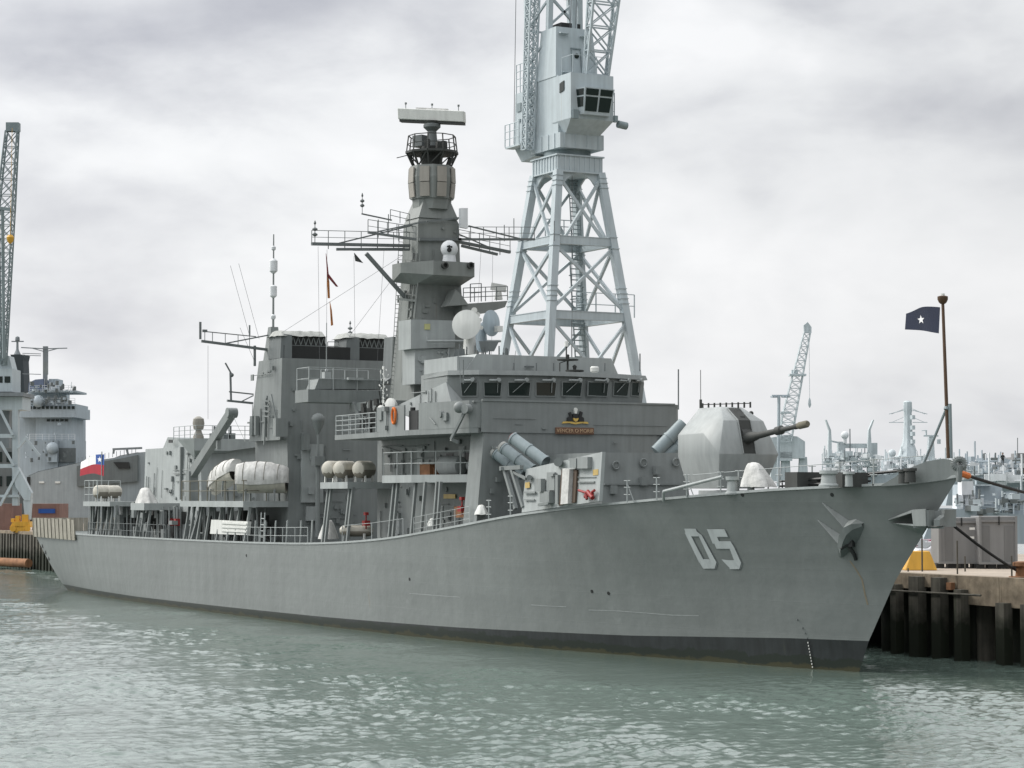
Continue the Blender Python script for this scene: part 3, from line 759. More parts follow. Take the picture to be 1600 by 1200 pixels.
# front wall fittings: lockers, thin weld lines, small eyes
mb = MB(); ff = ((-36.9, 0, 0), (0, 1, 0), (0, 0, 1), (1, 0, 0))
wall_fit(mb, ff, [('box', -4.4, 13.55, .5, .05, .04), ('box', 2.6, 12.5, .3, .08, .1), ('box', -2.6, 13.3, .3, .08, .1), ('pipe', -6.2, 13.9, 3.0, 0, .02), ('pipe', 1.0, 13.6, 5.5, 0, .02), ('box', -5.9, 10.1, .3, .3, .2), ('box', -6.3, 9.4, .25, .3, .15), ('box', -6.2, 12.1, .2, .2, .2)])
mb.build_each('wall_fitting', M['grey'], BRIDGE, pad=0.12)

M['ochre'] = paint('ochre plate paint', (.42, .30, .10))
M['board'] = paint('brown name board', (.13, .07, .042), rough=.5, var=.15, scale=3)
# name board and crest under the bridge windows
mb = MB()
b0 = at(867, 672, x=-36.9); b1 = at(927, 675, x=-36.9); zc = (b0.z+b1.z)/2; yc0, yc1 = b0.y, b1.y
mb.box(-36.88, -36.78, yc0, yc1, zc-.22, zc+.22)
BOARD = mb.build('name_board', M['board'], BRIDGE, bevel=.03)
mb = MB()
pass
def text(body, size, loc, rotmat, mat, parent, name):
    cu = bpy.data.curves.new(name, 'FONT'); cu.body = body; cu.size = size; cu.align_x = 'CENTER'; cu.align_y = 'CENTER'; cu.extrude = .012
    o = bpy.data.objects.new(name, cu); COL.objects.link(o)
    dg = bpy.context.evaluated_depsgraph_get(); dg.update(); me = bpy.data.meshes.new_from_object(o.evaluated_get(dg))
    bpy.data.objects.remove(o); bpy.data.curves.remove(cu)
    me.transform(rotmat); me.transform(__import__('mathutils').Matrix.Translation(V(loc)-OFF[parent.name]))
    me.materials.clear(); me.materials.append(mat)
    q = bpy.data.objects.new(name, me); COL.objects.link(q); q.parent = parent; OFF[q.name] = OFF[parent.name]
    return q
from mathutils import Matrix
Rfront = Matrix(((0, 0, 1, 0), (1, 0, 0, 0), (0, 1, 0, 0), (0, 0, 0, 1)))     # text x -> +Y, text y -> +Z, facing +X
text('VENCER O MORIR', .33, (-36.76, (yc0+yc1)/2, zc), Rfront, M['plaque'], BOARD, 'lettering')
mb = MB()      # coat of arms: shield, crest of plumes, two dark supporters, ribbon
cy_ = (yc0+yc1)/2+.05; cz = zc+.78
def plate(pts, x0, x1): mb.prism([(x0, cy_+y, cz+z) for y, z in pts], (x1-x0, 0, 0))
mb.mi = 0; plate([(-.95, -.32), (-.5, -.28), (0, -.36), (.5, -.28), (.95, -.32), (.9, -.2), (.45, -.16), (0, -.24), (-.45, -.16), (-.9, -.2)], -36.88, -36.80)
mb.mi = 1; plate([(-.62, -.18), (-.22, -.18), (-.25, .18), (-.34, .42), (-.5, .36), (-.42, .15), (-.6, .05)], -36.88, -36.78)
plate([(.62, -.18), (.22, -.18), (.25, .18), (.34, .48), (.52, .40), (.44, .15), (.6, .05)], -36.88, -36.78)
mb.mi = 2; plate([(-.2, .3), (.2, .3), (.2, .05), (0, 0), (-.2, .05)], -36.88, -36.76)
mb.mi = 3; plate([(-.2, .05), (0, 0), (.2, .05), (.16, -.1), (0, -.2), (-.16, -.1)], -36.88, -36.76)
mb.mi = 4; plate([(-.07, .32), (.07, .32), (.13, .62), (0, .7), (-.13, .62)], -36.88, -36.76)
mb.build('crest', [M['gold'], M['black'], M['black'], M['gold'], M['white']], BRIDGE)

# ---- wheelhouse
xs = [(-43.6, -6.55), (-42.1, -6.75), (-40.6, -5.3), (-39.75, -1.9), (-39.6, .6), (-39.9, 3.0), (-40.5, 4.9), (-41.4, 7.35), (-43.6, 7.5)]
zb, zt = 14.95, 17.05
def off_plan(pl, d): 
    c = V((-43.5, 0)); return [(x+d*(1 if x > -43 else .6), y*(1+d/6.5)) for x, y in pl]
lo_ = [(x, y, zb) for x, y in xs]; md = [(x+.16, y*1.015, 16.55) for x, y in xs]; hi_ = [(x+.10, y*1.01, zt) for x, y in xs]
back = [(-47.5, 6.0), (-47.5, -6.0)]
mb = MB()
mb.hexa(lo_+[(x, y, zb) for x, y in back], md+[(x, y, 16.55) for x, y in back])
mb.hexa([(p[0]+.001, p[1], 16.552) for p in md]+[(x, y, 16.552) for x, y in back], hi_+[(x, y, zt) for x, y in back])
# visor
vis = [(x+.42, y*1.03, 16.78) for x, y in xs]; vis2 = [(x+.30, y*1.02, 17.08) for x, y in xs]
mb.hexa(vis+[(-47.0, 6.1, 16.78), (-47.0, -6.1, 16.78)], vis2+[(-47.0, 6.1, 17.08), (-47.0, -6.1, 17.08)])
WH = mb.build('wheelhouse', M['grey'], SHIP)
def facet(i):
    a, b = V(lo_[i]), V(lo_[i+1]); a2, b2 = V(md[i]), V(md[i+1])
    return a, b, a2, b2
WINPX = [(721, 746), (756, 783), (794, 828), (837, 868), (878, 908), (918, 949), (958, 981), (986, 999)]
def on_wh(u, v):
    best = None
    r = FW+RT*((u-800)/FPX)+UP*((600-v)/FPX)
    for i in range(len(xs)-1):
        a, b, a2, b2 = facet(i); n = (b-a).cross(a2-a).normalized()
        t = (a-CAM).dot(n)/r.dot(n); p = CAM+r*t
        s = (p-a).dot(b-a)/(b-a).length_squared
        if -.05 <= s <= 1.05 and n.dot(r)*-1 != 0 and (best is None or t < best[0]): best = (t, p, -n if n.dot(r) > 0 else n, i)
    return best
for k, (u0, u1) in enumerate(WINPX):
    c = on_wh((u0+u1)/2, 608); n = c[2]; i = c[3]
    a, b, a2, b2 = facet(i); d = (b-a).normalized(); up = (a2-a).normalized(); up = (up-d*up.dot(d)).normalized()
    p = c[1]; r0 = FW+RT*((u0-800)/FPX)+UP*((600-608)/FPX); r1 = FW+RT*((u1-800)/FPX)+UP*((600-608)/FPX)
    q0 = CAM+r0*((p-CAM).dot(n)/r0.dot(n)); q1 = CAM+r1*((p-CAM).dot(n)/r1.dot(n))
    W = abs((q1-q0).dot(d))/2; c0 = q0.lerp(q1, .5); H = .42
    quad = lambda w, h, t=.06: [c0+d*(-w+t)-up*h, c0+d*(w-t)-up*h, c0+d*w+up*h, c0-d*w+up*h]
    mb = MB()
    o = quad(W+.07, H+.07); inn = quad(W, H)
    for j in range(4): mb.prism([o[j], o[(j+1) % 4], inn[(j+1) % 4], inn[j]], n*.06)
    fr = mb.build('window', M['grey'], WH)
    mb = MB(); mb.prism(inn, n*.025); mb.build('pane', M['glass'], fr)
    mb = MB(); mb.cyl(c0-d*W*.5+up*(H+.16)+n*.2, c0+d*W*.45+up*(H+.16)+n*.2, .07, n=8); mb.cyl(c0+d*W*.6+up*(H+.2)+n*.1, c0+d*W*.6+up*(H+.2)+n*.35, .13, n=10)
    mb.bar(c0+d*W*.55+up*(H+.1)+n*.12, c0+d*W*(.55 if k % 2 else -.6)-up*H*.5+n*.10, .03)
    mb.build('wiper', M['grey_pale'], fr)
# paler director deckhouse above the wheelhouse
mb = MB()
L1 = [at(u, v, x=-44.5) for u, v in ((722, 587), (968, 590), (955, 560), (745, 553))]
mb.prism([p for p in L1], (-4.5, 0, 0))
mb.box(-49.5, -44.6, -4.8, 5.0, 17.1, 18.2)
DIR = mb.build('director_deckhouse', M['grey_pale'], SHIP)
mb = MB(); mb.cbox(at(827, 573, x=-44.3), .2, .62, .1); 
for u in (803, 838, 865, 945, 1000): p = at(u, 580, x=-44.0); mb.cyl(p, p+V((0, 0, .55 if u != 1000 else 1.2)), .05, n=6)
mb.build_each('roof_fitting', M['grey_dark'], DIR)
mb = MB(); p = at(929, 582, x=-42.5); mb.lathe(p-V((0, 0, .1)), (0, 0, 1), [(0, .2), (.15, .2), (.16, .28), (.42, .3), (.5, .22)], 14)
mb.build('roof_dome', M['white'], DIR)
p = at(887, 582, x=-42.0); mb = MB()
mb.cyl(p-V((0, 0, .2)), p+V((0, 0, .75)), .07); mb.lathe(p+V((0, 0, .75)), (0, 0, 1), [(0, .12), (.04, .7), (.12, .72), (.16, .1), (.4, .12), (.45, .05)], 16)
mb.lathe(p+V((.4, .3, .0)), (0, 0, 1), [(0, .12), (.04, .6), (.14, .62), (.18, .1), (.4, .15), (.5, .04)], 16); mb.cyl(p+V((0, -.6, -.2)), p+V((0, -.6, .6)), .04); mb.bar(p+V((0, -.6, .6)), p+V((0, .0, .8)), .05)
mb.cyl(p+V((0, -.1, .9)), p+V((0, -.1, 1.7)), .05)
mb.build('antenna_dish', M['soot'], DIR)
mb = MB(); q = p+V((0, -.1, 1.7)); mb.cyl(q, q+V((0, 0, .35)), .13, n=10); mb.build('roof_lamp', M['white'], DIR)
# shelter wedge beside the wheelhouse
mb = MB()
wd = [(615, 643), (624, 632), (697, 597), (706, 632), (640, 652)]
mb.prism([at(u, v, y=-6.9) for u, v in wd], (0, 2.2, 0))
SHEL = mb.build('wing_shelter', M['grey_pale'], SHIP)
mb = MB(); fc2 = (at(640, 652, y=-6.9), (1, 0, 0), (0, 0, 1), (0, -1, 0))
random_fit(mb, fc2, (.2, 5.0), (.1, 1.6), 16, 11, .4)
mb.build_each('shelter_fitting', M['grey'], SHEL, pad=0.12)
mb = MB()
for u, v, r_ in ((612, 632, .42), (597, 640, .28)):
    p = at(u, v, y=-7.3); mb.lathe(p, (.5, -1, .1), [(-.3, r_*.6), (0, r_), (.18, r_), (.2, r_*.8)], 16); mb.cyl(p-V((0, 0, 1.2)), p, .07)
mb.build_each('signal_lamp', M['white'], SHEL)

# ---- VLS silo house in front of the bridge
mb = MB()
mb.hexa([(-29.6, -2.7, 8.4), (-29.6, 3.6, 8.4), (-36.95, 3.9, 8.0), (-36.95, -3.0, 8.0)], [(-30.0, -2.45, 11.68), (-30.0, 3.4, 11.72), (-36.95, 3.6, 11.68), (-36.95, -2.7, 11.68)])
VLS = mb.build('missile_silo', M['grey'], SHIP)
mb = MB()
for u, v in ((1005, 723), (1056, 722), (962, 727)):
    p = at(u, v, x=-29.8); mb.tube([p+V((.06, .23*math.cos(a), .23*math.sin(a))) for a in [2*PI*i/14 for i in range(15)]], .055, 6); mb.cyl(p-V((.2, 0, 0)), p+V((.03, 0, 0)), .16, n=10)
for u, v in ((1027, 735), (958, 765), (1005, 752)): mb.cbox(at(u, v, x=-29.6), .35, .4, .5)
mb.box(-29.72, -29.6, -2.5, 3.5, 9.75, 9.82)
mb.build_each('vent_ring', M['grey'], VLS)
mb = MB(); mb.prism([at(u, v, x=-36.88) for u, v in ((1031, 681), (1050, 682), (1049, 694), (1031, 694))], (.03, 0, 0)); mb.build_each('dark_opening', M['black'], BRIDGE)
mb = MB()
for a, b in (((1025, 706), (1068, 662)), ((1040, 712), (1080, 680))):
    p = at(*a, x=-33.5); q = at(*b, x=-33.0); mb.cyl(p, q, .42, n=16); mb.cyl(p.lerp(q, .45), p.lerp(q, .5), .46, n=16)
PL = mb.build('missile_launcher', M['missile_tube'], SHIP, label='pale blue grey canisters half hidden behind the gun')

# ---- starboard missile canisters on their frame
mb = MB()
for a, b in (((853, 722), (801, 684)), ((832, 735), (787, 700)), ((818, 742), (775, 708))):
    p = at(*a, y=-5.4+(853-a[0])*.012); q = at(*b, y=-6.4+(853-a[0])*.012)
    mb.cyl(p, q, .36, n=18)
    for t in (.02, .5, .97): mb.cyl(p.lerp(q, t-.02), p.lerp(q, t+.02), .395, n=18)
SL = mb.build('missile_launcher', M['missile_tube'], SHIP, label='three blue grey canisters tilted aft on an open frame')
mb = MB()
for b in ((801, 684),): q = at(*b, y=-6.4); d = (at(801, 684, y=-6.4)-at(853, 722, y=-5.4)).normalized(); mb.cyl(q, q+d*.04, .33, n=18)
mb.build_each('tube_cover', M['red'], SL)
mb = MB()
for b in ((787, 700), (775, 708)): q = at(*b, y=-6.4+(853-(832 if b[0] == 787 else 818))*.012); mb.cyl(q, q+d*.18, .37, n=18)
mb.build_each('tube_cover', M['canvas_grey'], SL)
mb = MB()
for dy in (-1.0, .8):
    A = at(782, 728, y=-6.2+dy); B = at(800, 730, y=-6.2+dy); 
    mb.bar(at(788, 732, y=-6.0+dy), at(806, 795, y=-6.0+dy), .22); mb.bar(at(800, 733, y=-6.0+dy), at(818, 792, y=-6.0+dy), .22); mb.bar(at(783, 732, y=-6.0+dy), at(815, 730, y=-6.0+dy), .25); mb.bar(at(803, 738, y=-6.0+dy), at(822, 748, y=-6.0+dy), .15)
mb.bar(at(785, 732, y=-7.2), at(785, 732, y=-5), .2); mb.bar(at(806, 792, y=-7.0), at(806, 792, y=-5.2), .2)
mb.build('launcher_frame', M['grey'], SL)
# screen with its fittings
mb = MB()
scr = [(815, 801), (822, 733), (941, 706), (936, 783)]
P4 = [at(u, v, y=-7.05 if v > 760 else -6.75) for u, v in scr]
mb.prism(P4, (0, .22, 0))
SCR = mb.build('blast_screen', M['grey_pale'], SHIP)
def sp(u, v, o=0): 
    t = (v-706)/80; return at(u, v, y=-6.75-.3*min(1, max(0, t))-o)
mb = MB()
def sbox(u0, v0, u1, v1, d): mb.prism([sp(u0, v1), sp(u1, v1), sp(u1, v0), sp(u0, v0)], (0, -d, 0))
for q in ((842, 748, 852, 768, .3), (857, 738, 869, 766, .12), (848, 770, 856, 785, .2), (858, 768, 866, 786, .35), (872, 742, 876, 788, .2), (820, 768, 838, 771, .1), (905, 752, 930, 754, .1), (903, 745, 932, 746, .06), (897, 716, 907, 731, .3), (909, 714, 925, 732, .3), (893, 716, 900, 720, .2), (864, 740, 870, 744, .25), (820, 780, 836, 782, .06)): sbox(*q)
mb.cyl(sp(872, 722), sp(872, 722, .4), .26, n=12); mb.cyl(sp(827, 746), sp(827, 746, .25), .16, n=10)
mb.bar(sp(842, 789, .3), sp(858, 786, .3), .16)
mb.build_each('screen_fitting', M['grey'], SCR, pad=0.05)
mb = MB(); mb.prism([sp(876, 790), sp(884, 788), sp(886, 733), sp(880, 733)], (0, -.12, 0)); mb.prism([sp(896, 786), sp(901, 785), sp(904, 735), sp(899, 733)], (0, -.12, 0)); mb.build_each('ladder_side', M['ladder'], SCR)
mb = MB(); mb.prism([sp(884, 788), sp(895, 787), sp(898, 733), sp(887, 732)], (0, -.35, 0)); mb.build('stretcher', M['canvas'], SCR)
mb = MB(); mb.prism([sp(821, 763), sp(828, 762), sp(828, 753), sp(821, 754)], (0, -.03, 0)); mb.prism([sp(927, 743), sp(935, 742), sp(935, 733), sp(927, 734)], (0, -.03, 0))
mb.build_each('warning_plate', M['ochre'], SCR)
mb = MB(); mb.cyl(sp(914, 776, .2), sp(926, 771, .2), .1, n=10); mb.cyl(sp(904, 766, .2), sp(916, 770, .2), .07, n=10); mb.cyl(sp(918, 768, .25), sp(926, 778, .25), .13, n=10); mb.cyl(sp(915, 772, .3), sp(917, 780, .3), .09, n=8); mb.cyl(sp(925, 769, .2), sp(929, 766, .2), .08, n=8)
mb.build('hose_reel', M['red'], SCR)

# ---- medium gun
def gun():
    mb = MB(); X = -20.0
    # faceted shield: (x, half breadth, z) corner points, mirrored port and starboard
    P = {'A': (-18.0, 2.0, 11.4), 'B': (-18.55, 1.35, 13.3), 'C': (-19.65, 2.0, 12.6), 'D': (-22.25, 2.0, 12.55), 'E': (-22.25, 2.0, 11.35),
         'F': (-19.75, .72, 14.1), 'G': (-22.0, .72, 14.1), 'H': (-18.75, 1.55, 9.5), 'I': (-22.0, 1.5, 9.5), 'J': (-22.9, 1.3, 12.2), 'K': (-22.9, 1.3, 11.3), 'L': (-22.4, 1.1, 9.5),
         'a': (-17.95, 0, 11.4), 'b': (-18.5, 0, 13.3), 'f': (-19.75, 0, 14.1), 'g': (-22.0, 0, 14.1), 'h': (-18.6, 0, 9.5), 'j': (-22.9, 0, 12.2), 'k': (-22.9, 0, 11.3), 'l': (-22.6, 0, 9.5)}
    fs = ['abBA', 'bfFB', 'ABC', 'ACDE', 'BFGDC', 'fgGF', 'HAEI', 'haAH', 'DGJ', 'GgjJ', 'EDJK', 'IEKL', 'KJjk', 'LKkl']
    for s in (-1, 1):
        names = list(P); vs = [(P[n][0], s*P[n][1], P[n][2]) for n in names]
        mb.add(vs, [[names.index(n) for n in f] for f in fs], False)
    return mb
mb = gun()
mb.cyl((-20, 0, 8.7), (-20, 0, 9.4), 1.75, n=28)
M['gun'] = paint('gun shield paint', (.285, .305, .30), rough=.5, var=.05, rust=.1)
GUN = mb.build('gun_mounting', M['gun'], SHIP, bevel=.03)
mb = MB()     # dark elevation slot, proud side cheeks
sl = [(-17.97, 11.42), (-18.52, 13.3), (-19.6, 14.02)]
for s in (-.40, .40): mb.loft([[V((x+.02, s, z)) for x, z in sl], [V((x+.07, s, z+.03)) for x, z in sl], [V((x+.07, s*1.15, z+.03)) for x, z in sl], [V((x+.02, s*1.15, z)) for x, z in sl]], smooth=False)
mb.build_each('slot_cheek', M['gun'], GUN)
mb = MB(); mb.loft([[V((x+.02, -.40, z+.02)) for x, z in sl], [V((x+.02, .40, z+.02)) for x, z in sl]], smooth=False); mb.build('elevation_slot', M['soot'], GUN)
mb = MB()
a = V((-18.3, 0, 12.3)); dirn = (at(1240, 663, y=0)-at(1160, 682, y=0)).normalized(); dirn = V((dirn.x, 0, dirn.z)).normalized(); e_ = a+dirn*5.6
mb.lathe(a, dirn, [(-.6, .30), (.3, .32), (.8, .27), (1.2, .2), (2.2, .17), (2.9, .155), (3.0, .24), (3.45, .25), (3.55, .15), (4.6, .12), (4.75, .16), (5.5, .17), (5.55, .1)], 16)
BAR = mb.build('gun_barrel', M['olive'] if 'olive' in M else M['soot'], GUN)
mb = MB(); mb.lathe(a, dirn, [(5.05, .17), (5.15, .2), (5.8, .2), (5.9, .15)], 16)
M['tan'] = paint('tan canvas', (.15, .14, .105), rough=.9); mb.build('muzzle_cover', M['tan'], BAR)
mb = MB(); mb.lathe(V((-18.55, 0, 12.35)), (0, 1, 0), [(-.3, .5), (.3, .5)], 18); mb.bar((-18.4, .1, 12.6), (-18.9, .1, 13.5), .3); mb.build('gun_cradle', M['soot'], GUN)
mb = MB(); mb.cyl((-22.0, -.6, 14.05), (-22.0, -.6, 14.6), .08); mb.cyl((-22.0, -.6, 14.3), (-22.0, -.6, 16.3), .02); mb.bar((-21.8, -.6, 14.3), (-18.6, .5, 14.28), .05)
for i in range(9): p = V((-21.8, -.6, 14.3)).lerp(V((-18.6, .5, 14.28)), i/8); mb.cyl(p-V((0, 0, .25)), p+V((0, 0, .08)), .06, n=6)
mb.ball((-19.4, 1.1, 13.75), .14); mb.build_each('shield_fitting', M['soot'], GUN)

# ---- foredeck fittings
def dz(x): return zd(x)-.03
mb = MB()
for u, v, r_, h in ((1137, 762, .32, .95), (1287, 757, .4, .8)):
    x = at(u, v, y=-4.6).x; mb.lathe((x, -4.3, dz(x)), (0, 0, 1), [(0, r_*1.25), (.1, r_*1.25), (.15, r_), (h*.75, r_*.85), (h*.8, r_*1.15), (h, r_*1.15)], 16); mb.lathe((x+1.0, -3.8, dz(x)), (0, 0, 1), [(0, .2), (.6, .18), (.62, .3), (.75, .28)], 12)
mb.build_each('mooring_bollard', M['grey_pale'], SHIP)
mb = MB()
for u in (1402, 1412): x = at(u, 748, y=-2.0).x; mb.lathe((x, -1.6, dz(x)), (0, 0, 1), [(0, .28), (.55, .26), (.57, .34), (.7, .33)], 14)
for u in (1240, 1310): x = at(u, 752, y=-3.0).x; mb.box(x-.5, x+.6, -3.2, -1.6, dz(x), dz(x)+.75 if u == 1310 else dz(x)+.95)
mb.build_each('chain_stopper', M['soot'], SHIP)
mb = MB(); x = at(1237, 748, y=-2).x
for y in (-2.8, -2.2): mb.cyl((x, y, dz(x)+.55), (x+6.0, y*.65, dz(x+6)+.55), .06, n=6); mb.cyl((x, y, dz(x)+.3), (x+6.0, y*.65, dz(x+6)+.3), .06, n=6)
for y in (-2.6, -1.9): mb.cyl((-9.5, y, dz(-9)+.5), (-1.8, -.4, dz(-2)+.75), .07, n=6)
for i in range(8): xx = -13+i*1.3; mb.cyl((xx, -2.2, dz(xx)), (xx, -2.2, dz(xx)+.6), .04, n=5)
mb.build('anchor_cable', M['black'], SHIP)
mb = MB()
for i in range(14):
    xx = random.uniform(-13, -3); yy = -random.uniform(.2, yd(xx)*.65); mb.cbox((xx, yy, dz(xx)+.15), random.uniform(.2, .6), random.uniform(.2, .6), .35, random.random())
mb.build_each('deck_gear', M['white'], SHIP)
mb = MB()      # folded boom lying along the deck edge
a = at(1037, 768, y=-5.9); b = at(1128, 745, y=-4.8); mb.cyl(a, b, .09); mb.cyl(a, a-V((.5, -.3, .5)), .09); mb.build('folded_boom', M['grey_pale'], SHIP)
# stanchions with cross arms along the forecastle edge
mb = MB()
for u, v in ((1217, 755), (1269, 752), (1126, 765), (1154, 763), (1073, 768), (1026, 771), (980, 776), (1312, 748), (1365, 746)):
    p = at(u, v, y=-yd(at(u, v, y=-5).x)+.12) if u < 1300 else at(u, v, y=-3); p.z = zd(p.x)
    mb.cyl(p, p+V((0, 0, 1.25)), .045, n=6)
    for t in (.45, .85, 1.22): mb.cyl(p+V((-.2, -.08, t)), p+V((.2, .08, t)), .025, n=5)
    if u in (1073, 980): mb.cyl(p+V((-.02, 0, 1.1)), p+V((.35, .25, 0)), .03, n=5)
mb.cyl((-16.2, -4.9, zd(-16)+1.2), (-1.8, -.6, zd(-1.8)+1.3), .018, n=4)
mb.build_each('stanchion', M['grey_pale'], SHIP)
def edge_rail(x0, x1, rows=3, h=1.15, post=1.7, inset=.12):
    n = max(2, int(abs(x1-x0)/post)); pts = [V((x0+(x1-x0)*i/n, -yd(x0+(x1-x0)*i/n)+inset, zd(x0+(x1-x0)*i/n))) for i in range(n+1)]
    m_ = MB(); m_.rail(pts, h, 9, rows, .02, .035); return m_
edge_rail(-37.6, -45.0).build('deck_rail', M['grey_pale'], SHIP)
mb = MB()
for x in (-32.8, -35.3): p = V((x, -yd(x)+.12, zd(x))); mb.cyl(p, p+V((0, 0, 1.3)), .05, n=6); [mb.cyl(p+V((-.3, 0, t)), p+V((.3, 0, t)), .03, n=5) for t in (.4, .85, 1.25)]
mb.build_each('stanchion', M['grey_pale'], SHIP)
edge_rail(-46.5, -56, 1, 1.2, 4).build('deck_rail', M['grey_pale'], SHIP)

# ---- platforms on the starboard side (top z, plan)
def platform(name, plan, z0, z1, mat='grey_pale'):
    m_ = MB(); m_.prism([(x, y, z0) for x, y in plan], (0, 0, z1-z0)); return m_.build(name, M[mat], SHIP)
PF1 = platform('side_platform', [(-49.8, -7.75), (-45.3, -7.75), (-38.9, -5.5), (-38.7, -4.1), (-49.8, -4.1)], 9.95, 10.45)
PF2 = platform('raft_platform', [(-60.0, -7.8), (-55.3, -7.8), (-55.3, -4.1), (-58.3, -4.1), (-60.0, -4.4)], 9.6, 10.05)
PF3 = platform('boat_platform', [(-88.2, -8.0), (-74.2, -8.0), (-74.0, -4.0), (-88.2, -4.0)], 8.25, 8.7)
PF4 = platform('raft_platform', [(-113.9, -8.0), (-106.2, -8.0), (-106.0, -4.4), (-113.9, -4.4)], 8.2, 8.62)
PF5 = platform('side_platform', [(-100.5, -8.0), (-97.0, -8.0), (-96.8, -4.6), (-100.5, -4.6)], 7.9, 8.5)
mb = MB(); mb.rail([(-49.7, -7.7, 10.45), (-45.4, -7.7, 10.45), (-39.2, -5.5, 10.45)], 1.5, 2.6, 2, .03, .045); mb.build('platform_rail', M['grey_pale'], PF1)
mb = MB(); mb.rail([(-88, -7.9, 8.7), (-74.4, -7.9, 8.7), (-74.3, -4.2, 8.7)], 1.6, 2.0, 2, .03, .04); mb.build('platform_rail', M['tan'], PF3)
mb = MB(); mb.rail([(-113.8, -4.5, 8.62), (-113.8, -7.9, 8.62), (-110, -7.9, 8.62)], 1.9, 1.2, 3, .03, .04); mb.build('platform_rail', M['grey_pale'], PF4)
# columns between the main deck and the platforms
def cols(mb, l, ztop, y=-7.7, r_=.09):
    for x in l: mb.bar((x, -yd(x)+.25, zd(x)), (x+.15, y+.35, ztop), r_*2)
mb = MB(); cols(mb, (-48.9, -48.3, -45.6, -44.2, -42.5, -42.0), 10.0); mb.build_each('platform_column', M['grey'], PF1)
mb = MB(); cols(mb, (-59.7, -59.2, -56, -55.5), 9.7); mb.build_each('platform_column', M['grey'], PF2)
mb = MB(); cols(mb, (-87.8, -86.6, -84.8, -83.0, -80.5, -78.2, -76.6, -74.5), 8.3); mb.build_each('platform_column', M['grey'], PF3)
mb = MB(); cols(mb, (-113.6, -112.9, -111.3, -110.2, -108.6, -107.4, -106.3), 8.3); mb.build_each('platform_column', M['grey'], PF4)
mb = MB(); cols(mb, (-113.1, -110.8, -109.4), 8.3, -7.2, .12); cols(mb, (-86.0,), 8.3, -7.3, .15); mb.build_each('platform_column', M['grey_dark'], PF4)
mb = MB(); cols(mb, (-100.2, -98.9, -97.3), 8.0); mb.build_each('platform_column', M['grey'], PF5)
# ------------------------------------------------------------------ mainmast
def sq(xf, xb, w, z): return [(xf, -w, z), (xf, w, z), (xb, w, z), (xb, -w, z)]
mb = MB()
mb.hexa(sq(-56.4, -60.6, 2.25, 15.2), sq(-56.9, -59.6, 1.72, 24.5))
mb.hexa(sq(-56.9, -59.6, 1.72, 24.5), sq(-57.0, -59.4, 1.62, 28.6))
mb.hexa(sq(-57.0, -59.4, 1.62, 28.6), sq(-57.1, -59.3, 1.5, 28.9))
oc = lambda r, z: [(-58.1+r*math.cos(PI/8+i*PI/4), r*math.sin(PI/8+i*PI/4), z) for i in range(8)]
mb.hexa(sq(-57.0, -59.3, 1.58, 28.9), sq(-57.3, -59.0, .95, 30.5))
mb.hexa(oc(1.35, 29.6), oc(1.42, 30.4))
MAST = mb.build('mainmast', M['mast'], SHIP)
mb = MB(); mb.hexa(oc(1.55, 30.35), oc(1.68, 31.9)); mb.hexa(oc(1.68, 31.9), oc(1.56, 32.75)); HEAD = mb.build('array_head', M['mast'], MAST)
mb = MB()
for i in range(8):
    a = i*PI/4; n = V((math.cos(a), math.sin(a), 0)); t = V((-n.y, n.x, 0)); c = V((-58.1, 0, 0))
    for z0, z1, d0, d1 in ((30.45, 31.45, 1.49, 1.58), (31.5, 32.6, 1.60, 1.55)):
        mb.prism([c+n*d0-t*.36+V((0, 0, z0)), c+n*d0+t*.36+V((0, 0, z0)), c+n*d1+t*.36+V((0, 0, z1)), c+n*d1-t*.36+V((0, 0, z1))], n*.10)
mb.build_each('array_panel', M['panel'], HEAD)
mb = MB()      # lattice crown and rails, sooty
c = V((-58.1, 0, 0)); k = 10
P1 = [c+V((1.35*math.cos(2*PI*i/k), 1.35*math.sin(2*PI*i/k), 32.7)) for i in range(k)]
P2 = [c+V((1.85*math.cos(2*PI*i/k), 1.85*math.sin(2*PI*i/k), 33.75)) for i in range(k)]
P3 = [c+V((1.7*math.cos(2*PI*i/k), 1.7*math.sin(2*PI*i/k), 34.95)) for i in range(k)]
for i in range(k):
    j = (i+1) % k
    mb.bar(P1[i], P2[i], .12); mb.bar(P1[i], P2[j], .08); mb.bar(P2[i], P2[j], .16); mb.bar(P2[i], P3[i], .07); mb.bar(P3[i], P3[j], .06)
    mb.bar(P2[i].lerp(P3[i], .5), P2[j].lerp(P3[j], .5), .05)
mb.lathe(c+V((0, 0, 33.65)), (0, 0, 1), [(0, 1.8), (.08, 1.8)], 20); mb.cyl(c+V((0, 0, 32.7)), c+V((0, 0, 34.2)), .75, n=12)
for i in range(9):
    a = random.uniform(0, 6.28); r_ = random.uniform(.4, 1.4); p = c+V((r_*math.cos(a), r_*math.sin(a), 33.8)); mb.cbox(p+V((0, 0, .35)), .35, .35, random.uniform(.4, .9), a)
mb.bar(P2[6], P2[6]+V((0, -1.0, -.3)), .06)
mb.build('mast_crown', M['soot'], MAST)
mb = MB(); mb.cyl(c+V((0, 0, 34.2)), c+V((0, 0, 35.6)), .42, .3, n=12); mb.lathe(c+V((0, 0, 35.3)), (0, 0, 1), [(0, .3), (.3, .62), (.5, .62), (.75, .25)], 12); mb.cbox(c+V((-.9, -.5, 34.7)), .9, .7, .8, .4)
RP = mb.build('radar_pedestal', M['grey_dark'], MAST)
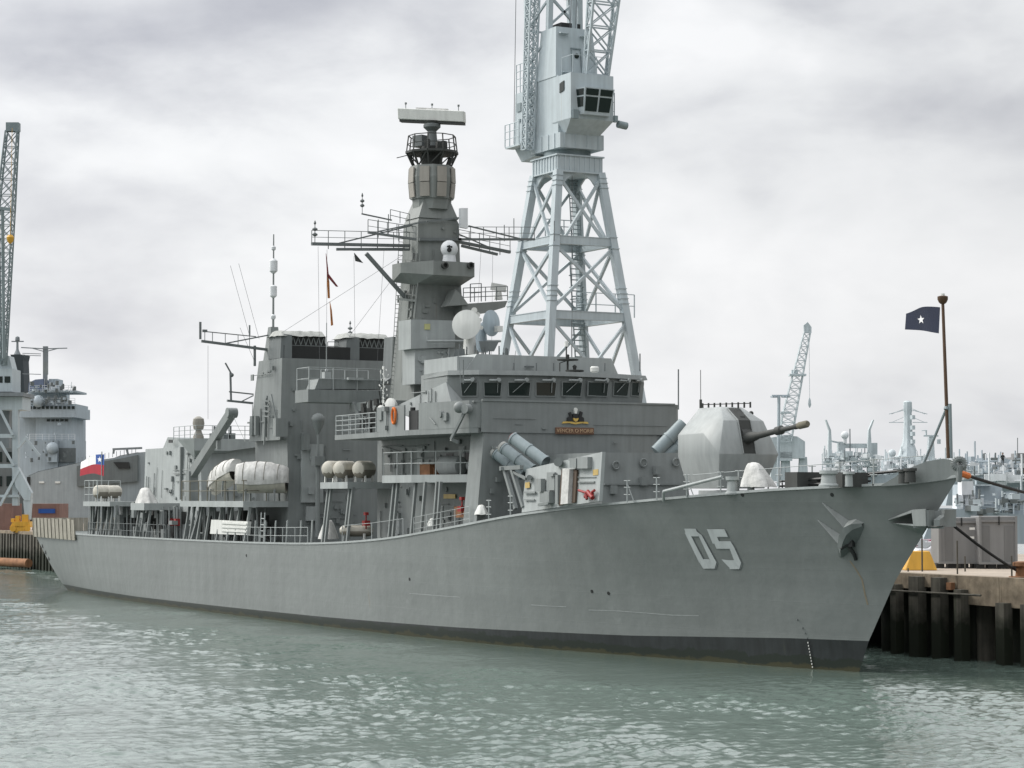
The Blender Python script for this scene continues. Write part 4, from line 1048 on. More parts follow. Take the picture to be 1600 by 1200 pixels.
# turning search radar bar, skewed to the ship's line
mb = MB()
d = (RT*.96+FH*-.28).normalized(); n = V((d.y, -d.x, 0)); n = n if n.dot(FW) < 0 else -n
rc = c+V((0, 0, 36.45)); tilt = V((0, 0, -.09))
def rb(L, z0, z1, n0, n1, sh=0):
    q = [(-L, n0), (L, n0), (L, n1), (-L, n1)]
    return [rc+(d+tilt)*i+n*j+V((0, 0, z0)) for i, j in q], [rc+(d+tilt)*i*1.0+n*(j+sh)+V((0, 0, z1)) for i, j in q]
lo2, hi2 = rb(2.5, -.38, .40, .30, -.25, .12); mb.hexa(lo2, hi2)
RAD_ = mb.build('search_radar', M['white'], MAST, bevel=.04)
mb = MB(); lo2, hi2 = rb(2.42, -.55, -.36, .2, -.35); mb.hexa(lo2, hi2); mb.cyl(rc-V((0, 0, .75)), rc-V((0, 0, .4)), .45, .6, n=12); mb.build('radar_backing', M['soot'], RAD_)
mb = MB(); lo2, hi2 = rb(1.2, .41, .55, .1, -.15); mb.hexa(lo2, hi2); mb.build('interrogator_bar', M['canvas'], RAD_)
mb = MB()
for t in (-2.0, 0, 2.0): p = rc+(d+tilt)*t+V((0, 0, .4)); mb.cyl(p, p+V((0, 0, .42)), .03, n=5); mb.cbox(p+V((0, 0, .42)), .12, .12, .14)
mb.build_each('radar_horn', M['grey_dark'], RAD_)

# yards
def yard(mb, p, q, railh=0, w=.22, n=5, truss=.35):
    p = V(p); q = V(q); mb.bar(p, q, w, w*.8); 
    if truss: mb.bar(p.lerp(q, .25)-V((0, 0, truss)), q.lerp(p, .05)-V((0, 0, truss*.7)), w*.7); 
    for i in range(n+1):
        a = p.lerp(q, i/n)
        if truss and i > 0: mb.bar(a, a-V((0, 0, truss)), .05)
        if railh: mb.cyl(a, a+V((0, 0, railh)), .03, n=5)
    if railh: mb.cyl(p+V((0, 0, railh)), q+V((0, 0, railh)), .025, n=5); mb.cyl(p+V((0, 0, railh*.5)), q+V((0, 0, railh*.5)), .02, n=5)
X = -58.0
A1 = at(487, 381, x=X); A2 = at(640, 384, x=X)
mb = MB(); yard(mb, A1, A2, .95, .26, 6); mb.bar(at(530, 380, x=X), at(645, 352, x=X), .1); mb.bar(at(572, 396, x=X), at(636, 468, x=X), .24); mb.bar(at(552, 390, x=X), at(640, 390, x=X), .16)
YD1 = mb.build('yard_arm', M['grey_dark'], MAST)
mb = MB()
B1 = at(717, 378, x=X); B2 = at(797, 394, x=X); yard(mb, B2, B1, .9, .26, 5); mb.bar(at(717, 366, x=X), at(768, 388, x=X), .08)
YD2 = mb.build('yard_arm', M['grey_dark'], MAST)
mb = MB()
yard(mb, at(575, 363, x=X+1.2), at(650, 374, x=X+1.2), .9, .2, 5, 0); yard(mb, at(835, 374, x=X+1.2), at(715, 374, x=X+1.2), .9, .2, 6, 0); mb.bar(at(655, 374, x=X+1.2), at(720, 374, x=X+1.2), .2)
mb.bar(at(590, 362, x=X+1.2), at(665, 346, x=X+1.2), .1); mb.bar(at(732, 353, x=X+1.2), at(812, 373, x=X+1.2), .1); mb.bar(at(668, 346, x=X+1.2), at(722, 340, x=X+1.2), .12)
mb.bar(at(565, 334, x=X+1.5), at(612, 344, x=X+1.2), .09); mb.rail([at(610, 345, x=X+1.2), at(640, 352, x=X+1.2)], .8, 1.0, 2, .025, .03)
YD3 = mb.build('yard_arm', M['grey_dark'], MAST)
mb = MB()
def aerial(mb, p, h, s=1.0):
    p = V(p); mb.cyl(p, p+V((0, 0, h)), .03*s, n=5)
    for t in (.35, .6): mb.lathe(p+V((0, 0, h*t)), (0, 0, 1), [(0, .05*s), (.08, .2*s), (.16, .2*s), (.26, .05*s)], 8)
    mb.lathe(p+V((0, 0, h*.9)), (0, 0, 1), [(0, .04), (.1, .1*s), (.3, .02)], 8)
aerial(mb, at(492, 381, x=X), 1.5); aerial(mb, at(566, 334, x=X+1.5), 1.3, .8)
for u, v, h in ((591, 356, .6), (607, 350, .7), (623, 362, .5), (803, 356, .7), (866, 362, .8), (788, 362, .5)): p = at(u, v, x=X); mb.cyl(p-V((0, 0, .7)), p+V((0, 0, h)), .035, n=5)
mb.build_each('yard_aerial', M['grey_dark'], MAST)
# light panel aerial beside the mast head, optical ball, blister platform
mb = MB(); mb.prism([at(u, v, x=-56.0) for u, v in ((720, 355), (731, 357), (731, 325), (720, 325))], (-.3, 0, 0)); mb.build('panel_aerial', M['bg_pale'], MAST)
mb = MB()
top = [at(u, v, x=-54.6) for u, v in ((664, 406), (743, 406))]
z1 = top[0].z; z0 = z1-1.0; zl = z1-1.55
mb.hexa([(-54.7, -1.55, z0), (-54.7, 1.7, z0), (-57.0, 1.6, zl), (-57.0, -1.9, zl)], [(-54.7, -1.55, z1), (-54.7, 1.7, z1), (-57.0, 1.7, z1), (-57.0, -2.0, z1)])
mb.hexa([(-54.7, -1.55, z0), (-57.0, -1.9, zl), (-58.6, -2.9, zl+.3), (-57.2, -2.9, z0+.3)], [(-54.7, -1.55, z1), (-57.0, -2.0, z1), (-58.6, -2.9, z1), (-57.2, -2.9, z1)])
BL = mb.build('director_platform', M['mast'], MAST)
mb = MB()
for u in (694, 734): p = at(u, 415, x=-54.65); mb.lathe(p, (1, 0, 0), [(0, .24), (.25, .24), (.26, .16), (.05, .14)], 14)
mb.build_each('scuttle', M['soot'], BL)
mb = MB(); p = at(702, 389, x=-55.6); mb.ball(p, .62, 18, 10); mb.cyl(p-V((0, 0, .95)), p-V((0, 0, .35)), .5, .42, n=14)
EO = mb.build('optical_director', M['bg_pale'], BL)
mb = MB(); f = (CAM-p).normalized(); 
for a, b, r_ in ((0.0, -.12, .17), (.0, .3, .10), (.28, .26, .07), (-.2, .32, .06)): q = p+(f+RT*a+V((0, 0, b))).normalized()*.6; mb.cyl(q, q+f*.06, r_, n=12)
mb.build_each('lens', M['black'], EO)
# right hand platform with small navigation radar
mb = MB()
pr = [at(u, v, x=-55.5) for u, v in ((722, 475), (793, 470), (789, 480), (760, 489), (722, 492))]
mb.prism(pr, (-1.6, 0, 0)); mb.prism([at(u, v, x=-55.3) for u, v in ((700, 478), (732, 476), (722, 462), (712, 452), (706, 468))], (-1.2, 0, 0))
NP = mb.build('radar_platform', M['mast'], MAST)
mb = MB(); mb.rail([at(u, v, x=-55.6) for u, v in ((724, 472), (793, 469))], 1.0, .9, 3, .03, .035); mb.rail([at(735, 472, x=-56.6), at(752, 471, x=-56.6)], 1.3, .8, 2, .03, .04); mb.build('platform_rail', M['grey_dark'], NP)
mb = MB(); p = at(779, 468, x=-56.2); mb.cyl(p, p+V((0, 0, .6)), .3, .2, n=12); a = p+V((0, 0, .85)); mb.bar(a-RT*.55+V((0, 0, .12)), a+RT*.55-V((0, 0, .08)), .3, .5); mb.build('navigation_radar', M['white'], NP)
# pipes and brackets up the starboard side of the mast
mb = MB()
for u in (640, 646, 651): mb.cyl(at(u-12, 598, y=-2.1), at(u+6, 395, y=-1.75), .06, n=6)
for v in (416, 470): p = at(650, v, y=-1.8); mb.bar(p, at(622, v-3, y=-2.6), .16); mb.bar(at(622, v-8, y=-2.6), at(622, v+3, y=-2.6), .1); mb.rail([at(634, v, y=-2.2), at(650, v+3, y=-1.9)], .5, .6, 1)
random_fit(mb, ((-56.85, -1.5, 16.5), (0, 1, 0), (.0, 0, 1), (1, 0, 0)), (.1, 2.9), (0, 7), 26, 21, .5)
random_fit(mb, ((-59.4, -1.9, 17), (1, 0, 0), (.0, 0, 1), (0, -1, 0)), (.1, 2.2), (0, 8), 18, 22, .4)
random_fit(mb, ((-56.97, -1.5, 24.6), (0, 1, 0), (.0, 0, 1), (1, 0, 0)), (.2, 2.9), (0, 3.8), 12, 23, .5)
mb.ladder((-60.1, -2.15, 15.5), (-59.4, -1.75, 28), .4, .32)
mb.build_each('mast_fitting', M['mast'], MAST, pad=0.2)
# flat grey screen panel low on the mast with a yellow plate, dishes beside it
mb = MB(); mb.prism([at(u, v, x=-55.0) for u, v in ((642, 545), (711, 543), (711, 501), (642, 499))], (-2.0, 0, 0)); mb.prism([at(u, v, x=-55.2) for u, v in ((648, 600), (711, 600), (711, 545), (648, 545))], (-2.0, 0, 0))
SP = mb.build('mast_house', M['grey_pale'], SHIP)
mb = MB(); mb.prism([at(u, v, x=-54.98) for u, v in ((663, 515), (672, 515), (672, 506), (663, 506))], (.03, 0, 0)); mb.build_each('warning_plate', M['pale_yellow'], SP)
mb = MB(); random_fit(mb, (at(650, 598, x=-55.2), (0, 1, 0), (0, 0, 1), (1, 0, 0)), (.2, 2.6), (.1, 2.2), 18, 31, .5)
for i in range(26): p = at(random.uniform(680, 705), random.uniform(560, 592), x=-54.0); mb.cyl(p, p+V((random.uniform(-.3, .3), random.uniform(-.4, .4), random.uniform(.1, .5))), .04, n=5)
mb.build_each('mast_house_fitting', M['grey_pale'], SP, pad=0.15)
mb = MB(); p0 = at(667, 533, x=-54.6); p1 = at(782, 533, x=-54.6); mb.cyl(p0, p1, .09, n=8); mb.cyl(p0, p0+V((0, 0, .3)), .06); mb.build('boom_aerial', M['grey_pale'], SP)
def dish(name, u, v, x, r_, mat, face):
    p = at(u, v, x=x); f = V(face).normalized(); mb = MB()
    mb.lathe(p, f, [(-.35, .25), (-.22, r_*.6), (0.02, r_), (.05, r_), (.10, r_*.7), (.2, r_*.3), (.22, .01)], 28)
    mb.cyl(p-f*.35, p-f*.9-V((0, 0, .3)), .28, n=10); mb.cyl(p-f*.9-V((0, 0, .2)), p-f*.9-V((0, 0, 2.0)), .35, .5, n=12)
    return mb.build(name, M[mat], SP)
f1 = (CAM-at(729, 507, x=-51)).normalized()
dish('tracker_dish', 729, 507, -51.5, 1.02, 'white', f1+RT*-.25+V((0, 0, .12)))
M['dish_blue'] = paint('pale blue dish', (.36, .43, .47), rough=.4, var=.03)
dish('tracker_dish', 767, 505, -52.5, .93, 'dish_blue', f1*.62+RT*.75+V((0, 0, .05)))
mb = MB()
for u, v, r_ in ((741, 485, .22), (746, 492, .2), (750, 500, .15), (752, 512, .15)): p = at(u, v, x=-52.2); mb.cyl(p, p+f1*.3, r_, n=10)
mb.cbox(at(779, 514, x=-52), .5, .4, .4)
mb.build_each('tracker_camera', M['white'], SP)
mb = MB(); mb.hexa([at(u, 549, x=-50) for u in (752, 772)]+[at(u, 549, x=-52) for u in (772, 752)], [at(u, 533, x=-50) for u in (748, 780)]+[at(u, 533, x=-52) for u in (780, 748)])
mb.hexa([at(u, 570, x=-49.5) for u in (705, 728)]+[at(u, 570, x=-51) for u in (728, 705)], [at(u, 545, x=-49.5) for u in (712, 726)]+[at(u, 545, x=-51) for u in (726, 712)])
for i in range(18): p = at(random.uniform(700, 800), random.uniform(540, 556), x=-50); mb.cyl(p-V((0, 0, .6)), p+V((0, 0, .1)), .05, n=5)
mb.build('tracker_base', M['grey_dark'], SP)
mb = MB(); mb.cyl(at(724, 600, y=-6.9), at(724, 562, y=-6.9), .035, n=5); mb.cyl(at(720, 600, y=-7), at(716, 545, y=-7), .02, n=5); mb.cyl(at(894, 575, x=-45), at(894, 470, x=-45), .015, n=4); mb.cyl(at(1060, 640, x=-36.5), at(1060, 577, x=-36.5), .05, n=6); mb.cyl(at(801, 580, x=-44), at(806, 548, x=-44.4), .02, n=4)
mb.build_each('whip_aerial', M['grey_dark'], SHIP)
# dark exhaust trunk abaft the mast
mb = MB(); mb.prism([at(u, v, x=-62.5) for u, v in ((597, 600), (634, 600), (634, 526), (614, 526), (611, 590))], (-1.5, 0, 0)); mb.build('vent_trunk', M['grey_dark'], SHIP)

# signal platform aft of the bridge
mb = MB(); mb.box(-65.1, -62.7, -7.6, -1.5, 15.85, 16.75); mb.prism([at(u, v, x=-62.9) for u, v in ((492, 608), (600, 608), (600, 592), (498, 592))], (-1.6, 0, 0)); mb.bar((-62.9, -4, 15.9), (-60, -3.8, 13.2), .3); mb.box(-63.5, -57.5, -4.0, 2, 15.2, 15.85)
SG = mb.build('signal_platform', M['grey'], SHIP)
mb = MB(); mb.rail([(-65, -1.8, 16.75), (-65, -7.5, 16.75), (-62.8, -7.5, 16.75), (-62.8, -1.8, 16.75)], 1.6, 2.2, 2, .022, .045); mb.build('platform_rail', M['grey_pale'], SG)
mb = MB(); p = at(510, 590, x=-64); mb.cbox(p-V((0, 0, .1)), .5, .5, 1.0); mb.cyl(p, p+V((0, 0, 4.0)), .035, n=5); mb.ball(p+V((0, 0, .5)), .12); mb.cbox(at(555, 592, x=-62.7), .3, 1.2, .18); mb.build_each('whip_aerial', M['grey_pale'], SG)
mb = MB()      # cluttered lamps and equipment between platform and bridge wing
rn = random.Random(5)
for i in range(34):
    p = at(rn.uniform(566, 604), rn.uniform(628, 668), y=rn.uniform(-6.5, -4.5))
    if rn.random() < .5: mb.cbox(p, .3, .3, rn.uniform(.2, .6), rn.random())
    else: mb.cyl(p, p+V((rn.uniform(-.4, .4), rn.uniform(-.3, .3), rn.uniform(.3, 1))), .05, n=6)
mb.bar((-57.2, -5.2, 13.3), (-57.2, -5.2, 15.8), .2); mb.bar((-58.6, -4.6, 13.3), (-58.6, -4.6, 15.8), .2)
mb.build_each('signal_gear', M['soot'], SG, pad=0.1)
mb = MB()
for i in range(30): p = at(600+rn.uniform(-6, 6), 575+i*2.2, y=-6.6); mb.cyl(p, p+V((rn.uniform(-.2, .2), 0, .12)), .035, n=5)
mb.cyl(at(598, 640, y=-6.6), at(600, 572, y=-6.6), .03, n=5); mb.build('hanging_insulator', M['white'], SG)

# ------------------------------------------------------------------ funnel and the block below it
mb = MB()
mb.hexa([(-74, -4.3, 5.4), (-74, 4.4, 5.4), (-80.6, 4.4, 5.4), (-80.6, -4.3, 5.4)], [(-74, -4.5, 13.4), (-74, 4.5, 13.4), (-80.6, 4.5, 13.4), (-80.6, -4.5, 13.4)])
mb.hexa([(-74, -5.1, 13.4), (-74, 4.7, 13.4), (-80.4, 4.7, 13.4), (-80.4, -5.1, 13.4)], [(-74, -4.95, 19.7), (-74, 4.55, 19.7), (-78.9, 4.5, 19.7), (-78.9, -4.9, 19.7)])
FUN = mb.build('funnel', M['grey'], SHIP)
mb = MB()
mb.box(-77.5, -74.3, -4.7, 4.4, 19.71, 20.7)
mb.build('exhaust_grille', M['black'], FUN)
for ya, yb, y2 in ((-4.95, -4.1, -1.1), (.55, 1.6, 4.4)):
    mb = MB(); mb.hexa([(-74.4, ya, 19.72), (-74.1, yb, 19.72), (-76.8, yb, 19.72), (-76.8, ya, 19.72)], [(-74.4, ya+.1, 21.6), (-74.1, yb, 21.5), (-76.8, yb, 21.6), (-76.8, ya+.1, 21.6)])
    mb.box(-76.8, -74.5, yb, y2, 20.72, 21.5)
    IN = mb.build('air_intake', M['grey_dark'], FUN)
    mb = MB(); mb.box(-74.49, -74.45, yb+.05, y2-.05, 19.8, 21.45); mb.build('grille', M['black'], IN)
    mb = MB(); nz = 7
    for i in range(nz):
        a = yb+(y2-yb)*i/nz; b = yb+(y2-yb)*(i+1)/nz; m_ = (a+b)/2
        mb.bar((-74.42, a, 20.75), (-74.42, m_, 21.4), .05); mb.bar((-74.42, m_, 21.4), (-74.42, b, 20.75), .05)
    mb.bar((-74.42, yb, 20.72), (-74.42, y2, 20.72), .07); mb.build('grille_bracing', M['grey'], IN)
    rn = random.Random(int(ya*10)); mb = MB(); rows = []
    for i in range(6):
        row = []
        for j in range(14):
            y = ya-.1+(y2-ya+.2)*j/13; x = -74.2-2.9*i/5
            edge = i in (0, 5) or j in (0, 13)
            row.append(V((x, y, (21.45 if edge else 21.88)+rn.uniform(-.045, .045))))
        rows.append(row)
    mb.loft(rows); mb.build('canvas_cover', M['canvas_grey'], IN)
mb = MB()
random_fit(mb, ((-80.2, -5.05, 13.6), (1, 0, 0), (0, 0, 1), (0, -1, 0)), (.2, 5.6), (.1, 5.6), 12, 41, .6)
wall_fit(mb, ((-80.2, -5.05, 13.6), (1, 0, 0), (0, .025, 1), (0, -1, 0)), [('box', 1.5, 1.3, 4.0, .12, .12), ('pipe', 3.4, .1, 3.2, PI/2, .06), ('box', 3.4, 2.6, .7, .08, .1), ('box', 3.4, 2.0, .5, .08, .1), ('box', 3.6, 5.2, .8, .12, .1), ('box', 2.2, 5.1, .5, .12, .1), ('box', .7, .9, .5, 1.3, .3)])
mb.hexa([(-74.3, -5.12, 13.5), (-73.9, -5.12, 13.5), (-73.9, -4.6, 13.5), (-74.3, -4.6, 13.5)], [(-76.2, -5.1, 17), (-75.9, -5.1, 17), (-75.9, -4.7, 17), (-76.2, -4.7, 17)])
mb.cbox(at(395, 665, y=-5.2), .5, .3, 1.5); mb.cbox(at(401, 665, y=-5.3), .3, .3, 1.5); mb.bar(at(413, 695, y=-5.3), at(416, 622, y=-5.3), .12)
for v_ in (626, 634, 642, 650): mb.bar(at(410, v_, y=-5.5), at(421, v_+1, y=-5.5), .1)
for u, v, w_, h_ in ((438, 668, 1.0, 1.4), (477, 690, .5, 1.3)): p = at(u, v, x=-73.6); mb.cbox(p, .6, w_, h_)
random_fit(mb, ((-74, -4.2, 6), (0, 1, 0), (0, 0, 1), (1, 0, 0)), (.3, 5.5), (.2, 7), 46, 43, .5)
random_fit(mb, ((-74, -4.6, 13.7), (0, 1, 0), (0, 0, 1), (1, 0, 0)), (.3, 9), (.2, 5), 7, 44, .35)
mb.ladder((-73.88, -2.8, 6), (-73.88, -2.8, 12.8), .5, .32); mb.ladder((-73.88, -1.6, 9), (-73.88, -1.6, 13.0), .5, .32)
mb.build_each('funnel_fitting', M['grey'], FUN, pad=0.2)
mb = MB(); mb.box(-73.95, -73.7, -3.4, -1.6, 8.6, 13.1); mb.box(-73.95, -73.6, -3.0, -2.0, 7.2, 8.3); wall_fit(mb, ((-73.7, -3.3, 8.7), (0, 1, 0), (0, 0, 1), (1, 0, 0)), [('box', .9, 3.6, .7, .9, .15), ('box', 1.2, 2.0, .25, .4, .2), ('box', .6, .8, .4, .5, .3)]); mb.build_each('equipment_locker', M['grey_pale'], FUN, pad=0.1)
fcf = ((-74, -4.3, 0), (0, 1, 0), (0, 0, 1), (1, 0, 0)); door(FUN, fcf, 5.2, 6.2, mat='grey'); door(FUN, ((-80.6, -4.4, 0), (1, 0, 0), (0, 0, 1), (0, -1, 0)), 2.2, 8.75)
# whaler-shaped fender ball on a post forward of the funnel
mb = MB(); p = at(497, 655, x=-72.5); mb.ball(p, .52, 16, 10, .9); mb.lathe(p-V((0, 0, 1.15)), (0, 0, 1), [(0, .1), (.6, .38), (.95, .51)], 14); mb.cyl(p-V((0, 0, 3.0)), p-V((0, 0, 1)), .1); mb.cbox(p-V((0, 0, 3.2)), .8, .8, .7); mb.cyl(p-V((0, 0, 9)), p-V((0, 0, 3.0)), .2); mb.build('satellite_dome', M['grey'], SHIP)
# small mast and yards on the funnel's after corner
mb = MB(); a = V((-77.2, -4.4, 0)); mb.hexa([(-76.6, -4.9, 19.7), (-76.6, -3.9, 19.7), (-78.0, -3.9, 19.7), (-78.0, -4.9, 19.7)], [(-76.9, -4.7, 22.3), (-76.9, -4.1, 22.3), (-77.5, -4.1, 22.3), (-77.5, -4.7, 22.3)])
mb.cyl(a+V((0, 0, 22.2)), a+V((0, 0, 29.6)), .10, .05, n=8)
AM = mb.build('after_mast', M['grey'], SHIP)
mb = MB(); mb.lathe(a+V((0, 0, 24.6)), (0, 0, 1), [(0, .12), (.15, .28), (.9, .28), (1.0, .12)], 12); mb.lathe(a+V((0, 0, 26.5)), (0, 0, 1), [(0, .1), (.2, .32), (1.0, .32), (1.2, .1)], 12); mb.lathe(a+V((0, 0, 28.3)), (0, 0, 1), [(0, .05), (.1, .18), (.3, .18), (.4, .05)], 10); mb.lathe(a+V((0, 0, 22.9)), (0, 0, 1), [(0, .12), (.1, .2), (.3, .2), (.4, .1)], 10)
mb.build_each('mast_aerial', M['bg_pale'], AM)
mb = MB(); X = -77.4
yard(mb, at(315, 533, x=X), at(430, 548, x=X), 0, .24, 6, 0); mb.bar(at(345, 538, x=X), at(428, 522, x=X), .1); mb.bar(at(320, 518, x=X), at(400, 526, x=X), .07)
for u in (320, 332, 352, 372, 390): mb.cyl(at(u, 534+(u-320)*.12, x=X), at(u, 518+(u-320)*.1, x=X), .03, n=5)
mb.cbox(at(320, 517, x=X), .2, .35, .2); mb.cyl(at(313, 530, x=X), at(313, 503, x=X), .1, n=6); mb.cyl(at(390, 524, x=X), at(390, 508, x=X), .07, n=6)
yard(mb, at(355, 626, x=X-1), at(395, 630, x=X-1), 0, .2, 3, 0); mb.bar(at(358, 612, x=X-1), at(396, 616, x=X-1), .1); mb.bar(at(378, 627, x=X-1), at(396, 618, x=X-1), .08)
mb.cyl(at(361, 626, x=X-1), at(360, 582, x=X-1), .09, n=6); mb.bar(at(362, 585, x=X-1), at(352, 567, x=X-1), .1); mb.ball(at(362, 586, x=X-1), .17); mb.bar(at(398, 540, x=X), at(398, 572, x=X), .16)
mb.build('yard_arm', M['grey_dark'], AM)
mb = MB()
for a_, b_ in (((390, 525), (360, 415)), ((405, 530), (373, 412)), ((325, 540), (325, 655)), ((400, 570), (375, 512))): mb.cyl(at(*a_, x=X), at(*b_, x=X), .014, n=4)
mb.build_each('whip_aerial', M['wire'], AM)
mb = MB()
for a_, b_ in (((497, 385), (500, 620)), ((553, 400), (556, 640)), ((600, 390), (585, 640)), ((770, 392), (768, 560)), ((752, 385), (742, 560)), ((511, 390), (510, 580)), ((440, 520), (640, 392)), ((546, 525), (640, 400))): mb.cyl(at(*a_, x=-60), at(*b_, x=-60), .012, n=4)
mb.build_each('halyard', M['wire'], SHIP)
mb = MB(); p = at(547, 532, x=-76); aerial(mb, p, 1.4); mb.rail([at(512, 548, x=-76), at(545, 548, x=-76)], .7, .8, 2, .03, .03); mb.build_each('whip_aerial', M['grey_dark'], FUN)
# ------------------------------------------------------------------ hangar, flight deck, boats, rafts
mb = MB()
mb.hexa([(-91.5, -4.9, 5.3), (-91.5, 4.9, 5.3), (-106.3, 4.9, 5.3), (-106.3, -4.9, 5.3)], [(-92.2, -4.7, 13.3), (-92.2, 4.7, 13.3), (-106.3, 4.7, 13.3), (-106.3, -4.7, 13.3)])
mb.prism([at(u, v, y=-4.6) for u, v in ((254, 702), (262, 683), (280, 684), (287, 702))], (0, 3, 0))
mb.hexa([(-91.4, -5.6, 12.9), (-91.4, -2.5, 12.9), (-93.5, -2.5, 12.2), (-93.5, -4.8, 12.2)], [(-91.4, -5.6, 13.9), (-91.4, 5, 13.9), (-95.5, 5, 13.9), (-95.5, -5.6, 13.9)])
HAN = mb.build('hangar', M['grey_pale'], SHIP)
mb = MB(); random_fit(mb, ((-106.2, -4.85, 8.8), (1, 0, 0), (0, 0.03, 1), (0, -1, 0)), (.3, 14), (.1, 4.2), 34, 51, .5); random_fit(mb, ((-91.45, -4.6, 5.8), (0, 1, 0), (-.09, 0, 1), (1, 0, 0)), (.3, 8.8), (.1, 6.9), 40, 52, .6)
random_fit(mb, ((-106.2, -4.92, 5.6), (1, 0, 0), (0, 0.03, 1), (0, -1, 0)), (.3, 14), (.1, 2.4), 34, 53, .7)
for z in (9.6, 10.4, 11.3): mb.cyl((-95.5, -5.1, z), (-91.5, -5.05, z), .04, n=5)
mb.box(-96.6, -96.4, -5.0, -4.7, 8.8, 13.3)
mb.ladder((-92.6, -5.2, 8.7), (-92.6, -5.0, 13.4), .5, .33, .03, (1, 0, 0)); mb.ladder((-94.2, -5.2, 8.7), (-94.2, -5.0, 13.4), .5, .33, .03, (1, 0, 0))
mb.build_each('hangar_fitting', M['grey'], HAN, pad=0.25)
mb = MB(); mb.prism([at(u, v, y=-4.98) for u, v in ((264, 692), (270, 692), (270, 687), (264, 687))], (0, -.05, 0)); mb.build('vent_grille', M['black'], HAN)
mb = MB(); mb.rail([(-91.6, -5.4, 13.9), (-91.6, 4.8, 13.9)], 1.1, 1.5, 3, .025, .035); mb.rail([(-91.6, -5.4, 13.9), (-97, -5.4, 13.9)], 1.1, 1.5, 3, .025, .035)
mb.build('roof_rail', M['grey_pale'], HAN)
mb = MB(); p = at(310, 697, x=-93); mb.lathe(p, (0, 0, 1), [(0, .5), (.8, .45), (1.2, .28), (1.35, .25), (1.45, .42), (1.9, .5), (2.3, .44), (2.5, .15)], 16)
M['fawn'] = paint('fawn grey paint', (.23, .22, .19))
TR = mb.build('tracker_radar', M['fawn'], SHIP)
mb = MB()
for u in (335, 352, 360): p = at(u, 690, x=-92.5); mb.cbox(p+V((0, 0, .2)), .8, .6, 1.0); mb.cyl(p, p+V((0, 0, 1.3)), .1)
mb.build_each('roof_fitting', M['grey_dark'], HAN)
# long inclined boat crane
mb = MB(); a = at(300, 742, y=-6.6); b = at(362, 645, y=-6.6)
mb.bar(a, b, .55, .75); mb.cyl(b-V((0, .4, 0)), b+V((0, .4, 0)), .4, n=12); mb.bar(a-V((0, 0, 2.6)), a+V((0, 0, .3)), .8); mb.bar(a.lerp(b, .62)+V((.5, 0, -.3)), a.lerp(b, .62)+V((.5, 0, -1.0)), .3)
mb.cyl(b, at(383, 690, y=-6.6), .02, n=4); mb.build('boat_crane', M['grey'], SHIP)
# grey bag lockers etc. below the after platforms
mb = MB()
rn = random.Random(77)
for x0, x1, n in ((-113.5, -106.5, 22), (-105, -92.5, 44), (-91, -75, 52)):
    for i in range(n):
        x = rn.uniform(x0, x1); y = rn.uniform(-6.6, -5.2); h = rn.uniform(.3, 1.4); z = zd(x)+rn.choice([0, 0, 0, .6, 1.2, 1.7])
        if rn.random() < .5: mb.cbox((x, y, z+h/2), rn.uniform(.25, .8), rn.uniform(.2, .6), h)
        else: mb.cyl((x, y, zd(x)), (x+rn.uniform(-.3, .3), y, 8.2), rn.uniform(.04, .1), n=6)
mb.build_each('deck_equipment', M['grey'], SHIP, pad=0.12)
mb = MB()
for x0, x1, n in ((-111, -106.5, 10), (-104, -95, 14), (-89, -75, 22)):
    for i in range(n): x = rn.uniform(x0, x1); h = rn.uniform(.4, 1.5); mb.cbox((x, rn.uniform(-6.0, -4.6), zd(x)+rn.uniform(.3, 2.0)), rn.uniform(.3, .7), .4, h)
mb.build_each('deck_equipment', M['soot'], SHIP, pad=0.12)
mb = MB(); mb.box(-106.2, -91.6, 3.6, 4.4, 5.3, 8.3); mb.box(-113.8, -106.4, -4.6, 4, 5.3, 8.4); mb.build('after_house', M['grey_dark'], SHIP)
mb = MB()
for x in (-95.2, -93.8): mb.cbox((x, -6.2, zd(x)+1.4), .4, .4, .6)
mb.build_each('fire_hydrant', M['red'], SHIP)
# louvred gangway stowed below the boats
mb = MB(); a = at(327, 835, y=-7.6); b = at(386, 838, y=-7.6)
mb.prism([at(u, v, y=-7.7) for u, v in ((328, 834), (385, 836), (387, 815), (330, 812))], (0, .3, 0))
for v in (817, 823, 829): mb.bar(at(346, v, y=-7.75), at(385, v+2, y=-7.75), .06, .12)
mb.build('stowed_gangway', M['white'], SHIP)
edge_rail(-73.5, -62, 2, 1.2, 2.0).build('deck_rail', M['grey_pale'], SHIP)
mb = MB()
for x in (-72.6, -70.6, -68.6, -66.4, -63.8, -61.8): mb.bar((x, -7.7, zd(x)), (x+.2, -7.7, zd(x)+1.7), .09)
mb.ladder((-71.4, -7.6, zd(-71)), (-71.4, -7.5, zd(-71)+2.3), .7, .4, .05, (1, 0, 0))
mb.build_each('stanchion', M['grey_pale'], SHIP)
edge_rail(-92, -114, 2, 1.2, 2.2).build('deck_rail', M['grey_dark'], SHIP)
